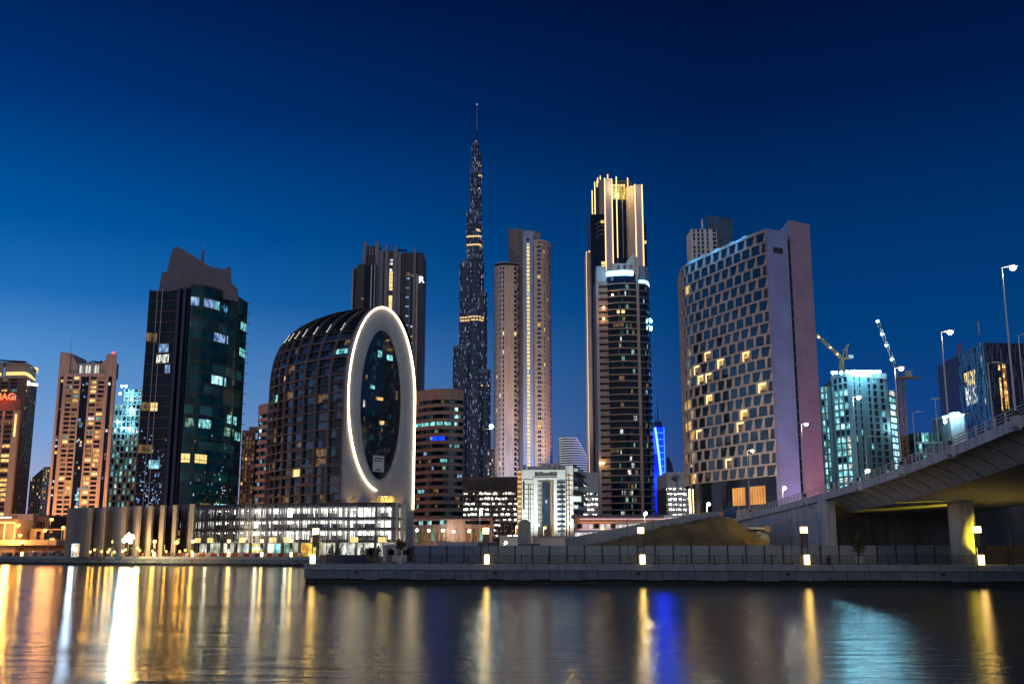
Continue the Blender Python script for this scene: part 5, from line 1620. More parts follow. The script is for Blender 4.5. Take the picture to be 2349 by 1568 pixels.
# ---- supertall needle tower
def needle():
    Y = 1840
    root = tower('needle_tower', 'slender stepped supertall tower with needle spire in the centre distance', 'skyscraper', 1091, 1000, Y)
    tiers = [(1100, 1041.5, 1131), (1020, 1041.5, 1124), (851, 1041.5, 1124), (798, 1041.5, 1116.5), (675, 1056, 1116.5), (605, 1056, 1109.5), (548, 1071, 1107), (487, 1071.5, 1104), (440, 1080.5, 1102.5), (394, 1081, 1099.5), (373, 1086, 1098.8), (352, 1087.5, 1095), (330, 1085, 1094.5), (296, 1088, 1093.5), (284, 1089.5, 1093)]
    # vertical extent of each wing step: list of (ytop, half extent left or right)
    xc = xat(1091, 700, Y)
    def X(x, y): return xat(x, y, Y)
    left_ = [(798, 1041.5), (605, 1056), (487, 1071.5), (394, 1080.5), (373, 1086), (330, 1085.5)]
    right_ = [(851, 1124), (675, 1116.5), (605, 1109.5), (548, 1106.5), (440, 1102.5), (373, 1099), (352, 1095)]
    def wing(ang, r, w_, z0, z1, mat='glass_burj'):
        """wing with a rounded nose pointing away from the core"""
        ca, sa = cos(ang), sin(ang); pts = [(0, w_)]
        for k in range(9):
            a = pi / 2 - pi * k / 8
            pts.append((max(.5, r - w_) + w_ * cos(a), w_ * sin(a)))
        pts.append((0, -w_)); pts = pts[::-1]
        return [(xc + u * ca - v * sa, Y + u * sa + v * ca) for u, v in pts], z0, z1
    rootm = []
    def addwing(name, steps, ang, wid):
        zprev = None
        for i, (r, zt_) in enumerate(steps):
            mb = MB(); poly, a, b = wing(ang, r, wid * (1 - .06 * i), G if i == 0 else steps[i - 1][1] + .01 if 0 else G, zt_)
            mb.prism(poly, G, zt_, 'glass_burj', 'burj_steel'); rootm.append((poly, zt_)); mb.build(name, root)
    # left wing points left-front, right wing points right, third wing points away and slightly to the front
    ca = cos(radians(200)); cb = cos(radians(-25))
    ls = []
    for y, x in left_: ls.append((abs((X(x, y) - xc) / ca), zat(y, Y)))
    rs = []
    for y, x in right_: rs.append((abs((X(x, y) - xc) / cb), zat(y, Y)))
    addwing('wing', ls, radians(200), 13); addwing('wing', rs, radians(-25), 12.5)
    fs_ = [(34, zat(900, Y)), (27, zat(730, Y)), (20, zat(590, Y)), (15, zat(500, Y)), (9, zat(420, Y))]
    addwing('wing', fs_, radians(270), 12)
    for (y, r) in ((440, 8.5), (394, 7.2), (373, 5.8), (330, 4.2), (300, 2.4)):
        mb = MB(); mb.cyl(xc, Y, G, zat(y, Y), r, 'glass_burj', 14); mb.build('core', root)
    mb = MB()
    mb.tube([(xc, Y, zat(302, Y)), (xc, Y, zat(276, Y))], 1.7, 'burj_steel', 8, 1.0); mb.tube([(xc, Y, zat(276, Y)), (xc, Y, zat(239, Y))], .7, 'steel', 6, .35); mb.build('spire', root)
    mb = MB(); mb.ball((xc, Y, zat(239.5, Y)), 1.3, 'band_white', 6); mb.build('beacon', root)
    # floor bands and steel fins on every wing step, then sparkling windows
    mbf = MB(); mbb = MB(); cells = []
    for poly, zt_ in rootm:
        sf = Surf(poly, False)
        z = G + 20
        while z < zt_ - 2:
            mbb.cell(sf, 0, sf.L, z, z + .9, 0, .35, 'burj_steel', 14); z += 8.5
        for k in range(int(sf.L / 3.2)):
            t = k * 3.2; mbf.cell(sf, t - .22, t + .22, G + 20, zt_, .0, .7, 'burj_steel')
        mbf.cell(sf, 0, sf.L, zt_ - 5.5, zt_ + .6, 0, .8, 'burj_steel', 14)
        nlo = max(0, zt_ - 190)
        for k in range(int(sf.L * (zt_ - nlo) / 105)):
            t = RND.uniform(.02, .98) * sf.L; z = RND.uniform(nlo, zt_ - 4)
            p = sf.p(t, 1, z)
            if sf.p(t, 1, z)[1] > Y + 6: continue
            cells.append((sf, t, t + RND.uniform(.5, 1.0), z, z + RND.choice([2.2, 3, 4.5, 7]), .72, .9, 'spark'))
        if RND.random() < .3:
            for k in range(8):
                t = RND.uniform(.1, .85) * sf.L; z = zt_ - RND.choice([28, 30, 75])
                cells.append((sf, t, t + RND.uniform(2, 5), z, z + 2.6, .72, .92, 'spark_warm'))
    mbb.build('floor_bands', root, kind='stuff'); mbf.build('steel_fins', root, kind='stuff')
    mb = MB()
    for c in cells: mb.cell(*c)
    mb.build('lit_windows', root, kind='stuff')
    for y, x0, x1 in ((742, 1057, 1113), (735, 1058, 1112), (549, 1072, 1106), (568, 1073, 1104)):
        z = zat(y, Y); mb = MB()
        for k in range(9):
            f = (k + RND.uniform(.0, .4)) / 9; xx = X(x0 + (x1 - x0) * f, y)
            for poly, zt_ in rootm[:1]: pass
            # nearest front face of the wings at this height
            yy = Y - 14 + abs(xx - xc) * .1
            cand = [Y + 40]
            for poly, zt_ in rootm:
                if zt_ < z: continue
                s_ = Surf(poly)
                for j in range(40):
                    q = s_.p(s_.L * j / 39, 1.0, 0)
                    if abs(q[0] - xx) < 2.2: cand.append(q[1])
            yy = min(cand)
            if yy < Y + 30: mb.box(xx - 2, xx + 2, yy - .6, yy, z, z + 2.8, 'spark_warm')
        if mb.v: mb.build('lit_floor', root)
    for x, y, m_ in ((1093, 330, 'spark'), (1100, 438, 'spark_warm'), (1103, 569, 'spark_warm'), (1080, 487, 'spark'), (1095, 381, 'spark')):
        mb = MB(); mb.ball((X(x, y), Y - 14, zat(y, Y)), 1.6, m_, 6); mb.build('terrace_light', root)
    # lower tower in front of its foot
    root2 = tower('apartment_tower', 'small grey tower with bright white floodlight at the foot of the needle tower', 'tower', 1124, 1100, 1500)
    X0, X1 = xat(1118, 1060, 1500), xat(1136, 1060, 1500); sf = Surf([(X0, 1500), (X1, 1500)]); z1 = zat(1030, 1500)
    mb = MB(); mb.prism([(X0, 1501.5), (X1, 1501.5), (X1, 1520), (X0, 1520)], G, z1, 'burj_steel'); cells = []
    facade(mb, cells, sf, G + 20, z1, 26, ncols(0, sf.L, 4, .6), 'concrete', pick({'glass_dark': 4, 'lit_dim': 2, 'lit_white': 1}), 1.5)
    mb.build('wall', root2); windows(root2, cells, 20)
    mb = MB(); mb.ball((xat(1127, 978, 1490), 1490, zat(977, 1490)), 3.0, 'flood_cyan', 8); mb.tube([(xat(1127, 978, 1490), 1492, z1), (xat(1127, 978, 1490), 1492, zat(975, 1490))], .8, 'steel', 6); mb.tube([(xat(1103, 978, 1490), 1492, zat(984, 1490)), (xat(1130, 978, 1490), 1492, zat(984, 1490))], .8, 'crane_yellow', 6); mb.build('floodlight_mast', root2)

# ---- pale curved pair with the yellow window column
def pale_pair():
    Y = 700
    root = tower('apartment_tower', 'pale curved twin winged tower with one bright yellow window column', 'tower', 1200, 900, Y)
    def x(cx): return xat(1118 + cx * .1918, 600, Y)
    def z(cy): return zat(507.4 + cy * .1918, Y)
    mats = 'beige'
    zb = G + 10
    # left wing, rounded to the left
    pts = [(x(80), Y + 16), (x(84), Y + 8), (x(100), Y + 2.5), (x(140), Y - .5), (x(210), Y - 1.5), (x(300), Y - .5), (x(372), Y + 1.5)]
    sf = Surf(pts, True); z1 = z(545)
    mb = MB(); mb.prism(inset(sf, -.7) + [(x(372), Y + 26), (x(100), Y + 26)], G, z1, 'beige')
    cells = []; rows = 56
    def tcol(cx):   # arclength under picture column
        best = min(range(201), key=lambda k: abs(sf.p(sf.L * k / 200, 0, 0)[0] - x(cx)))
        return sf.L * best / 200
    W = [(tcol(106), tcol(122)), (tcol(145), tcol(160)), (tcol(184), tcol(200)), (tcol(320), tcol(350))]
    pk = lambda r, c: RND.choices(['glass_dark', 'lit_yellow', 'lit_dim'], [10, 2.2 if r in (8, 9, 20, 40, 41, 46, 50, 51) else .35, 1])[0]
    facade(mb, cells, sf, zb, z1, rows, W, 'beige', pk, .7, .3, 3)
    mb.cell(sf, 0, sf.L, z1, z1 + .8, -.7, .3, 'beige', 16)
    mb.build('wing', root)
    mb = MB(); sb = Surf([(q[0] * .9998, q[1] + 1.5) for q in pts[1:]], True); mb.cell(sb, 0, sb.L, z1 + .81, z(498), -.5, 0, 'glass_navy', 12)
    mb.cell(sb, 0, sb.L, z(498), z(490), -3, .6, 'pale_concrete', 12); mb.build('penthouse', root)
    mb = MB()
    for r in range(rows):       # balconies beside the dark shaft and on the far left edge
        za = zb + (z1 - zb) * r / rows
        mb.box(x(352), x(374), Y - .8, Y + 1.4, za, za + 1.2, 'glass_burj' if r % 2 else 'grey_fin')
        mb.cell(sf, 0, 2.6, za, za + 1.0, .0, 1.0, 'grey_fin', 2)
    mb.build('balconies', root, kind='stuff')
    # centre: tall slab block and bluish shaft
    mb = MB(); mb.prism([(x(250), Y + 6), (x(425), Y + 5), (x(425), Y + 24), (x(250), Y + 24)], G, z(62), 'taupe'); mb.build('core_block', root)
    c2 = Surf([(x(425), Y + 4.5), (x(480), Y + 3.2), (x(560), Y + 4), (x(640), Y + 8)], True)
    mb = MB(); mb.prism(inset(c2, 0, 10) + [(x(640), Y + 24), (x(425), Y + 24)], G, z(95), 'beige'); mb.cell(c2, c2.L * .5, c2.L, z(100), z(92), 0, .4, 'beige', 5); mb.build('core_block', root)
    mb = MB(); mb.prism([(x(424), Y + 1), (x(550), Y + 1), (x(550), Y + 8), (x(424), Y + 8)], G, z(125), 'hotel_blue_wall'); mb.build('stair_shaft', root)
    s2 = Surf([(x(472), Y + 1), (x(504), Y + 1)]); wc = []
    for k in range(57):
        cy = 292 + k * 46.5
        wc.append((s2, 0, s2.L, z(cy + 34), z(cy), .01, .2, 'lit_white' if k in (12, 32) else 'lit_yellow'))
    wc.append((s2, 0, s2.L, z(230), z(200), .01, .2, 'glass_dark')); wc.append((s2, 0, s2.L, z(275), z(262), .01, .2, 'lit_white'))
    for c in wc: mbw = MB(); mbw.cell(*c); mbw.build('stair_window', root)
    # right wing, rounded to the right
    pts = [(x(556), Y - 1), (x(600), Y - 2.2), (x(645), Y - 2.2), (x(700), Y - .5), (x(740), Y + 3), (x(762), Y + 8), (x(772), Y + 16)]
    sf = Surf(pts, True); z1 = z(248)
    mb = MB(); mb.prism(inset(sf, -.7) + [(x(765), Y + 26), (x(556), Y + 26)], G, z1, 'beige')
    def tcol(cx):
        best = min(range(201), key=lambda k: abs(sf.p(sf.L * k / 200, 0, 0)[0] - x(cx)))
        return sf.L * best / 200
    W2 = [(tcol(596), tcol(632)), (tcol(672), tcol(687)), (tcol(716), tcol(728)), (tcol(737), tcol(750)), (sf.L * .86, sf.L * .93)]
    cells2 = []
    pk = lambda r, c: RND.choices(['glass_dark', 'lit_yellow', 'lit_dim', 'lit_warm'], [8, .5, 2.5, .8])[0]
    facade(mb, cells2, sf, zb, z1, 66, W2, 'beige', pk, .7, .3, 3)
    mb.cell(sf, 0, sf.L, z1, z1 + 1, -.7, .3, 'beige', 16)
    mb.build('wing', root)
    mb = MB()
    for r in range(66):
        za = zb + (z1 - zb) * r / 66
        mb.cell(sf, W2[0][0] - (.0 if r % 2 else 1), W2[0][1] + (1.2 if r % 2 else 0), za, za + .9, -.3, .8, 'pale_concrete', 1)
    mb.build('balconies', root, kind='stuff')
    windows(root, cells + cells2, 100)
    # unseen spots added to brighten the wings and shaft, like city light
    spot((x(860), Y - 40, 30), (x(760), Y + 4, 130), (1, .5, .12), 160000, 60, 2, root)
    spot((x(200), Y - 90, 20), (x(300), Y, 130), (1, .84, .74), 330000, 80, 3, root)
    spot((x(500), Y - 60, 10), (x(500), Y, 60), (.35, .5, 1), 160000, 50, 3, root)

# ---- tower with vertical light lines
def line_tower():
    Y = 650
    root = tower('line_light_tower', 'tall stepped tower outlined by vertical golden light lines', 'skyscraper', 1420, 600, Y)
    def x(cx): return xat(1324.8 + cx * .2157, 500, Y)
    def z(cy): return zat(375.8 + cy * .2157, Y)
    def blk(name, a, b, cy, y0, d, mat, z0=G):
        mb = MB(); mb.box(x(a), x(b), Y + y0, Y + y0 + d, z0, z(cy), mat); return mb.build(name, root)
    blk('core_block', 215, 600, 118, 10, 24, 'dark_clad')
    blk('core_block', 376, 530, 170, 7, 3, 'glass_navy')
    blk('pier', 292, 376, 155, 0, 22, 'violet_pier'); blk('pier', 618, 706, 208, 2, 22, 'violet_pier')
    mb = MB(); mb.prism([(x(530), Y + 8), (x(560), Y + 5), (x(617), Y + 2.2), (x(617), Y + 20), (x(530), Y + 20)], G, z(212), 'beige'); mb.build('return_wall', root)
    blk('pier', 240, 291, 152, 3, 20, 'grey_fin')
    blk('side_bay', 196, 239.5, 205, 5, 20, 'dark_clad'); blk('side_bay', 166, 195.5, 275, 7, 18, 'dark_clad'); blk('side_bay', 140, 165.5, 530, 8, 16, 'dark_clad')
    blk('side_bay', 98, 139.5, 895, 9, 16, 'beige'); blk('side_bay', 707, 742, 600, 6, 16, 'glass_navy'); blk('side_bay', 140, 239, 890, 4.9, 3, 'glass_navy'); blk('side_bay', 141, 290, 520, 2.9, 3, 'glass_navy')
    blk('crown_fin', 337, 350, 60, 9, 3, 'taupe'); blk('crown_fin', 424, 438, 95, 6.5, 3, 'taupe'); blk('crown_fin', 552, 566, 95, 9, 3, 'taupe'); blk('crown_fin', 258, 272, 70, 10, 3, 'taupe'); blk('crown_fin', 228, 242, 92, 9.9, 3, 'taupe')
    lines = [(343, 60, 158, 8.8), (431, 100, 968, 6.3), (559, 98, 212, 8.8), (264, 70, 145, 9.8), (235, 92, 150, 9.7), (294, 152, 1300, -.25), (371, 160, 1300, -.25), (621, 206, 1300, 1.7), (697, 208, 1300, 1.7),
             (195, 165, 512, 4.7), (221, 146, 220, 4.8), (168, 245, 515, 6.7), (150, 528, 880, 7.7), (180, 508, 885, 4.6), (101, 892, 3290, 8.7), (129, 880, 3290, 8.7)]
    for cx, a, b, o in lines:
        mb = MB(); mb.box(x(cx) - .32, x(cx) + .32, Y + o, Y + o + .3, max(G + 8, z(b)), z(a), 'fin_light'); mb.build('light_line', root)
    mb = MB(); mb.box(x(488), x(495), Y + 6.5, Y + 6.9, z(968), z(345), 'steel'); mb.build('mullion', root)
    sf = Surf([(x(378), Y + 7), (x(530), Y + 7)])
    for r in range(6):
        for k in range(5):
            mb = MB(); h = (z(178) - z(345)) / 6
            m_ = 'lit_white' if r == 1 and k < 2 else ('lit_gold' if r < 5 else 'lit_yellow')
            mb.cell(sf, sf.L * k / 5 + .15, sf.L * (k + 1) / 5 - .15, z(345) + r * h + .2, z(345) + (r + 1) * h - .1, .01, .25, m_); mb.build('lit_pane', root)
    point((x(450), Y - 3, z(250)), (1, .7, .25), 9000, 1, root)
    mb = MB()
    for k in range(4):          # glowing curved floor lines on the left bay
        zz = z(600 + k * 45); mb.tube([(x(192), Y + 2.5, zz - 2.5), (x(225), Y + 2.2, zz - .6), (x(258), Y + 2.2, zz), (x(288), Y + 2.5, zz)], .22, 'steel', 5)
    for k in range(4): mb.tube([(x(700), Y + 5.6, z(655 + k * 44)), (x(742), Y + 5.6, z(655 + k * 44))], .22, 'steel', 5)
    mb.build('floor_lines', root)
    cells = []
    sA = Surf([(x(144), Y + 4.9), (x(290), Y + 4.9)]); u = lambda c: x(c) - x(144)
    for cy in (1062, 1100, 1140, 1180, 1302): cells.append((sA, u(146), u(172), z(cy + 14), z(cy - 14), .01, .2, 'lit_yellow'))
    for cy in (1500, 1560, 1900, 1960, 2020, 2600): cells.append((sA, u(146), u(170), z(cy + 14), z(cy - 14), .01, .2, 'lit_warm'))
    sB = Surf([(x(242), Y + 2.9), (x(290), Y + 2.9)])
    for cy in (1040, 1076, 600): cells.append((sB, .5, sB.L, z(cy + 14), z(cy - 14), .01, .2, 'lit_yellow'))
    sC = Surf([(x(708), Y + 6), (x(742), Y + 6)]); cells.append((sC, .4, sC.L * .9, z(820), z(782), .01, .2, 'lit_yellow'))
    windows(root, cells, 60)
    mb = MB(); mb.box(x(100), x(139), Y + 8.6, Y + 8.9, G + 8, z(900), 'beige')
    mb.build('side_face', root)

# ---- balcony tower with the white-blue cornice
def balcony_tower():
    Y = 480
    root = tower('balcony_tower', 'round fronted tower with curved balconies and a blazing white blue cornice', 'tower', 1430, 900, Y)
    zT = zat(622, Y - 6)
    Xa, Xb, Xc, Xd, Xe = xat(1366.5, 640, Y), xat(1392, 640, Y), xat(1456.5, 640, Y), xat(1464, 640, Y), xat(1493, 640, Y)
    pf = []
    for k in range(13):
        f = k / 12; pf.append((Xb + (Xc - Xb) * f, Y - 1 - 3.6 * sin(pi * min(1, f * .62 + .12)) + 1.4 + .0))
    sf = Surf(pf, True)
    pr = [(Xd, Y - 1.2), (Xd + 2.5, Y - 1), (Xd + 4.4, Y + 1.5), (Xe - .3, Y + 8), (Xe, Y + 14)]
    sr = Surf(pr, True)
    mb = MB(); mb.prism([(Xa + .6, Y + 2)] + inset(sf, -.6, 12) + inset(sr, -.6, 8) + [(Xe + .5, Y + 26), (Xa + .6, Y + 26)], G, zT, 'dark_clad'); mb.build('core', root)
    base = G + 10; rows = 37; h = (zat(655, Y) - base) / rows
    mb = MB(); mb.cell(sf, 0, sf.L, base, zT, -.6, -.35, 'glass_navy', 14); mb.build('glazing', root)
    mb = MB(); mb.cell(sr, 0, sr.L, base, zT, -.6, -.35, 'glass_navy', 8); mb.build('glazing', root)
    mb = MB(); mb.box(Xa, Xa + 1.2, Y - .5, Y + 3, G, zat(652, Y), 'beige'); mb.build('end_wall', root)
    mb = MB(); mb.box(Xc + .1, Xd - .05, Y - 2.3, Y + 1, G, zat(592, Y), 'salmon'); mb.build('central_pilaster', root)
    mb = MB(); mb.box(Xa + .4, Xb - .3, Y - .3, Y + 8, zat(655, Y), zat(611, Y), 'pale_concrete'); mb.build('plant_box', root)
    for r in range(rows + 1):
        z = base + r * h
        mb = MB(); 
        mb.cell(sf, -.0, sf.L, z, z + .5, -.34, .75, 'salmon', 14)
        mb.build('balcony_slab', root)
        mb = MB(); mb.box(Xa + 1.21, Xb + .2, Y - .45, Y + 2.2, z - .1, z + 1.95, 'salmon'); mb.build('balcony_front', root)
        mb = MB(); mb.cell(sr, 0, sr.L, z, z + .45, -.34, .7, 'taupe', 8); mb.build('balcony_slab', root)
    cells = []
    R_ = random.Random(9)
    for k in range(64):
        r = R_.randrange(rows); t = R_.uniform(.30, .86) * sf.L; w_ = R_.uniform(.5, 1.6)
        cells.append((sf, t, t + w_, base + r * h + .75, base + (r + 1) * h - .4, -.34, -.3, R_.choice(['lit_green', 'lit_green', 'lit_dim', 'lit_dim', 'lit_white', 'glow_teal_dim', 'glass_blue'])))
    for r, u0, u1, m_ in ((32, .32, .42, 'lit_yellow'), (32, .48, .6, 'lit_yellow'), (30, .2, .55, 'lit_dim'), (11, .0, .3, 'lit_dim')):
        cells.append((sf, u0 * sf.L, u1 * sf.L, base + r * h + 1.5, base + (r + 1) * h - .1, -.34, -.28, m_, 2))
    for k in range(40):
        r = R_.randrange(rows); t = R_.uniform(.1, .8) * sr.L; cells.append((sr, t, t + .9, base + r * h + .7, base + (r + 1) * h - .4, -.34, -.28, R_.choice(['lit_dim', 'lit_blue', 'lit_green', 'glass_blue', 'lit_dim'])))
    windows(root, cells, 100)
    for (x, y) in ((1369 + 16, 731), (1385, 705), (1378, 1062), (1384, 1062), (1405, 676), (1418, 674)):
        mb = MB(); mb.ball((xat(x, y, Y - 1.5), Y - 1.6, zat(y, Y - 1.5)), .5, 'lamp_warm', 8); mb.build('balcony_lamp', root)
        point((xat(x, y, Y - 1.5), Y - 3, zat(y, Y - 1.5)), (1, .7, .3), 60, .3, root)
    # cornice light band
    mb = MB(); mb.cell(sf, sf.L * .0, sf.L * .9, zT - 1.3, zT + 1.0, .2, .8, 'band_blue', 14); mb.build('cornice_light', root)
    mb = MB(); mb.cell(sr, 0, sr.L * .85, zT - 4.5, zT - 3.2, .3, .6, 'band_blue', 6); mb.build('cornice_light', root)
    mb = MB(); mb.cell(sf, -.0, sf.L, zT + 1.01, zT + 1.6, -.6, 1.0, 'salmon', 14)
    for k in range(4): mb.box(Xb + 3 + k * 3, Xb + 5 + k * 3, Y - 1, Y + 1, zT + 2.3, zT + 4.4, 'salmon')
    mb.box(Xb + 2.5, Xc, Y - 1.2, Y + 1.5, zT + 4.41, zT + 5.2, 'beige'); mb.build('roof_frame', root)
    mb = MB(); mb.prism([(Xc - 4, Y - 1.5), (Xc, Y - 1.7), (Xc, Y - .9), (Xc - 4, Y - .9)], zT + 5.21, [zT + 6, zT + 10.5, zT + 10.5, zT + 6], 'sand_wall'); mb.build('roof_sail', root)
    mb = MB(); mb.cell(sr, .3, sr.L, zT - 3, zT + 4, .2, .4, 'grey_fin', 6); mb.build('glass_screen', root)
    point((xat(1425, 610, 470), 468, zT + 2), (.15, .55, 1), 3500, 1, root)
    point((xat(1380, 640, 470), 471, zT + 0), (.4, .75, 1), 500, 1, root)
    for x, y in ((1499, 755), (1498.5, 738), (1490, 640)):
        mb = MB(); mb.ball((xat(x - 7, y, Y + 6), Y + 4, zat(y, Y + 6)), .55, 'flood_cyan', 8, 2.0); mb.build('wall_light', root)

# ---- blue neon tower
def neon():
    Y = 750
    root = tower('neon_tower', 'slim tower washed in electric blue neon with a bright curved edge line', 'tower', 1513, 1100, Y)
    xl = [(1502.6, 980), (1507, 1010), (1511, 1042), (1515.5, 1085), (1513, 1130), (1510.6, 1176)]
    x1 = 1526
    mb = MB()
    fr = [(xat(x, y, Y), zat(y, Y)) for x, y in xl]; XR = xat(x1, 1080, Y)
    vs = []; fs = []
    for X_, z_ in fr: vs += [(X_, Y, z_), (XR, Y, z_), (XR, Y + 18, z_), (X_, Y + 18, z_)]
    for i in range(len(fr) - 1):
        for j in range(4): fs.append((4 * i + j, 4 * i + (j + 1) % 4, 4 * i + 4 + (j + 1) % 4, 4 * i + 4 + j))
    fs += [(0, 1, 2, 3), tuple(4 * (len(fr) - 1) + j for j in (3, 2, 1, 0))]
    mb.add(vs, fs, 'neon_blue'); mb.build('blue_wall', root)
    mb = MB(); mb.box(xat(1500, 1080, Y), XR - .01, Y + 2, Y + 16, G, zat(1040, Y), 'navy_panel'); mb.build('side_wall', root)
    mb = MB(); mb.tube([(X_, Y - .5, z_) for X_, z_ in fr], .75, 'neon_line', 6); mb.build('neon_edge', root)
    mb = MB(); mb.tube([(XR - .2, Y - .4, fr[0][1]), (XR - .2, Y - .4, fr[-1][1])], .3, 'neon_rung', 6); mb.build('neon_edge', root)
    for k in range(12):
        y = 992 + k * 15.2; X_ = None
        for (xa, ya), (xb, yb) in zip(xl, xl[1:]):
            if ya <= y <= yb: X_ = xat(xa + (xb - xa) * (y - ya) / (yb - ya), y, Y)
        if X_ is None: continue
        mb = MB(); mb.box(X_ + .5, XR - .6, Y - .5, Y - .1, zat(y, Y) - .25, zat(y, Y) + .25, 'neon_rung'); mb.build('neon_floor_line', root)
    mb = MB(); mb.box(xat(1503, 975, Y), XR - 1, Y + 3, Y + 14, fr[0][1] + .01, zat(965, Y), 'dark_clad'); mb.build('plant_room', root)
    mb = MB(); mb.tube([(xat(1513, 966, Y), Y + 8, zat(966, Y)), (xat(1513, 966, Y), Y + 8, zat(914, Y))], .5, 'black_metal', 6, .1); mb.tube([(xat(1508, 966, Y), Y + 8, zat(966, Y)), (xat(1508, 966, Y), Y + 8, zat(940, Y))], .3, 'black_metal', 6, .1); mb.build('mast', root)
    point((xat(1520, 1100, Y - 12), Y - 14, zat(1100, Y)), (.01, .05, 1), 90000, 2, root)
    # dark curved roof behind it
    Y2 = 900; r2 = tower('sail_roof_building', 'small dark sail shaped roof right of the blue neon tower', 'building', 1538, 1070, Y2)
    mb = MB(); pr = [(1530, 1100), (1530, 1052), (1533, 1046), (1540, 1060), (1546, 1082), (1547, 1100)]
    f = [(xat(x, y, Y2), Y2, zat(y, Y2)) for x, y in pr]; b_ = [(x, Y2 + 12, z) for x, _, z in f]; n = len(f)
    mb.add(f + b_, [tuple(range(n)), tuple(n + i for i in range(n))[::-1]] + [(i, n + i, n + (i + 1) % n, (i + 1) % n) for i in range(n)], 'navy_panel'); mb.build('roof', r2)
    mb = MB(); mb.box(f[0][0] + .1, f[-1][0] - .1, Y2 + .1, Y2 + 11.9, G, zat(1100.5, Y2), 'glass_navy'); mb.build('wall', r2)

# ---- banded round building
def banded():
    Y = 820
    root = tower('banded_round_building', 'pale banded building with narrowing rounded top in the distance', 'building', 1315, 1040, Y)
    rows = 17; yt, yb = 1003.5, 1090
    mb = MB()
    for r in range(rows):
        f = r / (rows - 1); y = yb + (yt - yb) * f
        xl = 1284.5 - 2.0 * f; xr = 1352 - 2 * f if f < .3 else 1351 - 27 * ((f - .3) / .7) ** 1.5
        Xl, Xr = xat(xl, y, Y), xat(xr, y, Y)
        cx, rx = (Xl + Xr) / 2, (Xr - Xl) / 2
        pts = [(cx - rx * cos(pi * k / 16), Y - 9 * sin(pi * k / 16)) for k in range(17)]
        h = (zat(yt, Y) - zat(yb, Y)) / (rows - 1); z = zat(y, Y)
        sf = Surf(pts, True)
        m1 = MB(); m1.prism([(cx + (px - cx) * .96, Y + (py - Y) * .93) for px, py in pts] + [(Xr, Y + 12), (Xl, Y + 12)], z - h, z - .01, 'glass_navy'); m1.build('glass_storey', root)
        m1 = MB(); m1.cell(sf, 0, sf.L, z - .75, z + .0, -1.4, .3, 'white_wall', 16)
        m1.build('balcony_band', root)
        m1 = MB(); m1.cell(sf, .5, sf.L - .5, z - 1.05, z - .76, -.5, .32, 'band_white', 16); m1.build('band_light', root)
    mb.prism([(xat(1284, 1095, Y), Y - 4), (xat(1352, 1095, Y), Y - 4), (xat(1352, 1095, Y), Y + 12), (xat(1284, 1095, Y), Y + 12)], G, zat(1095, Y), 'glass_dark'); mb.build('base', root)

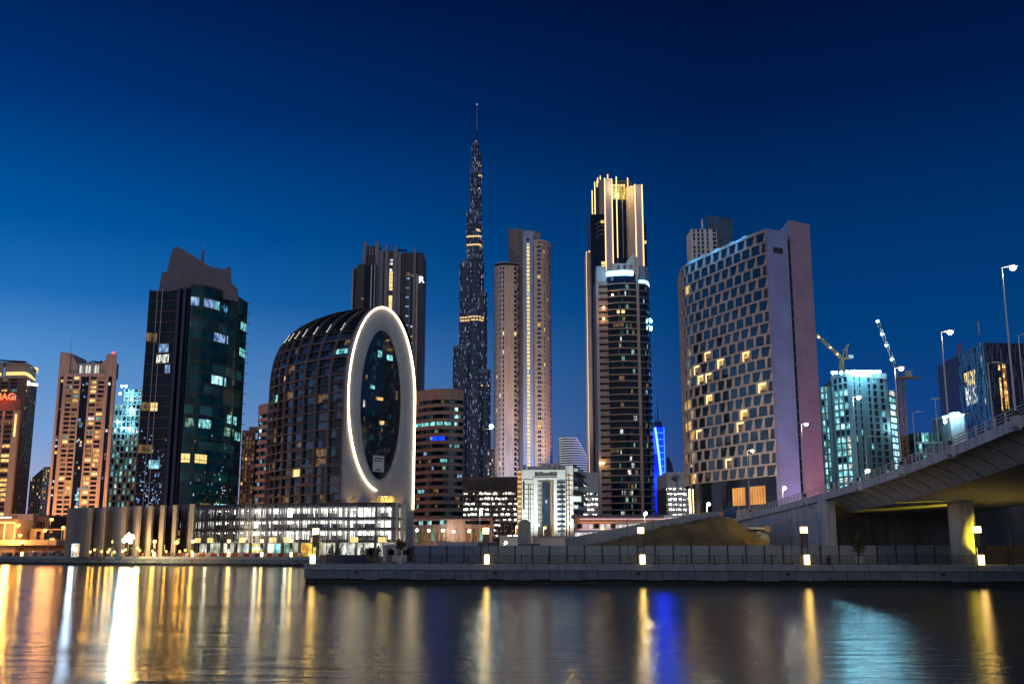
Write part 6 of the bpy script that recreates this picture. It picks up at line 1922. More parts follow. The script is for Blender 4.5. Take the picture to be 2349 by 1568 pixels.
# ---- white block with tall portal
def white_block():
    Y = 330
    root = tower('white_block', 'white lit apartment block with tall recessed portal and dark blue glass', 'apartment building', 1260, 1150, Y)
    x = lambda px: xat(px, 1150, Y)
    z1 = zat(1077, Y); zr = zat(1064, Y)
    def pxc(cx): return 1118 + cx * .2996
    def pyc(cy): return 789 + cy * .2996
    P_ = [pxc(265), pxc(355), pxc(530), pxc(600), pxc(660)]
    s = [x(v) for v in P_]
    mb = MB(); mb.box(s[0], s[1], Y, Y + 30, G, z1, 'white_wall'); mb.box(s[2], s[3], Y, Y + 30, G, z1, 'white_wall')
    mb.box(s[1] + .002, s[2] - .002, Y, Y + 30, zat(pyc(1025), Y), z1, 'white_wall'); mb.build('wall', root)
    mb = MB(); mb.box(s[1] - .1, s[1] + 1.2, Y - .3, Y - .002, G, zat(pyc(1022), Y), 'white_wall'); mb.box(s[2] - .9, s[2] + .1, Y - .3, Y - .002, G, zat(pyc(1022), Y), 'white_wall'); mb.box(s[1] + 1.21, s[2] - .91, Y - .3, Y - .002, zat(pyc(1037), Y), zat(pyc(1022), Y), 'white_wall'); mb.build('portal_frame', root)
    mb = MB(); mb.box(s[1] + .01, s[2] - .01, Y + 8, Y + 9, G, z1 - 1, 'white_wall'); mb.build('recess_wall', root)
    mb = MB(); mb.box(x(pxc(425)), x(pxc(485)), Y + 6.4, Y + 7.99, G, zat(pyc(1045), Y), 'glass_blue'); gg = mb.build('glass_shaft', root)
    mb = MB(); mb.box(x(pxc(447)), x(pxc(463)), Y + 6.3, Y + 6.39, zat(pyc(1210), Y), zat(pyc(1187), Y), 'lit_white'); mb.build('lit_pane', gg)
    mb = MB(); mb.box(s[2] - 1.2, s[2] - .3, Y + 1, Y + 7.8, G + 2, zat(pyc(1050), Y), 'crown_warm_dim'); mb.build('lit_return', root)
    # left amber strip
    mb = MB(); mb.box(x(pxc(232)), s[0] - .01, Y + 2, Y + 28, G, zat(pyc(965), Y), 'sand_wall'); mb.build('side_wing', root)
    for k in range(13):
        mb = MB(); zz = zat(pyc(974 + k * 37.5), Y); mb.box(x(pxc(231)) , s[0] + .2, Y + .9, Y + 1.99, zz - .16, zz + .16, 'balcony_amber'); mb.build('balcony_light', root)
    mb = MB(); mb.box(s[3] + .01, s[4], Y + 1.5, Y + 28, G, zat(pyc(925), Y), 'white_wall'); mb.build('wall', root)
    # receding right face with balconies
    A = (s[4], Y + 1.5); B = (x(pxc(735)) * 1.09, Y + 32)
    B = pl(pxc(738), 1150, Y + 34)
    sr = Surf([A, B]); zr2 = zat(pyc(940), Y)
    mb = MB(); mb.prism([A, B, (B[0] - 10, B[1] + 4), (A[0] - 2, B[1] + 4)], G, zr2, 'white_wall'); mb.build('wall', root)
    for k in range(11):
        zz = G + 3 + k * 2.9
        if zz > zr2 - 1: break
        mb = MB(); mb.cell(sr, 1, sr.L * .97, zz, zz + 1.1, .01, 1.4, 'glass_burj' if k % 2 else 'pale_concrete', 1); mb.build('balcony', root)
        mb = MB(); mb.cell(sr, 1, sr.L * .97, zz + 1.4, zz + 2.5, .01, .06, 'glass_dark', 1); mb.build('window_band', root)
    # narrow dark windows, floor lines
    sf = Surf([(s[0], Y), (s[3], Y)]); T = lambda cx: x(pxc(cx)) - s[0]
    cells = []
    fl = [zat(pyc(1060 + 37.2 * k), Y) for k in range(11)]
    for k, zz in enumerate(fl):
        for a, b in ((312, 318), (325, 331), (350, 356), (560, 567), (572, 580)):
            if k < 1 and a < 300: continue
            cells.append((sf, T(a), T(b), zz - 2.3, zz - .5, .003, .05, 'glass_dark' if RND.random() < .8 else 'lit_dim'))
        if k < 5: cells.append((sf, T(273), T(285), zz - 2.3, zz + .5, .003, .05, 'glass_dark'))
    for k in range(18): cells.append((sf, T(365 + k * 9.6), T(373 + k * 9.6), zat(pyc(1008), Y), zat(pyc(978 + (6 if 6 < k < 12 else 0)), Y), .003, .05, 'glass_dark'))
    s3 = Surf([(s[3], Y + 1.5), (s[4], Y + 1.5)]); 
    for k in range(12):
        zz = zat(pyc(990 + 37.2 * k), Y)
        for a, b in ((3, 9), (24, 32)): cells.append((s3, a / 60 * s3.L, b / 60 * s3.L, zz - 2.4, zz, .003, .05, 'glass_dark'))
    windows(root, cells, 100)
    for k, zz in enumerate(fl):
        mb = MB(); mb.box(s[0] + .3, s[1] - .11, Y - .12, Y - .003, zz + .9, zz + 1.05, 'rust_fin'); mb.build('floor_line', root)
        mb = MB(); mb.box(s[1] + .2, x(pxc(424)), Y + 7.8, Y + 7.99, zz + .9, zz + 1.1, 'rust_fin'); mb.build('floor_line', root)
        mb = MB(); mb.box(s[2] + .2, s[3] - .2, Y - .5, Y - .003, zz - .3, zz + .25, 'glass_burj'); mb.build('balcony', root)
    for k in range(12):
        mb = MB(); zz = zat(pyc(1012 + k * 37), Y); mb.box(s[3] + .4, s[4] - .2, Y + 1.2, Y + 1.49, zz - .08, zz + .08, 'balcony_amber'); mb.build('balcony_light', root)
    mb = MB(); mb.box(s[4] - 1.0, s[4] + 2.4, Y - .1, Y + .4, zat(pyc(1205), Y), zat(pyc(1163), Y), 'white_wall'); mb.build('blank_panel', root)
    mb = MB()
    for a, b, cy in ((268, 300, 918), (310, 420, 928), (420, 470, 905), (480, 520, 912), (525, 556, 898), (560, 600, 915)): mb.box(x(pxc(a)), x(pxc(b)), Y + 3, Y + 12, z1 + .01, zat(pyc(cy), Y), 'pale_concrete')
    for k in range(5): mb.box(x(pxc(628 + k * 9)), x(pxc(631 + k * 9)), Y + 3, Y + 3.3, zr2, zat(pyc(868 + 12 * k), Y), 'steel')
    mb.build('rooftop_plant', root)
    # small lettering above the portal: unreadable dark strokes in the photograph
    for k in range(9):
        if k == 4: continue
    for X_, Y_ in ((x(1205), Y - 14), (x(1245), Y - 14), (x(1285), Y - 14), (x(1320), Y - 10)):
        spot((X_, Y_, 6), (X_, Y, 24), (.82, 1, .92), 11000, 90, 1, root)
    # arched ribbed shed in front
    Y3 = 250; r2 = tower('arched_shed', 'grey ribbed shed with round arched top in front of the white block', 'shed', 1203, 1220, Y3)
    X0, X1 = xat(1188.5, 1220, Y3), xat(1217.5, 1220, Y3); zc_ = zat(1203, Y3); r = (X1 - X0) / 2; xm = (X0 + X1) / 2
    prof = [(X1, G)] + [(xm + r * cos(pi * k / 14), zc_ + r * .85 * sin(pi * k / 14)) for k in range(15)] + [(X0, G)]
    n = len(prof); mb = MB(); f = [(a, Y3, b) for a, b in prof]; b_ = [(a, Y3 + 14, b) for a, b in prof]
    mb.add(f + b_, [tuple(range(n)), tuple(n + i for i in range(n))[::-1]] + [(i, n + i, n + (i + 1) % n, (i + 1) % n) for i in range(n)], 'concrete'); mb.build('shell', r2)
    mb = MB(); k = 0; zz = G + .3
    while zz < zc_ + r * .8:
        hw = r if zz < zc_ else r * sqrt(max(0.02, 1 - ((zz - zc_) / (r * .85)) ** 2))
        mb.box(xm - hw + .1, xm + hw - .1, Y3 - .1, Y3 - .003, zz, zz + .12, 'steel'); zz += .42
    mb.build('ribs', r2)
    # low white sheds
    for a, b, y, Yq, lb in ((1146, 1186, 1231, 240, 'low white shed left of the arched shed'), (1222, 1322, 1231, 262, 'long low white shed below the white block')):
        r3 = tower('low_shed', lb, 'shed', a, 1240, Yq); mb = MB(); mb.box(xat(a, 1240, Yq), xat(b, 1240, Yq), Yq, Yq + 5, G, zat(y, Yq), 'white_wall'); mb.build('wall', r3)
        mb = MB(); mb.box(xat(a, 1240, Yq) - .2, xat(b, 1240, Yq) + .2, Yq - .3, Yq + 5.2, zat(y, Yq) + .01, zat(y, Yq) + .25, 'steel'); mb.build('roof', r3)
        for k in range(3):
            u = a + (b - a) * (.2 + .3 * k); mb = MB(); mb.box(xat(u, 1240, Yq), xat(u, 1240, Yq) + 1.4, Yq - .05, Yq - .003, G + 1, G + 2.1, 'lit_green' if b > 1200 else 'glass_dark'); mb.build('window', r3)

needle()
sampled('fin_light', 'edge_light', 'crown_warm', 'band_blue', 'lamp_lantern')
solid('violet_pier', (0.60, 0.53, 0.62), 0.65, 0.06, 0.2)
lit('crown_warm_dim', (0.7, 0.35, 0.06), (0.9, 0.5, 0.12), 0.6, 0.3)
pale_pair(); line_tower(); balcony_tower(); neon(); banded(); white_block()

def lit_decks(name, label, x0, x1, ytop, ylit, ybot, Y, top_mat, rows, cols=10, trees=0, dens=.8):
    root = tower(name, label, 'car park', x0, 1180, Y)
    X0, X1 = xat(x0, 1150, Y), xat(x1, 1150, Y); z1, zl, zb = zat(ytop, Y), zat(ylit, Y), max(G, zat(ybot, Y))
    sf = Surf([(X0, Y), (X1, Y)])
    mb = MB(); mb.prism([(X0, Y + 3), (X1, Y + 3), (X1, Y + 30), (X0, Y + 30)], G, zl, 'dark_clad'); mb.box(X0, X1, Y, Y + 30, zl + .01, z1, top_mat); mb.build('body', root)
    h = (zl - zb) / rows
    for r in range(rows + 1):
        mb = MB(); z = zb + r * h; mb.cell(sf, 0, sf.L, z - .35, z + .1 if r == rows else z + .45, -2.9, 0, 'pale_concrete' if top_mat != 'podium_brown' else 'dark_clad'); mb.build('deck_edge', root)
    for k in range(cols + 1):
        t = sf.L * k / cols; mb = MB(); mb.cell(sf, max(0, t - .25), min(sf.L, t + .25), zb, zl, -1.0, -.1, 'concrete'); mb.build('column', root)
    cells = []
    for r in range(rows):
        for k in range(cols * 3):
            if RND.random() > dens * (.35 + .65 * (r / rows)): continue
            a = sf.L * k / (cols * 3); cells.append((sf, a + .1, a + sf.L / (cols * 3) - .1, zb + r * h + .9, zb + (r + 1) * h - .5, -2.9, -2.6, RND.choice(['lit_white', 'lit_park', 'lit_white', 'lit_park', 'lit_dim'])))
    windows(root, cells, 90, name='lit_bay')
    mb = MB()
    for r in range(rows):
        for k in range(cols * 2):
            if RND.random() < .5 * dens + .1:
                t = RND.uniform(.5, sf.L - 1); mb = MB(); mb.cell(sf, t, t + .7, zb + (r + 1) * h - .75, zb + (r + 1) * h - .5, -1.6, -1.2, 'lamp_white'); mb.build('ceiling_lamp', root)
    return root
r_ = lit_decks('lit_car_park', 'open lit car park with dark brown top left of the white block', 1062, 1190, 1093, 1126, 1236, 400, 'podium_brown', 9, 8, dens=.7)
for k in range(4):
    tree(xat(1070 + k * 31, 1112, 396), 396.5, 5, 2.3, 'round dark tree on the brown car park terrace, ' + ['at its left end', 'left of its middle', 'right of its middle', 'beside the white block'][k], 'round', 'terrace_tree', 'dark trees on the brown terrace', z=zat(1124, 396), leafn=220, mats=('leaf',))
mb = MB(); mb.box(xat(1062, 1124, 394), xat(1188, 1124, 394), 394, 399.9, zat(1126, 396) - .4, zat(1124.5, 396) - .0, 'podium_brown'); mb.build('terrace', r_)
lit_decks('lit_car_park', 'pale car park with white lit decks right of the blue neon tower', 1531, 1577, 1082, 1116, 1200, 430, 'pale_concrete', 7, 4, dens=1)
lit_decks('lit_car_park', 'grey car park strip between the white block and the balcony tower', 1334, 1373, 1083, 1128, 1200, 430, 'pale_concrete', 6, 4, dens=.7)
mb = MB(); X = xat(1553, 1097, 429); Z = zat(1097, 429)
for k in range(11):
    a = k * 2 * pi / 11; mb.add([(X, 429.9, Z), (X + 2.6 * cos(a), 429.8, Z + 1.8 * sin(a) + .4), (X + 1.6 * cos(a + .35), 429.8, Z + 1.3 * sin(a + .35))], [(0, 1, 2)], 'leaf')
mb.add([(X - .2, 429.9, Z - 3), (X + .2, 429.9, Z - 3), (X + .15, 429.9, Z), (X - .15, 429.9, Z)], [(0, 1, 2, 3)], 'leaf')
tag(mb.build('palm_mural'), 'dark palm painted on the pale car park wall right of the neon tower', 'mural')
# ---- honeycomb hotel
def hotel():
    root = tower('patterned_hotel', 'large hotel slab with staggered tilted windows and blank end walls', 'hotel', 1700, 900, 260)
    zT = 82.0
    pts = [(51.5, 306), (49.2, 299), (48.2, 291), (48.2, 283), (50.0, 276.5), (53.7, 268.2), (59.3, 255.3), (63.0, 248.6)]
    # resample smoothly
    P_ = [Vector(p) for p in pts]; fine = []
    for i in range(len(P_) - 1):
        p0 = P_[max(0, i - 1)]; p1 = P_[i]; p2 = P_[i + 1]; p3 = P_[min(len(P_) - 1, i + 2)]
        for k in range(6):
            t = k / 6
            q = .5 * ((2 * p1) + (p2 - p0) * t + (2 * p0 - 5 * p1 + 4 * p2 - p3) * t * t + (3 * p1 - p0 - 3 * p2 + p3) * t ** 3)
            fine.append(tuple(q))
    fine.append(pts[-1])
    sf = Surf(fine, True); L = sf.L
    zB = 21.3; rows = 21; h = (zT - zB) / rows
    core = inset(sf, -.36, 40)
    BK = (79, 262)
    mb = MB(); mb.prism(core + [(66, 262), (60, 312), (53, 314)], zB - .0, zT - .5, 'dark_clad', 'concrete'); mb.build('core', root)
    H_ = .32
    pitch = 3.7; ncell = int(L / pitch) + 2
    wins = []
    mbw = MB()
    for r in range(rows):
        za, zb_ = zB + r * h, zB + (r + 1) * h
        zs0, zs1 = za + .22, zb_ - .24
        mbw.cell(sf, 0, L, za - .24 if r else za, zs0, -H_, 0, 'hotel_wall', 42)
        off = (pitch / 2 if r % 2 else 0)
        odd = r % 2
        for k in range(-1, ncell):
            t0_ = L - (k + 1) * pitch - off + .0
            # window opening: slanted; wide at top on odd rows, narrow at top on even rows
            wa, wb = t0_ + .3, t0_ + pitch - .32
            sl = .3 if odd else -.3
            def T(v): return max(0.0, min(L, v))
            # wall piece between this window and the next to its right: a trapezoid prism with a deep left cheek
            a0, a1 = T(wb + sl), T(t0_ + pitch + .5)
            # bottom/top coordinates of left side and right side
            bl, br = T(wb - (0 if odd else .62)), T(t0_ + pitch + .32 - (.2 if odd else 0))
            tl, tr = T(wb + (0 if odd else .25)), T(t0_ + pitch + .32 + (.1 if odd else 0))
            if br - bl < .05 and tr - tl < .05: continue
            vs = [sf.p(bl, -H_, zs0), sf.p(br, -H_, zs0), sf.p(tr, -H_, zs1), sf.p(tl, -H_, zs1),
                  sf.p(bl, 0, zs0), sf.p(br, -.14, zs0), sf.p(tr, -.14, zs1), sf.p(tl, 0, zs1)]
            mbw.add(vs, [(4, 5, 6, 7), (0, 1, 5, 4), (2, 3, 7, 6), (1, 2, 6, 5)], 'hotel_wall')
            mbw.add([sf.p(bl, -H_, zs0), sf.p(bl, 0.002, zs0), sf.p(tl, 0.002, zs1), sf.p(tl, -H_, zs1)], [(0, 1, 2, 3)], 'hotel_red')
            wl, wr = T(wa - .3), T(wb + .3)
            if wr - wl < .4: continue
            wins.append((r, k, wl, wr, zs0, zs1))
    mbw.cell(sf, 0, L, zT - .38, zT + .35, -.9, .02, 'hotel_wall', 42)
    mbw.build('wall', root)
    litset = {(18, 9): 'lit_room', (11, 6): 'lit_dim', (10, 5): 'lit_room', (10, 2): 'lit_room', (9, 7): 'lit_room', (9, 6): 'lit_dim', (7, 6): 'lit_room', (7, 9): 'lit_room', (7, 10): 'lit_warm', (7, 0): 'lit_room',
              (5, 2): 'lit_room', (5, 9): 'lit_room', (5, 10): 'lit_warm', (4, 9): 'lit_amber', (4, 8): 'lit_dim', (2, 11): 'lit_amber', (4, 3): 'lit_dim', (0, 9): 'lit_warm', (1, 4): 'lit_dim', (10, 8): 'lit_dim', (3, 10): 'lit_dim'}
    def area(c):
        A = sf.p(c[2], 0, c[4]); B = sf.p(c[3], 0, c[4]); return abs(A[0] / A[1] - B[0] / B[1])
    wins.sort(key=lambda c: area(c) * (1.5 if (c[0], c[1]) in litset else 1), reverse=True)
    small = MB()
    for i, (r, k, wl, wr, a, b) in enumerate(wins):
        mat = litset.get((r, k), 'glass_hotel')
        if i < 100:
            mb = MB(); mb.cell(sf, wl, wr, a, b, -H_, -H_ + .06, mat, 1); wo = mb.build('window', root)
            if mat.startswith('lit'):
                mb = MB(); mb.cell(sf, wl + .35, wl + .85, a, b, -H_ + .06, -H_ + .1, 'lamp_curtain'); mb.build('curtain', wo)
                mb = MB(); mb.cell(sf, wl + .86, wr - .2, b - .5, b, -H_ + .06, -H_ + .1, 'lamp_curtain'); mb.build('ceiling_light', wo)
                mb = MB(); mb.cell(sf, wl + 1.1, wr - .5, a, a + .7, -H_ + .06, -H_ + .1, 'brown_wall'); mb.build('furniture', wo)
        else: small.cell(sf, wl, wr, a, b, -H_, -H_ + .06, mat, 1)
    small.build('window_rows', root, kind='stuff')
    # lower storeys: dark glass band, amber restaurant, timber slats
    zm = 13.5
    mb = MB(); mb.prism(inset(sf, -.9, 40) + [(66, 262), (60, 312), (53, 314)], zm, zB - .01, 'glass_dark'); mb.build('lobby_glass', root)
    for u0, u1, n in ((.70, .79, 5), (.82, .92, 6)):
        for k in range(n):
            a = (u0 + (u1 - u0) * k / n) * L; b = (u0 + (u1 - u0) * (k + 1) / n) * L - .22
            mb = MB(); mb.cell(sf, a, b, zm + 1.4, zB - 2.0, -.89, -.8, 'lit_orange_hall'); mb.build('restaurant_window', root)
    mb = MB(); mb.cell(sf, L * .335, L * .345, zm, zB - 1, -.5, -.2, 'lamp_warm'); mb.build('light_strip', root)
    mb = MB(); mb.prism(inset(sf, -.3, 40) + [(66, 262), (60, 312), (53, 314)], G, zm - .01, 'dark_clad'); mb.build('base', root)
    mb = MB(); n = 120
    for k in range(n):
        t = L * (k + .5) / n; mb.cell(sf, t - .14, t + .14, G, zm + .2, -.3, .12, 'timber')
    mb.build('timber_slats', root)
    mb = MB(); mb.cell(sf, L * .62, L * .78, G, G + 8.2, .13, .5, 'taupe', 8); mb.build('entrance_wall', root)
    mb = MB(); mb.cell(sf, L * .42, L * .56, G, G + 8.5, .13, .25, 'glass_dark', 6); mb.build('gate', root)
    # end walls
    z1 = zat(533, 249.6)
    mb = MB(); mb.prism([(63.05, 248.7), (69.3, 251.5), (69.3, 262), (64, 262)], G, 82.6, 'hotel_blue_wall'); mb.build('end_wall', root, label='lavender blue blank end wall')
    e = Surf([(63.05, 248.7), (69.3, 251.5)])
    mb = MB(); mb.cell(e, 2.2, 5.2, zat(583, 251), zat(570, 251), .003, .06, 'black_metal'); mb.build('louvre', root)
    mb = MB(); mb.prism([(69.32, 253.5), (70.6, 254), (70.6, 266), (69.32, 266)], G, 81, 'glass_navy'); sl_ = mb.build('glass_slot', root)
    mb = MB(); s_ = Surf([(69.32, 253.5), (70.6, 254)])
    for k in range(22): mb.cell(s_, .7, 1.25, 20 + k * 2.9, 20.15 + k * 2.9, .01, .35, 'steel')
    mb.build('ledge', sl_)
    zz = zat(514, 255)
    mb = MB(); mb.prism([(70.62, 254.3), (77.0, 258), (77.0, 284), (70.62, 284)], G, [86.6, 86.6, 86.6, 86.6], 'hotel_uplit_wall'); mb.build('end_wall', root, label='pink blank end wall')
    mb = MB(); mb.prism([(66.5, 268), (70.61, 262), (70.61, 284), (66.5, 284)], 82, 86.0, 'taupe'); mb.build('roof_block', root)
    mb = MB(); mb.box(69.6, 70.4, 253.2, 253.4, 13.5, 16, 'lit_white'); mb.build('stair_light', root)
    # cyan wash lights hidden along the roof edge
    for t in (.45, .56, .67, .78, .87):
        p = sf.p(L * t, -.3, zT + .6); mb = MB(); mb.cell(sf, L * t - .9, L * t + .9, zT + .36, zT + .6, -.5, -.2, 'edge_cyan'); mb.build('roof_light', root)
    for t in (.5, .66, .82):
        p = sf.p(L * t, 2.2, zT + 1.6); point(p, (.05, .45, 1), 900, .3, root)
    mb = MB(); a = sf.p(L * .78, -3, 0); b = sf.p(L * .9, -2, 0)
    mb.tube([(a[0], a[1], zT + .5), (a[0] + 1.5, a[1] - 3, zT + 2.6), (b[0], b[1], zT + 3.2)], .18, 'black_metal', 5); mb.build('window_cleaning_arm', root)
    spot((37, 226, 12), (57, 264, 34), (1, .80, .68), 30000, 80, 1, root)  # unseen warm uplight added for the lower half of the facade
    # warm glow at the foot of the pink wall
    spot((82, 238, 4), (74, 256, 26), (1, .32, .25), 16000, 90, 1, root)
    spot((72, 226, 3), (66, 250, 36), (.45, .42, 1), 13000, 70, 1, root)
lamp('lamp_curtain', (1.0, .72, .28), 1.5)
lit('lit_room', (0.8, 0.38, 0.05), (1.0, 0.70, 0.22), 1.15, 1.0, lo=0.35)
hotel()

def behind_hotel():
    Y = 600
    root = tower('white_grid_tower', 'white gridded tower rising behind the hotel roof', 'tower', 1615, 560, Y)
    X0, X1 = xat(1586, 560, Y), xat(1645, 560, Y); z1 = zat(525, Y)
    sf = Surf([(X0, Y), (X1, Y)])
    mb = MB(); mb.prism([(X0, Y + 1), (X1, Y + 1), (X1, Y + 16), (X0, Y + 16)], G, z1, 'white_wall'); cells = []
    facade(mb, cells, sf, zat(1100, Y), z1, 58, [(sf.L * a, sf.L * b) for a, b in ((.07, .16), (.24, .33), (.40, .49), (.60, .68), (.84, .98))], 'white_wall', pick({'glass_dark': 14, 'glass_blue': 3, 'lit_dim': .2}), 1, .22)
    mb.build('wall', root); windows(root, cells, 60)
    mb = MB(); mb.box(xat(1612, 520, Y), xat(1615, 520, Y), Y + 3, Y + 5, z1, zat(499, Y), 'white_wall'); mb.build('chimney', root)
    mb = MB()
    X2 = xat(1620, 500, Y + 17); X3 = xat(1659, 500, Y + 17); X4 = xat(1681, 500, Y + 17)
    mb.prism([(X2, Y + 17), (X3, Y + 17), (X3, Y + 34), (X2, Y + 34)], G, [zat(492, Y + 17), zat(500, Y + 17), zat(500, Y + 17), zat(492, Y + 17)], 'glass_blue')
    mb.prism([(X3 + .1, Y + 18), (X4, Y + 18), (X4, Y + 34), (X3 + .1, Y + 34)], G, [zat(497, Y + 17), zat(502, Y + 17), zat(502, Y + 17), zat(497, Y + 17)], 'glass_blue'); mb.build('glass_block', root)

def building_site():
    Y = 420
    root = tower('unfinished_building', 'floodlit concrete building under construction with teal glowing floors', 'building site', 1960, 980, Y)
    # left wing, main block with two faces, right wing
    def face(pts, z1, rows, cols, weights, name='floor_opening', mat='site_concrete', d=.7, frac=.72, zb=None, cap=100):
        sf = Surf(pts); mb = MB(); cells = []
        facade(mb, cells, sf, zb or G + 6, z1, rows, ncols(0, sf.L, cols, frac) if isinstance(cols, int) else [(a * sf.L, b * sf.L) for a, b in cols], mat, weights if callable(weights) else pick(weights), d, .24)
        mb.build('wall', root); windows(root, cells, cap, name)
    z1 = zat(864, 425)
    A, B, C_ = pl(1907, 890, 432), pl(1952, 890, 422), pl(2036, 890, 430)
    mb = MB(); mb.prism([(A[0] + .5, A[1] + 2.5), (B[0], B[1] + 2.5), (C_[0] - .5, C_[1] + 2.5), (C_[0] + 3, 460), (A[0] + 3, 460)], G, z1 - .1, 'site_concrete'); mb.build('core', root)
    gap = {6, 13, 20}
    face([A, B], z1, 24, [(.08, .30), (.34, .56), (.60, .82)], lambda r, c: 'glass_dark' if r in (22, 23, 15) else RND.choices(['lit_cyan', 'lit_teal', 'lit_white', 'glass_dark'], [6, 4, 1.2, .8])[0])
    face([B, C_], z1, 24, [(.07, .12), (.22, .27), (.46, .54), (.60, .72), (.80, .92)], {'glass_dark': 14, 'lit_teal': 1.6, 'lit_white': .5, 'glass_blue': 2})
    zl = zat(886, 436)
    D0, D1 = pl(1881, 900, 438), pl(1906, 900, 434)
    mb = MB(); mb.prism([(D0[0], D0[1] + 2), (D1[0], D1[1] + 2), (D1[0] + 2, 462), (D0[0] + 2, 462)], G, zl, 'site_concrete'); mb.build('wing', root)
    face([D0, D1], zl, 22, [(.05, .30), (.42, .62)], {'lit_teal': 5, 'glass_dark': 3, 'lit_green': 2, 'lit_cyan': 2}, cap=40)
    E0, E1 = pl(2036.5, 900, 436), pl(2059, 900, 444)
    zr = zat(896, 440)
    mb = MB(); mb.prism([(E0[0], E0[1] + 2), (E1[0], E1[1] + 2), (E1[0], 470), (E0[0], 470)], G, zr, 'site_concrete'); mb.build('wing', root)
    face([E0, E1], zr, 22, [(.15, .85)], {'lit_cyan': 6, 'lit_white': 3, 'lit_teal': 2}, cap=30)
    # crown screen with floodlights
    zc = zat(852, 425)
    sc = Surf([(A[0] + .2, A[1]), (B[0], B[1]), (C_[0], C_[1])])
    mb = MB(); mb.cell(Surf([B, C_]), .2, (Vector(C_) - Vector(B)).length, z1 + .01, zc, -.5, -.1, 'white_wall'); mb.cell(Surf([A, B]), 0, (Vector(B) - Vector(A)).length - .2, z1 + .01, zc, -.5, -.1, 'steel'); mb.build('edge_screen', root)
    mb = MB(); mb.cell(Surf([B, C_]), .5, 14, z1 + .7, z1 + 1.0, -.09, -.04, 'crane_red'); mb.build('edge_stripe', root)
    for x in (1912, 1920, 1932, 1945, 1955, 1962, 1970, 1978, 1986, 1994, 2002, 2012, 2020):
        X_, Yf = pl(x, 852, 421); y = 851 if x > 1940 else 853
        mb = MB(); mb.tube([(X_, Yf + 1.5, z1), (X_, Yf + 1.5, zat(y, Yf))], .08, 'steel', 5); mb.ball((X_, Yf + 1.2, zat(y, Yf)), .62, 'flood_cyan', 8); mb.build('floodlight', root)
    for x in (1920, 1960, 2000): point((xat(x, 852, 416), 417, z1 + 3), (.25, .75, 1), 12000, 1, root)
    point((xat(1930, 930, 412), 414, zat(980, 420)), (.3, .85, 1), 4000, 2, root); point((xat(1925, 930, 412), 414, zat(1060, 420)), (.3, .85, 1), 3500, 2, root)
    point((xat(2052, 930, 425), 428, zat(980, 430)), (.4, .85, 1), 2500, 2, root)
    # small teal block and grey block further right
    r2 = tower('teal_glass_block', 'low teal glass block seen between the bridge masts', 'building', 2130, 1020, 470)
    a, b = pl(2099, 1010, 470), pl(2178, 1010, 470); sf = Surf([a, b]); zt_ = zat(992, 470)
    mb = MB(); mb.prism([(a[0], a[1] + 1), (b[0], b[1] + 1), (b[0], 500), (a[0], 500)], G, zt_, 'glass_teal'); cells = []
    facade(mb, cells, sf, G + 4, zt_, 10, ncols(0, sf.L, 10, .86), 'steel', pick({'glass_teal': 5, 'glow_teal_dim': 5, 'lit_teal': 2, 'lit_cyan': 1}), 1, .2)
    mb.build('wall', r2); windows(r2, cells, 60)
    r3 = tower('grey_core_building', 'grey concrete core with white floodlights beside the red crane', 'building', 2195, 980, 460)
    a, b = pl(2180, 960, 460), pl(2212, 960, 460); zt_ = zat(953, 460)
    mb = MB(); mb.box(a[0], b[0], 460, 480, G, zt_, 'concrete'); mb.build('core', r3)
    mb = MB(); mb.box(a[0] - .3, b[0] + .3, 459.5, 480.5, zt_ + .01, zat(948.5, 460), 'white_wall'); mb.build('parapet', r3)
    for x, y in ((2166, 957), (2174, 955), (2183, 950), (2190, 949), (2198, 949), (2207, 950), (2168, 967)):
        mb = MB(); mb.ball((xat(x, y, 458), 458, zat(y, 458)), .7, 'flood_cyan', 8); mb.tube([(xat(x, y, 458), 458.4, zat(y, 458)), (max(a[0] + .5, xat(x, y, 458)), 461, zt_)], .1, 'steel', 5); mb.build('floodlight', r3)
    point((xat(2190, 950, 455), 455, zt_ + 2), (.7, .9, 1), 4000, .5, r3)

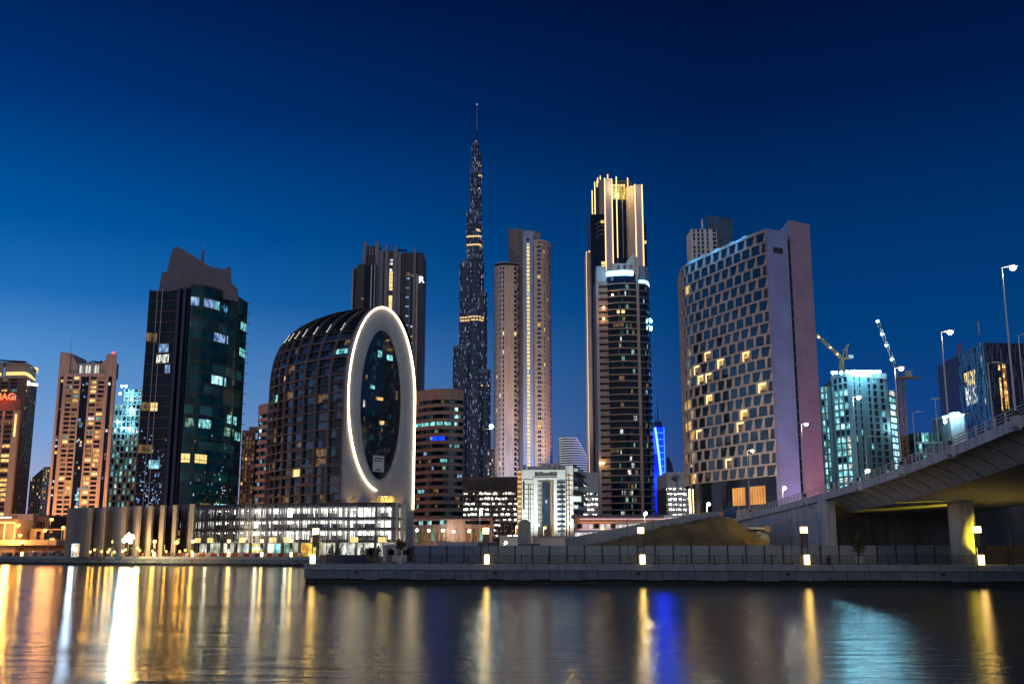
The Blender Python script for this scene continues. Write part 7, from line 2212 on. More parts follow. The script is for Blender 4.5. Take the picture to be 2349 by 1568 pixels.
def panel_tower():
    root = tower('panel_clad_tower', 'dark blue and violet tower with staggered vertical panels at the right', 'office tower', 2270, 850, 490)
    zT = 99.6
    A = (xat(2196, 813, 510), 510.0); B = (xat(2258, 785.7, 480), 480.0); C_ = (xat(2420, 787, 484), 484.0)
    mb = MB(); mb.prism([(A[0], A[1] + .6), (B[0], B[1] + .6), (C_[0], C_[1] + .6), (C_[0], 540), (A[0] + 4, 545)], G, zT - .05, 'dark_clad'); mb.build('core', root)
    for i, (P_, Q_, main, alt, glz) in enumerate(((A, B, 'sky_reflecting_panel', 'sky_reflecting_panel', 'glass_blue'), (B, C_, 'violet_panel', 'navy_panel', 'glass_navy'))):
        sf = Surf([P_, Q_]); rows = 26; h = (zT - G - 6) / rows
        mb = MB(); mb.cell(sf, 0, sf.L, G + 6, zT, -.5, -.02, glz); mb.build('glazing', root)
        mb = MB(); n = int(sf.L / 1.5)
        R_ = random.Random(3 + i)
        for k in range(n):
            z = G + 6 - R_.uniform(0, h)
            while z < zT:
                hh = h * R_.choice([.8, 1, 1.6]); z2 = min(zT, z + hh)
                if z2 > G + 6 and R_.random() < .8:
                    t = sf.L * (k + R_.choice([.15, .5, .8])) / n
                    mb.cell(sf, t - .26, t + .26, max(z, G + 6), z2 - .15, 0, .35, main if R_.random() < .7 else alt)
                z = z2
        mb.build('vertical_panels', root, kind='stuff')
        for r in range(rows + 1):
            mb = MB(); mb.cell(sf, 0, sf.L, G + 6 + r * h - .12, G + 6 + r * h + .12, .001, .2, alt); mb.build('floor_band', root)
        cells = []
        if i == 0:
            for r in range(7):
                for k in range(9):
                    y0 = 940 - 0
                    if R_.random() < .12: continue
                    t = sf.L * (.20 + .40 * k / 9 + .0); z = zat(968 - 0 * r, 500) - 0 + 0
                    z = zat(928, 500) + r * (zat(858, 500) - zat(928, 500)) / 6.5
                    cells.append((sf, t, t + sf.L * .038, z, z + h * .62, .02, .12, 'lit_yellow' if r > 3 else 'lit_white'))
            for r in range(12):
                if R_.random() < .8: z = zat(930, 490) + r * h * .95; t = sf.L * .84; cells.append((sf, t, t + 1.0, z, z + h * .8, .02, .12, 'lit_dim' if r % 3 else 'lit_warm'))
            for k in range(26): t = R_.uniform(.1, .9) * sf.L; z = R_.uniform(16, 45); cells.append((sf, t, t + .8, z, z + .8, .02, .12, R_.choice(['lit_teal', 'lit_blue', 'lit_cyan'])))
        else:
            for r in range(10):
                z = zat(938, 482) + r * (zat(845, 482) - zat(938, 482)) / 9.0
                cells.append((sf, sf.L * .215, sf.L * .265, z, z + h * .62, .02, .12, 'lit_warm' if r % 2 else 'lit_amber'))
                if R_.random() < .6: cells.append((sf, sf.L * .16, sf.L * .185, z - 1, z + h * .5, .02, .12, 'lit_warm'))
            for r in range(4): z = zat(900, 482) + r * h * 1.1; cells.append((sf, sf.L * .53, sf.L * .57, z, z + h * .7, .02, .12, 'lit_white'))
        windows(root, cells, 100)
    mb = MB(); X = xat(2248, 783, 492); mb.box(X, X + 1.2, 492, 493, zT, zT + 1.6, 'black_metal'); mb.build('rooftop_plant', root)

def truss(mb, p, q, w_, mat, n):
    p, q = Vector(p), Vector(q); d = (q - p).normalized(); up = Vector((0, 1, 0)); s_ = d.cross(up).normalized() * w_; u = up * w_
    offs = [s_ * .5 + u * .5, -s_ * .5 + u * .5, -s_ * .5 - u * .5, s_ * .5 - u * .5]
    for o in offs: mb.tube([p + o, q + o], w_ * .09, mat, 4)
    for i in range(n):
        a, b = p.lerp(q, i / n), p.lerp(q, (i + 1) / n)
        for j in range(4): mb.tube([a + offs[j], b + offs[(j + 1) % 4]], w_ * .055, mat, 4, cap=False)
        for j in range(4): mb.tube([a + offs[j], a + offs[(j + 1) % 4]], w_ * .05, mat, 4, cap=False)
def cranes():
    def P3(x, y, Y): return (xat(x, y, Y), Y, zat(y, Y))
    Y = 445
    root = tower('tower_crane', 'tower crane with long jib standing on the floodlit building site', 'crane', 1930, 840, Y)
    mb = MB(); truss(mb, P3(1931, 862, Y), P3(1930, 822, Y), 1.5, 'crane_yellow', 8); mb.build('mast', root)
    mb = MB(); truss(mb, P3(1927, 818, Y), P3(1872, 767, Y), 1.1, 'crane_yellow', 22); mb.build('jib', root)
    mb = MB(); mb.tube([P3(1931, 820, Y), P3(1946, 788, Y)], .25, 'crane_yellow', 5); mb.tube([P3(1941, 822, Y), P3(1946, 788, Y)], .2, 'crane_yellow', 5); mb.tube([P3(1946, 788, Y), P3(1932, 806, Y)], .15, 'crane_yellow', 5); mb.tube([P3(1930, 822, Y), P3(1953, 820, Y)], .5, 'crane_yellow', 5); mb.build('counter_jib', root)
    mb = MB(); q = P3(1950, 818, Y); mb.box(q[0] - .8, q[0] + 1.2, Y - .6, Y + .6, q[2] - .6, q[2] + .8, 'pale_steel'); mb.build('counterweight', root)
    for x, y in ((1905, 797), (1921, 812), (1878, 773)):
        mb = MB(); mb.ball(P3(x, y, Y - 1), .32, 'lamp_warm', 6); mb.build('jib_light', root)
    point(P3(1935, 838, Y - 6), (1, .85, .6), 500, .5, root)
    Y = 330
    root = tower('tower_crane', 'thick yellow mast of a luffing crane with white lamps up its jib', 'crane', 2070, 1000, Y)
    mb = MB(); truss(mb, (xat(2074, 1062, Y), Y, G), (xat(2066, 872, Y), Y, zat(868, Y)), 1.7, 'crane_yellow', 24); mb.build('mast', root)
    mb = MB(); a = P3(2060, 868, Y); mb.box(a[0] - 1, a[0] + 6.5, Y - 1, Y + 1, a[2], a[2] + .5, 'crane_yellow'); mb.build('slewing_platform', root)
    mb = MB(); q = P3(2082, 866, Y); mb.box(q[0] - .9, q[0] + 1.2, Y - .9, Y + .9, q[2] + .2, q[2] + 2.2, 'steel'); mb.build('counterweight', root)
    mb = MB(); truss(mb, P3(2064, 866, Y), P3(2012, 733, Y), .75, 'steel', 22); mb.build('jib', root)
    for x, y in ((2012.5, 736.6), (2022.8, 766), (2032.6, 792), (2045, 824)):
        mb = MB(); mb.ball(P3(x, y, Y - 1), .42, 'lamp_cool', 8); mb.build('jib_lamp', root); point(P3(x, y, Y - 2), (.7, .9, 1), 250, .2, root)
    point(P3(2088, 960, Y - 8), (1, .85, .6), 900, .5, root)
    for y in (893, 938, 974, 1004, 1030):
        mb = MB(); q = P3(2068 + (y - 870) * .04, y, Y); mb.tube([q, (q[0] - 5, Y + 3, q[2])], .06, 'pale_steel', 4); mb.build('wall_tie', root)
    Y = 600
    root = tower('tower_crane', 'red luffing crane behind the bridge lamps left of the dark blue tower', 'crane', 2180, 920, Y)
    mb = MB(); truss(mb, (xat(2182, 960, Y), Y, G), P3(2180, 906, Y), 2.2, 'crane_yellow', 30); mb.build('mast', root)
    mb = MB(); truss(mb, P3(2177, 903, Y), P3(2204, 786, Y), 1.4, 'crane_red', 24); mb.build('jib', root)
    mb = MB(); truss(mb, P3(2190, 906, Y), P3(2156, 906, Y), 1.6, 'crane_red', 8); mb.tube([P3(2172, 905, Y), P3(2156, 874, Y)], .5, 'crane_red', 5); mb.tube([P3(2156, 874, Y), P3(2160, 905, Y)], .3, 'crane_red', 5); mb.build('counter_jib', root)
    mb = MB(); mb.ball(P3(2166, 908, Y - 2), 1.1, 'band_white', 8); mb.build('cab_light', root)
    point(P3(2178, 925, Y - 10), (1, .6, .2), 20000, 1, root)
    root = tower('tower_crane', 'distant short crane with red and white jib between the bridge masts', 'crane', 2150, 1000, 650)
    mb = MB(); truss(mb, P3(2140, 962, 650), P3(2156, 978, 650), 1.3, 'crane_red', 6); mb.build('jib', root)
    mb = MB(); truss(mb, (xat(2152, 990, 650), 650, G), P3(2152, 976, 650), 1.4, 'crane_yellow', 16); mb.build('mast', root)
behind_hotel(); building_site(); panel_tower(); cranes()

# ================================================================ mound, approach ramp, vehicles
def pieces(v, tab):
    for (a, za), (b, zb) in zip(tab, tab[1:]):
        if a <= v <= b: return za + (zb - za) * (v - a) / (b - a)
    return tab[0][1] if v < tab[0][0] else tab[-1][1]
from mathutils import noise as nz_
MT = [(9, 0), (13, 1.9), (20, 4.1), (24, 5.2), (29, 6.2), (32.5, 6.9), (34.5, 6.5), (36.5, 4.9), (38, 4.3), (40, 2.4), (42.5, 0.9)]
mb = MB(); nx, ny = 90, 60; vs = []; fs = []
for j in range(ny + 1):
    for i in range(nx + 1):
        X = 5 + 38.9 * i / nx; Y = 152 + 52 * j / ny
        s = 165 / max(150, min(Y, 175)) if Y < 176 else 1
        f = min(1, max(0, (Y - 152) / 13)); f = f * f * (3 - 2 * f)
        g = 1.0
        z = pieces(X * 165 / max(Y, 165) if Y < 180 else X * 165 / 180, MT) * f * g
        z += (nz_.noise(Vector((X * .35, Y * .35, 0))) * .6 + nz_.noise(Vector((X * .9 + Y * .3, Y * .9, 3))) * .35 + abs(nz_.noise(Vector((X * 2.3, Y * 2.3, 7)))) * .22) * min(1, z / 1.5)
        vs.append((X, Y, G + max(0, z) - .02))
for j in range(ny):
    for i in range(nx):
        a = j * (nx + 1) + i; fs.append((a, a + 1, a + nx + 2, a + nx + 1))
mb.add(vs, fs, 'dirt'); mo = mb.build('dirt_mound', smooth=True); tag(mo, kind='structure')
def rock(x, y, Y, sx, sz, label, mat='concrete', name='concrete_rubble'):
    bm = bmesh.new(); bmesh.ops.create_icosphere(bm, subdivisions=2, radius=1)
    for v in bm.verts:
        v.co *= 1 + .28 * nz_.noise(v.co * 1.3 + Vector((x, y, 0))); v.co.x *= sx; v.co.y *= sx * .8; v.co.z *= sz
    me = bpy.data.meshes.new(name); bm.to_mesh(me); bm.free(); me.materials.append(MATS[mat])
    o = bpy.data.objects.new(name, me); COL.objects.link(o); o.location = (xat(x, y, Y), Y, zat(y, Y)); tag(o, label, 'rubble', 'rubble on the mound')
def slabpiece(x, y, Y, l, w_, h, rx, ry, label, mat='pale_concrete'):
    mb = MB(); mb.box(-l / 2, l / 2, -w_ / 2, w_ / 2, -h / 2, h / 2, mat); mb.v = [(a + .1 * nz_.noise(Vector((a, b, c))), b, c + .15 * nz_.noise(Vector((c, a, b * 2)))) for a, b, c in mb.v]
    o = mb.build('broken_slab'); o.location = (xat(x, y, Y), Y, zat(y, Y)); o.rotation_euler = (0, radians(rx), radians(ry)); tag(o, label, 'rubble', 'rubble on the mound')
slabpiece(1672, 1197, 166, 1.6, 1.2, 1.0, 8, 10, 'pale block of broken concrete at the mound top')
slabpiece(1682, 1200, 165.5, .7, 1.0, 1.1, -6, 30, 'narrow upright concrete stub beside the pale block')
slabpiece(1700, 1210, 165, 3.2, 1.4, .35, 4, 5, 'flat broken slab jutting right from the mound top')
slabpiece(1735, 1211, 164.5, 2.8, 1.4, .3, -1, 5, 'thin broken slab reaching toward the ramp wall')
slabpiece(1757, 1213, 164.5, 1.0, 1.2, .9, 5, 15, 'rusty concrete end block beside the ramp wall', 'salmon')
rock(1740, 1223, 165, .9, .8, 'rounded grey boulder under the thin slab'); rock(1752, 1236, 164, 1.0, 1.0, 'large grey boulder low against the ramp wall'); rock(1722, 1219, 165, .6, .5, 'small dark stone under the flat slab')
# tarpaulin heap and cones at the end of the white railing
bm = bmesh.new(); bmesh.ops.create_icosphere(bm, subdivisions=3, radius=1)
for v in bm.verts:
    v.co *= 1 + .25 * nz_.noise(v.co * 2); v.co.x *= 1.2; v.co.y *= 1; v.co.z *= 1.5
me = bpy.data.meshes.new('tarpaulin_heap'); bm.to_mesh(me); bm.free(); me.materials.append(MATS['tarp'])
o = bpy.data.objects.new('tarpaulin_heap', me); COL.objects.link(o); o.location = (xat(1675, 1178, 200), 200, zat(1178, 200)); tag(o, 'blue tarpaulin heap at the foot of the white bridge railing', 'tarpaulin')
def cone(x, y, Y, label):
    X, Z = xat(x, y, Y), zat(y, Y); root = thing('traffic_cone', label, 'traffic cone', (X, Y, Z), 'cones at the railing end')
    mb = MB(); mb.cyl(X, Y, Z + .04, Z + 1.0, .22, 'white_plastic', 10, .04); mb.build('cone', root); mb = MB(); mb.box(X - .3, X + .3, Y - .3, Y + .3, Z, Z + .04, 'black_metal'); mb.build('foot', root)
cone(1694, 1173, 203, 'tall white cone right of the blue tarpaulin'); cone(1700, 1181, 203, 'white cone nearest the blue tarpaulin foot'); cone(1709, 1177, 203, 'white cone midway to the first lamp'); cone(1719, 1174, 203, 'white cone beside the first ramp lamp')

# approach ramp with panel fence, rising to the bridge
RA = [(12.6, 252.0), (22, 238), (31, 222), (40.5, 206.5)]
RZ = [4.6, 6.4, 8.1, 9.4]
sfR = Surf(RA, True)
mb = MB(); vs = []
top = []
for k in range(25):
    t = sfR.L * k / 24; a = sfR.p(t, 0, 0); b = sfR.p(t, -14, 0); z = pieces(t, list(zip(sfR.c, RZ))); top.append((a, b, z))
for a, b, z in top: vs += [(a[0], a[1], G), (a[0], a[1], z), (b[0], b[1], z), (b[0], b[1], G)]
fs = [(4 * i + j, 4 * i + (j + 1) % 4, 4 * i + 4 + (j + 1) % 4, 4 * i + 4 + j) for i in range(24) for j in range(4)] + [(0, 1, 2, 3), (99, 98, 97, 96)]
mb.add(vs, fs, 'dirt'); tag(mb.build('road_embankment'), kind='structure')
mb = MB()
for (a, b, z), (c, d, z2) in zip(top, top[1:]):
    mb.add([(a[0], a[1], z + .01), (c[0], c[1], z2 + .01), (d[0], d[1], z2 + .01), (b[0], b[1], z + .01)], [(0, 1, 2, 3)], 'asphalt')
tag(mb.build('approach_road'), kind='structure')
root = thing('panel_fence', 'pale panel fence climbing along the approach road above the mound', 'fence', (RA[0][0], RA[0][1], RZ[0]))
for k in range(30):
    t0_, t1_ = sfR.L * k / 30, sfR.L * (k + 1) / 30; z = pieces((t0_ + t1_) / 2, list(zip(sfR.c, RZ)))
    mb = MB(); mb.cell(sfR, t0_ + .04, t1_ - .04, z - .3, z + 2.1, -.04, .02, 'hoarding'); mb.build('panel', root)
    mb = MB(); mb.cell(sfR, t1_ - .05, t1_ + .05, z - .3, z + 2.15, .021, .1, 'steel'); mb.build('post', root)
# the fence runs on down to the left at ground level
sfG = Surf([pl(1210, 1250, 262), (12.4, 252.3)])
hoard('low grey fence behind the containers leading up to the approach road', sfG, 0, sfG.L, 0, G, 2.2, 2.4, ['hoarding'], bars=False)

def car(x, y, z, ang, label, paint='car_white', lights=True, group='cars on the far left quay', sc=1.0, proto=None):
    root = thing('parked_car', label, 'car', (x, y, z), group)
    prof = [(-2.2, .35), (-2.2, .78), (-2.0, .92), (-1.5, .98), (-.95, 1.42), (.55, 1.45), (1.15, 1.0), (2.0, .86), (2.25, .62), (2.25, .35)]
    def ex(prof, w0, mat, yo=0.0, top=None):
        mb = MB(); n = len(prof); vs = []
        for s_ in (-1, 1):
            for u, v in prof:
                w_ = w0 * (1 if v < 1.0 else .86)
                vs.append((u, s_ * w_, v))
        fs = [tuple(range(n)), tuple(n + i for i in range(n))[::-1]] + [(i, n + i, n + (i + 1) % n, (i + 1) % n) for i in range(n)]
        ca, sa = cos(ang), sin(ang)
        mb.add([(x + (a * ca - b * sa) * sc, y + (a * sa + b * ca) * sc, z + c * sc) for a, b, c in vs], fs, mat); return mb
    ex(prof, .88, paint).build('body', root)
    ex([(-1.38, 1.0), (-.9, 1.36), (.5, 1.39), (1.0, 1.02)], .895, 'glass_dark').build('windows', root)
    ca, sa = cos(ang), sin(ang)
    for u in (-1.4, 1.4):
        for s_ in (-.82, .82):
            mb = MB(); c = Vector((x + (u * ca - s_ * sa) * sc, y + (u * sa + s_ * ca) * sc, z + .33 * sc)); ax = Vector((-sa, ca, 0)) * .11 * sc
            mb.tube([c - ax, c + ax], .33 * sc, 'tyre', 12); w_ = mb.build('wheel', root)
            mb = MB(); mb.tube([c - ax * 1.06, c + ax * 1.06], .19 * sc, 'steel', 8); mb.build('rim', w_)
    if lights:
        for u, s_, m_ in ((2.24, .6, 'head_light'), (2.24, -.6, 'head_light'), (-2.2, .62, 'tail_light'), (-2.2, -.62, 'tail_light')):
            mb = MB(); mb.ball((x + (u * ca - s_ * sa) * sc, y + (u * sa + s_ * ca) * sc, z + .7 * sc), .13 * sc, m_, 6); mb.build('headlight' if u > 0 else 'tail_light', root)
    return root
def bus(t, off, label, paint, dirn=1):
    z = pieces(t, list(zip(sfR.c, RZ))) + .02; p = Vector(sfR.p(t, off, z)); q = Vector(sfR.p(t + 1, off, z)); d = (q - p).normalized() * dirn; ang = math.atan2(d.y, d.x)
    root = thing('city_bus', label, 'bus', p, 'buses on the approach road')
    mb = MB(); mb.obox(p, ang, 11.5, 2.5, 1.2, paint, .4); mb.obox(p, ang, 11.5, 2.5, .55, paint, 2.72); mb.build('body', root)
    mb = MB(); mb.obox(p, ang, 11.4, 2.46, 1.1, 'lit_bus', 1.61); mb.build('window_band', root)
    ca, sa = cos(ang), sin(ang)
    for k in range(6):
        mb = MB(); u = -5.2 + k * 2.08; mb.obox((p.x + u * ca, p.y + u * sa, p.z), ang, .14, 2.52, 1.1, paint, 1.61); mb.build('window_pillar', root)
    for u in (-3.6, 3.8):
        for s_ in (-1.1, 1.1):
            c = Vector((p.x + u * ca - s_ * sa, p.y + u * sa + s_ * ca, p.z + .48)); ax = Vector((-sa, ca, 0)) * .18; mb = MB(); mb.tube([c - ax, c + ax], .48, 'tyre', 12); mb.build('wheel', root)
    mb = MB(); mb.obox((p.x, p.y, p.z), ang, 11.54, 2.54, .1, 'stripe_red', 1.2); mb.build('stripe', root)
    for u, m_, nm in ((5.76, 'head_light', 'headlight'), (-5.76, 'tail_light', 'tail_light')):
        for s_ in (-.9, .9):
            mb = MB(); mb.ball((p.x + u * ca - s_ * sa, p.y + u * sa + s_ * ca, p.z + .9), .2, m_, 6); mb.build(nm, root)
lit('lit_bus', (0.9, 0.6, 0.55), (1.0, 0.9, 0.95), 1.0, 0.5, lo=.4)
lamp('station_band', (1.0, .75, .9), .9)
lamp('trail_band_b', (1.0, .35, .14), .8)
lamp('stripe_red', (1.0, .25, .12), 1.2)
bus(7, -3.2, 'white city bus low on the approach road left of the lantern', 'car_white'); bus(22, -3.4, 'pinkish lit city bus halfway up the approach road', 'car_silver'); bus(36, -6.6, 'silver city bus on the far lane of the approach road', 'car_white', -1)
for t, off, lb, pt in ((48, -3.2, 'white car climbing the approach road near the hotel', 'car_white'), (15, -7.2, 'red car on the far lane of the approach road', 'car_red'), (30, -7.4, 'dark car behind the pinkish bus', 'car_dark')):
    z = pieces(t, list(zip(sfR.c, RZ))) + .02; p = sfR.p(t, off, z); q = sfR.p(t + 1, off, z); car(p[0], p[1], z, math.atan2(q[1] - p[1], q[0] - p[0]), lb, pt, group='cars on the approach road')
# long low building added behind the ramp; its bands are traffic light trails
rs = tower('light_trail_building', 'long low blue roofed building added behind the fence to carry pink orange traffic light trails', 'building', 1400, 1200, 300)
a, b = xat(1322, 1190, 300), xat(1532, 1190, 300)
mb = MB(); mb.box(a, b, 300, 309, G, zat(1186, 300), 'salmon'); mb.build('wall', rs)
mb = MB(); mb.box(a - 1, b + 1, 298, 310, zat(1186, 300) + .01, zat(1180, 300), 'tarp'); mb.build('roof', rs)
for y, m_ in ((1189, 'station_band'), (1197, 'trail_band_b'), (1213, 'station_band'), (1222, 'trail_band_b')):
    mb = MB(); mb.box(a + 1, b - 1, 299.7, 299.99, zat(y + 1.4, 300), zat(y, 300), m_); mb.build('traffic_trail', rs)
sfs_ = Surf([(a, 300), (b, 300)])
for k in range(16):
    mb = MB(); mb.cell(sfs_, sfs_.L * (k + .1) / 16, sfs_.L * (k + .9) / 16, zat(1211, 300), zat(1201, 300), .01, .08, 'lit_bus' if k % 3 else 'glass_dark'); mb.build('window', rs)
# ================================================================ left quay: street, lamps, barriers, people
def quaylamp(x, y, label, Y):
    X = xat(x, y, Y)
    return X
LQ = Surf([(-420, ly(-420)), (-26.5, ly(-26.5))])
def lq(x, y=1277, back=1.0):       # point on the far left quay under picture column x
    a_ = (x - CX) / FPX / _d(y)[0]
    X = a_ * (318 - .4878 * 152) / (1 + a_ * .4878)
    n = Vector((.4878, 1)).normalized()
    return (X + n.x * back, ly(X) + n.y * back)
for x, lb in ((42, 'small lit lantern post on the far quay in front of the cars at far left'), (150, 'small lit lantern post on the far quay left of the concrete blades'), (251, 'small unlit-topped lantern post on the far quay left of the big floodlight'),
              (346, 'small lit lantern post on the far quay below the dark glass tower'), (434, 'small lit lantern post on the far quay where the car park begins'), (517, 'small lit lantern post on the far quay before the left shops'),
              (593, 'small lit lantern post on the far quay before the teal shop sign'), (661, 'small lit lantern post on the far quay nearest the promenade corner')):
    p = lq(x, back=1.1); lantern(p[0], p[1], G + .05, lb, 60, 1.0)
for i, (x, lb) in enumerate(((700, 'lantern'), )): pass
t0q = 420 - 175; 
tA = (Vector(lq(-60, back=0)) - Vector((-420, ly(-420)))).length; tB = (Vector(lq(696, back=0)) - Vector((-420, ly(-420)))).length
railing('long black bar railing along the far left quay', LQ, tA, tB, -1.6, G + .05, 1.1, 3.4, bar=.22, rb=.02)
# plastic barriers
n = 62
protos = {}
for i in range(n):
    t = tA + 4 + (tB - tA - 6) * i / n
    red = (i % 2 == 0)
    if RND.random() < .06: continue
    mat = 'red_plastic' if red else 'white_plastic'
    p = LQ.p(t, -3.2, 0); q = LQ.p(t + 1, -3.2, 0); ang = math.atan2(q[1] - p[1], q[0] - p[0]) + RND.uniform(-.06, .06)
    if mat not in protos:
        mb = MB(); prof = [(-.3, 0), (-.3, .2), (-.12, .45), (-.1, .95), (.1, .95), (.12, .45), (.3, .2), (.3, 0)]; k_ = len(prof); vs = [(u * s_, a, b) for s_, u in ((-1, 1.05), (1, 1.05)) for a, b in prof]
        mb.add(vs, [tuple(range(k_))[::-1], tuple(range(k_, 2 * k_))] + [(j, (j + 1) % k_, k_ + (j + 1) % k_, k_ + j) for j in range(k_)], mat)
        o = mb.build('plastic_barrier')
        tag(o, ('red' if red else 'white') + ' plastic water barrier in the row on the far left quay', 'barrier', ('red' if red else 'white') + ' plastic barriers on the far quay'); protos[mat] = o
    else:
        o = protos[mat].copy(); COL.objects.link(o)
    o.location = (p[0], p[1], G + .05); o.rotation_euler = (0, 0, ang)
# cars parked behind the railing at far left
cars = [(8, 'car_white', 'white car at the extreme left of the far quay'), (24, 'car_silver', 'silver car second from left on the far quay'), (58, 'car_white', 'white car right of the leftmost quay lantern'), (74, 'car_dark', 'dark car between two white cars on the far quay'),
        (88, 'car_white', 'white car in front of the orange low building'), (104, 'car_silver', 'silver car in front of the orange low building'), (124, 'car_dark', 'dark car left of the palm on the far quay'), (138, 'car_white', 'white car below the palm on the far quay')]
for x, pt, lb in cars:
    p = lq(x, back=10); car(p[0], p[1], G + .05, -.45 + RND.uniform(-.08, .08), lb, pt)
# sodium street lamps
for x, yt, yb, Y, lb, pw in ((116, 1191, 1235, 330, 'tall orange street lamp in front of the dark windows left of the blades', 4200), (40, 1204, 1262, 330, 'orange street lamp beside the glowing orange hall', 4200), (44, 1227, 1250, 345, 'short orange lamp against the brown wall', 1500),
                             (101, 1216, 1240, 350, 'greenish white lamp beside the orange low building', 1500), (143, 1209, 1238, 350, 'faint twin orange lamp left of the blades', 1500), (402, 1243, 1270, 285, 'orange lamp on a short post in front of the right blades', 900)):
    X = xat(x, yt, Y); z = zat(yt, Y)
    streetlamp((X, Y, G), (X, Y, z), (.6, -.6, .1), lb, 'lamp_sodium', (1, .34, .03), pw * .4, .1, group='sodium street lamps on the left bank', glow=.55)
def flood():
    X, Y = xat(296, 1233, 284), 284
    root = thing('floodlight_mast', 'blazing floodlight on a short mast in front of the concrete blades', 'floodlight', (X, Y, G))
    mb = MB(); mb.tube([(X, Y, G), (X, Y, zat(1236, Y))], .12, 'black_metal', 8); mb.build('mast', root)
    mb = MB(); mb.box(X - 1.1, X + 1.1, Y - .05, Y + .3, zat(1240, Y), zat(1228, Y), 'black_metal'); hd = mb.build('lamp_bank', root)
    for dx, dz, r_ in ((0, 0, 1.0), (-1.0, -.5, .6), (.95, .35, .65), (.1, 1.0, .45), (.7, -.9, .45)):
        mb = MB(); mb.ball((X + dx, Y - .5, zat(1234, Y) + dz), r_, 'floodlight', 12); mb.build('lamp', hd)
    point((X, Y - 2.5, zat(1234, Y)), (1, .80, .50), 9000, .8, root); point((X + .5, Y + 5, zat(1240, Y)), (1, .62, .22), 7000, .6, root)
flood()
# warm lights and lit shrubs along the blade wall
spots_ = [(207, 1267), (217, 1262), (233, 1266), (247, 1267), (251, 1262), (262, 1267), (281, 1266), (287, 1262), (320, 1264), (350, 1265), (381, 1266), (412, 1266), (425, 1263), (440, 1266), (316, 1258)]
for i, (x, y) in enumerate(spots_):
    Y = 284; X = xat(x, y, Y); z = zat(y - 1, Y)
    where = ['at its left end', 'left of the first lit shrub', 'beside the first lit shrub', 'left of the far lantern', 'at the foot of the second blade', 'left of the flowering shrub', 'before the third blade', 'left of the floodlight', 'right of the floodlight', 'before the first dark gap',
             'before the second dark gap', 'before the third dark gap', 'left of the last blade', 'at its right end', 'just right of the floodlight'][i]
    root = thing('garden_lamp', 'small warm garden lamp along the blade wall ' + where, 'garden lamp', (X, Y, G), 'garden lamps along the blade wall')
    mb = MB(); mb.tube([(X, Y, G), (X, Y, z)], .05, 'black_metal', 6); mb.build('post', root); mb = MB(); mb.ball((X, Y, z + .1), .30, 'lamp_sodium' if i % 3 == 0 else 'lamp_garden', 8); mb.build('globe', root)
    point((X, Y - .6, z + .3), (1, .50, .06), 170, .2, root)
for i, (x, h, lb) in enumerate(((220, 2.6, 'left'), (252, 2.8, 'middle'), (284, 2.5, 'flood lit'), (305, 3.0, 'right of the floodlight'), (318, 2.6, 'rightmost'))):
    tree(xat(x, 1268, 286), 286, h, .9, 'small bushy tree at the foot of the blade wall, ' + ['farthest left', 'behind the unlit lantern', 'just left of the floodlight', 'just right of the floodlight', 'rightmost of the five'][i], 'round', 'young_tree', 'young trees at the blade wall', leafn=180, mats=('leaf_light', 'leaf'))
p = lq(137, back=16); tree(p[0], p[1], 7.5, 2.6, 'dark palm in front of the orange low building', 'palm', 'palm_tree')
p = lq(147, back=18); tree(p[0], p[1], 6.0, 2.2, 'shorter palm right of the dark palm', 'palm', 'palm_tree')
# orange hall, low sand coloured blocks
Y = 345
r1 = tower('orange_hall', 'glowing orange glass hall at the left margin behind the quay', 'hall', 10, 1230, Y)
X0, X1 = xat(-40, 1220, Y), xat(37, 1220, Y)
mb = MB(); mb.box(X0, X1, Y, Y + 12, G, zat(1190, Y), 'sand_wall'); mb.build('body', r1)
mb = MB(); mb.box(X0, X1 - .9, Y - .5, Y - .01, zat(1240, Y), zat(1198, Y), 'lit_orange_hall'); gw = mb.build('glowing_front', r1)
for y, m_ in ((1196, 'crown_bright'), (1238, 'crown_bright')):
    mb = MB(); mb.box(X0, X1 - .5, Y - .9, Y - .51, zat(y + (3.4 if y < 1200 else 1.6), Y), zat(y, Y), m_); mb.build('light_trough', gw)
for x in (12, 35):
    mb = MB(); X = xat(x, 1220, Y); mb.box(X - .15, X + .15, Y - .8, Y - .51, zat(1238, Y), zat(1198, Y), 'crown_bright'); mb.build('light_trough', gw)
for k in range(14):     # small illegible white lettering on the fascia
    pass
mb = MB()
for k in range(11): X = xat(1 + k * 2.4, 1188, Y); mb.box(X, X + .22, Y - .3, Y - .1, zat(1187.5, Y), zat(1184.5, Y), 'sign_white')
mb.build('fascia_sign', r1)
mb = MB(); mb.box(X0, X1, Y - .1, Y, zat(1190, Y), zat(1182, Y), 'podium_brown'); mb.build('fascia', r1)
point((xat(15, 1230, Y - 10), Y - 9, 7), (1, .45, .08), 9000, 1, r1)
Y = 352
r2 = tower('sand_block', 'low sand coloured block with dark windows lit orange left of the blades', 'building', 110, 1230, Y)
mb = MB(); mb.box(xat(68, 1230, Y), xat(160, 1230, Y), Y, Y + 20, G, zat(1212, Y), 'sand_wall'); mb.build('wall', r2)
for a, b in ((84, 93), (101, 145), (152, 160)): mb = MB(); mb.box(xat(a, 1230, Y), xat(b, 1230, Y), Y - .15, Y - .01, zat(1237, Y), zat(1215 if a != 84 else 1218, Y), 'glass_dark'); mb.build('window', r2)
mb = MB(); mb.box(xat(38, 1240, Y), xat(165, 1240, Y), Y - 12, Y - 4, zat(1250, Y), zat(1238, Y), 'sand_wall'); mb.box(xat(38, 1240, Y), xat(165, 1240, Y), Y - 5, Y - 3.9, G, zat(1250, Y), 'salmon'); mb.build('terrace_slab', r2)
r3 = tower('brown_podium', 'plain brown podium behind the orange street lamps at the left', 'building', 70, 1200, 400)
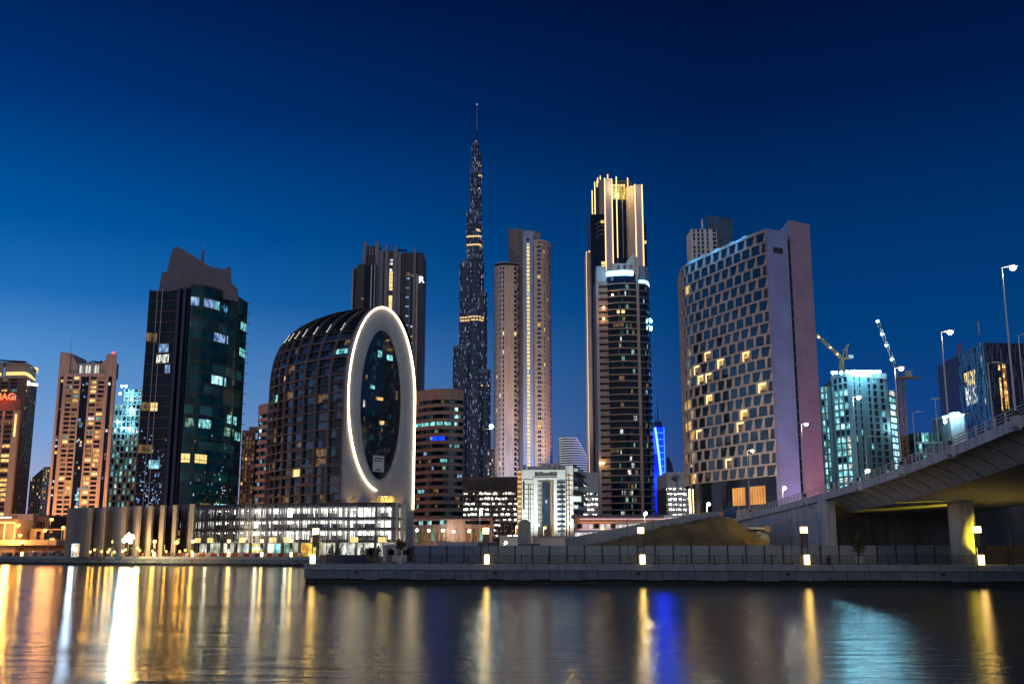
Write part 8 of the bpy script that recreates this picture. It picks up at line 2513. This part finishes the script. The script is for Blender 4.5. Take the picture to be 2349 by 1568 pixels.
mb = MB(); mb.box(xat(24, 1200, 400), xat(75, 1200, 400), 400, 430, G, zat(1178, 400), 'beige'); mb.build('wall', r3); mb = MB(); mb.box(xat(75.2, 1200, 404), xat(112, 1200, 404), 404, 430, G, zat(1183, 404), 'brown_wall'); mb.build('wing', r3)
for k in range(4): mb = MB(); mb.box(xat(78 + k * 6, 1200, 403), xat(82 + k * 6, 1200, 403), 403.8, 403.99, zat(1209, 404), zat(1196, 404), 'glass_dark'); mb.build('window', r3)
# sodium wash over the lower parts of the towers
for x, Y_, z_, pw in ((-30, 500, 10, 40000), (60, 470, 8, 40000), (125, 480, 6, 42000), (190, 485, 12, 30000), (30, 380, 8, 9000), (110, 338, 12, 6000)):
    X = xat(x, 1230, Y_); root = thing('street_lamp', 'tall sodium lamp hidden among the left buildings' , 'street lamp', (X, Y_, G), 'sodium lamps behind the left buildings') if 0 else None
    o = point((X, Y_, z_ + G), (1, .42, .14), pw, 3)

# ---------------------------------------------------------------- people on the far quay
def person(x, Y, label, shirt, stride=.12, h=1.72):
    X = xat(x, 1268, Y); s = h / 1.75
    V = [(0, 0, .95), (0, 0, 1.18), (0, 0, 1.42), (0, 0, 1.52), (0, -.02, 1.64), (0, -.02, 1.74),
         (.09, 0, .9), (.10 + stride * .3, -stride, .5), (.10 + stride * .3, -stride * .6, .09), (.12 + stride * .3, -stride * .6 - .15, .04),
         (-.09, 0, .9), (-.10, stride, .5), (-.10, stride * 1.4, .1), (-.11, stride * 1.4 - .15, .04),
         (.2, 0, 1.40), (.25, .05, 1.12), (.25, -.08, .9), (-.2, 0, 1.40), (-.25, -.05, 1.12), (-.25, -.12, .9)]
    Ed = [(0, 1), (1, 2), (2, 3), (3, 4), (4, 5), (0, 6), (6, 7), (7, 8), (8, 9), (0, 10), (10, 11), (11, 12), (12, 13), (2, 14), (14, 15), (15, 16), (2, 17), (17, 18), (18, 19)]
    R = [.14, .13, .15, .055, .095, .07, .09, .065, .045, .035, .09, .065, .045, .035, .06, .045, .035, .06, .045, .035]
    me = bpy.data.meshes.new('person'); me.from_pydata([(a * s, b * s, c * s) for a, b, c in V], Ed, [])
    o = bpy.data.objects.new('person', me); COL.objects.link(o)
    sk = o.modifiers.new('skin', 'SKIN'); sub = o.modifiers.new('sub', 'SUBSURF'); sub.levels = 1; sub.render_levels = 1
    for i, d in enumerate(me.skin_vertices[0].data): d.radius = (R[i] * s, R[i] * s * .85)
    me.skin_vertices[0].data[0].use_root = True
    dg = bpy.context.evaluated_depsgraph_get(); m2 = bpy.data.meshes.new_from_object(o.evaluated_get(dg)); o.modifiers.clear(); o.data = m2
    m2.materials.clear()
    for m_ in ('skin', shirt, 'cloth_dark'): m2.materials.append(MATS[m_])
    for p_ in m2.polygons:
        z = p_.center.z / s; p_.material_index = 0 if z > 1.5 or (abs(p_.center.x) > .2 and z < 1.0 and z > .8) else (1 if z > .95 else 2); p_.use_smooth = True
    o.location = (X, Y, G + .05)
    tag(o, label, 'person')
    mb = MB(); mb.ball((0, .0, 1.70 * s), .105 * s, 'cloth_dark', 8, .8); me3 = mb.build('hair', o); 
    me3.location = (0, .015, 0)
    for v in me3.data.vertices: v.co = v.co + Vector((X, Y, G + .05))
    return o
qq = lq(468, back=6); person(468, qq[1], 'person in dark clothes walking on the far quay before the left shops', 'cloth_dark')
qq = lq(481, back=7); person(481, qq[1], 'person in a pale shirt standing on the far quay before the left shops', 'cloth_light', .04)
# street lamps in the middle distance
for x, yt, yb, Y, lb, col, m_, pw in ((1212, 0, 0, 0, '', 0, 0, 0), ):
    pass
ML = [(1101, 1173, 1225, 300, 'greenish lamp post in front of the lit car park decks', (1, .95, .6), 'lamp_white', 1500), (1183, 1207, 1240, 270, 'orange lamp post left of the arched shed', (1, .45, .08), 'lamp_sodium', 1600), (1247, 1209, 1240, 285, 'orange lamp post before the portal of the white block', (1, .45, .08), 'lamp_sodium', 1600),
      (1303, 1199, 1240, 285, 'orange lamp post before the right part of the white block', (1, .45, .08), 'lamp_sodium', 1800), (1157, 1243, 1252, 230, 'low yellowish lamp left of the low white shed', (1, .8, .3), 'lamp_lantern', 300), (1231, 1202, 1240, 290, 'faint white lamp left of the portal', (1, 1, .8), 'lamp_white', 400),
      (1478, 1176, 1215, 250, 'yellowish lamp post rising from the approach road right of the lantern', (1, .9, .5), 'lamp_white', 900), (1379, 1211, 1235, 262, 'orange lamp at the lower approach road', (1, .5, .1), 'lamp_sodium', 900), (1448, 1211, 1225, 262, 'orange lamp beside the buses on the approach road', (1, .5, .1), 'lamp_sodium', 900),
      (1560, 1199, 1205, 250, 'small warm lamp where the fence passes the pale car park', (1, .8, .4), 'lamp_white', 500), (1621, 1155, 1188, 225, 'short lamp post before the timber slats of the hotel', (1, .9, .5), 'lamp_white', 1600), (1795, 1118, 1150, 215, 'short lamp post before the blue end wall of the hotel', (1, 1, .75), 'lamp_white', 1600)]
for x, yt, yb, Y, lb, col, m_, pw in ML:
    X = xat(x, yt, Y); z = zat(yt, Y)
    streetlamp((X, Y, G), (X, Y, z), (.35, -.35, .05), lb, m_, col, pw, .08, group='street lamps in the middle distance', glow=.38)
for x, lb in ((1600, 'left of the short lamp'), (1583, 'at the hotel corner'), (1567, 'left of the hotel corner')):
    tree(xat(x, 1190, 240), 240, 7.2 if x == 1600 else 6.6, 2.0, 'leafy tree behind the panel fence ' + lb, 'round', 'street_tree', 'trees at the hotel corner', leafn=260, mats=('leaf_light', 'leaf'))
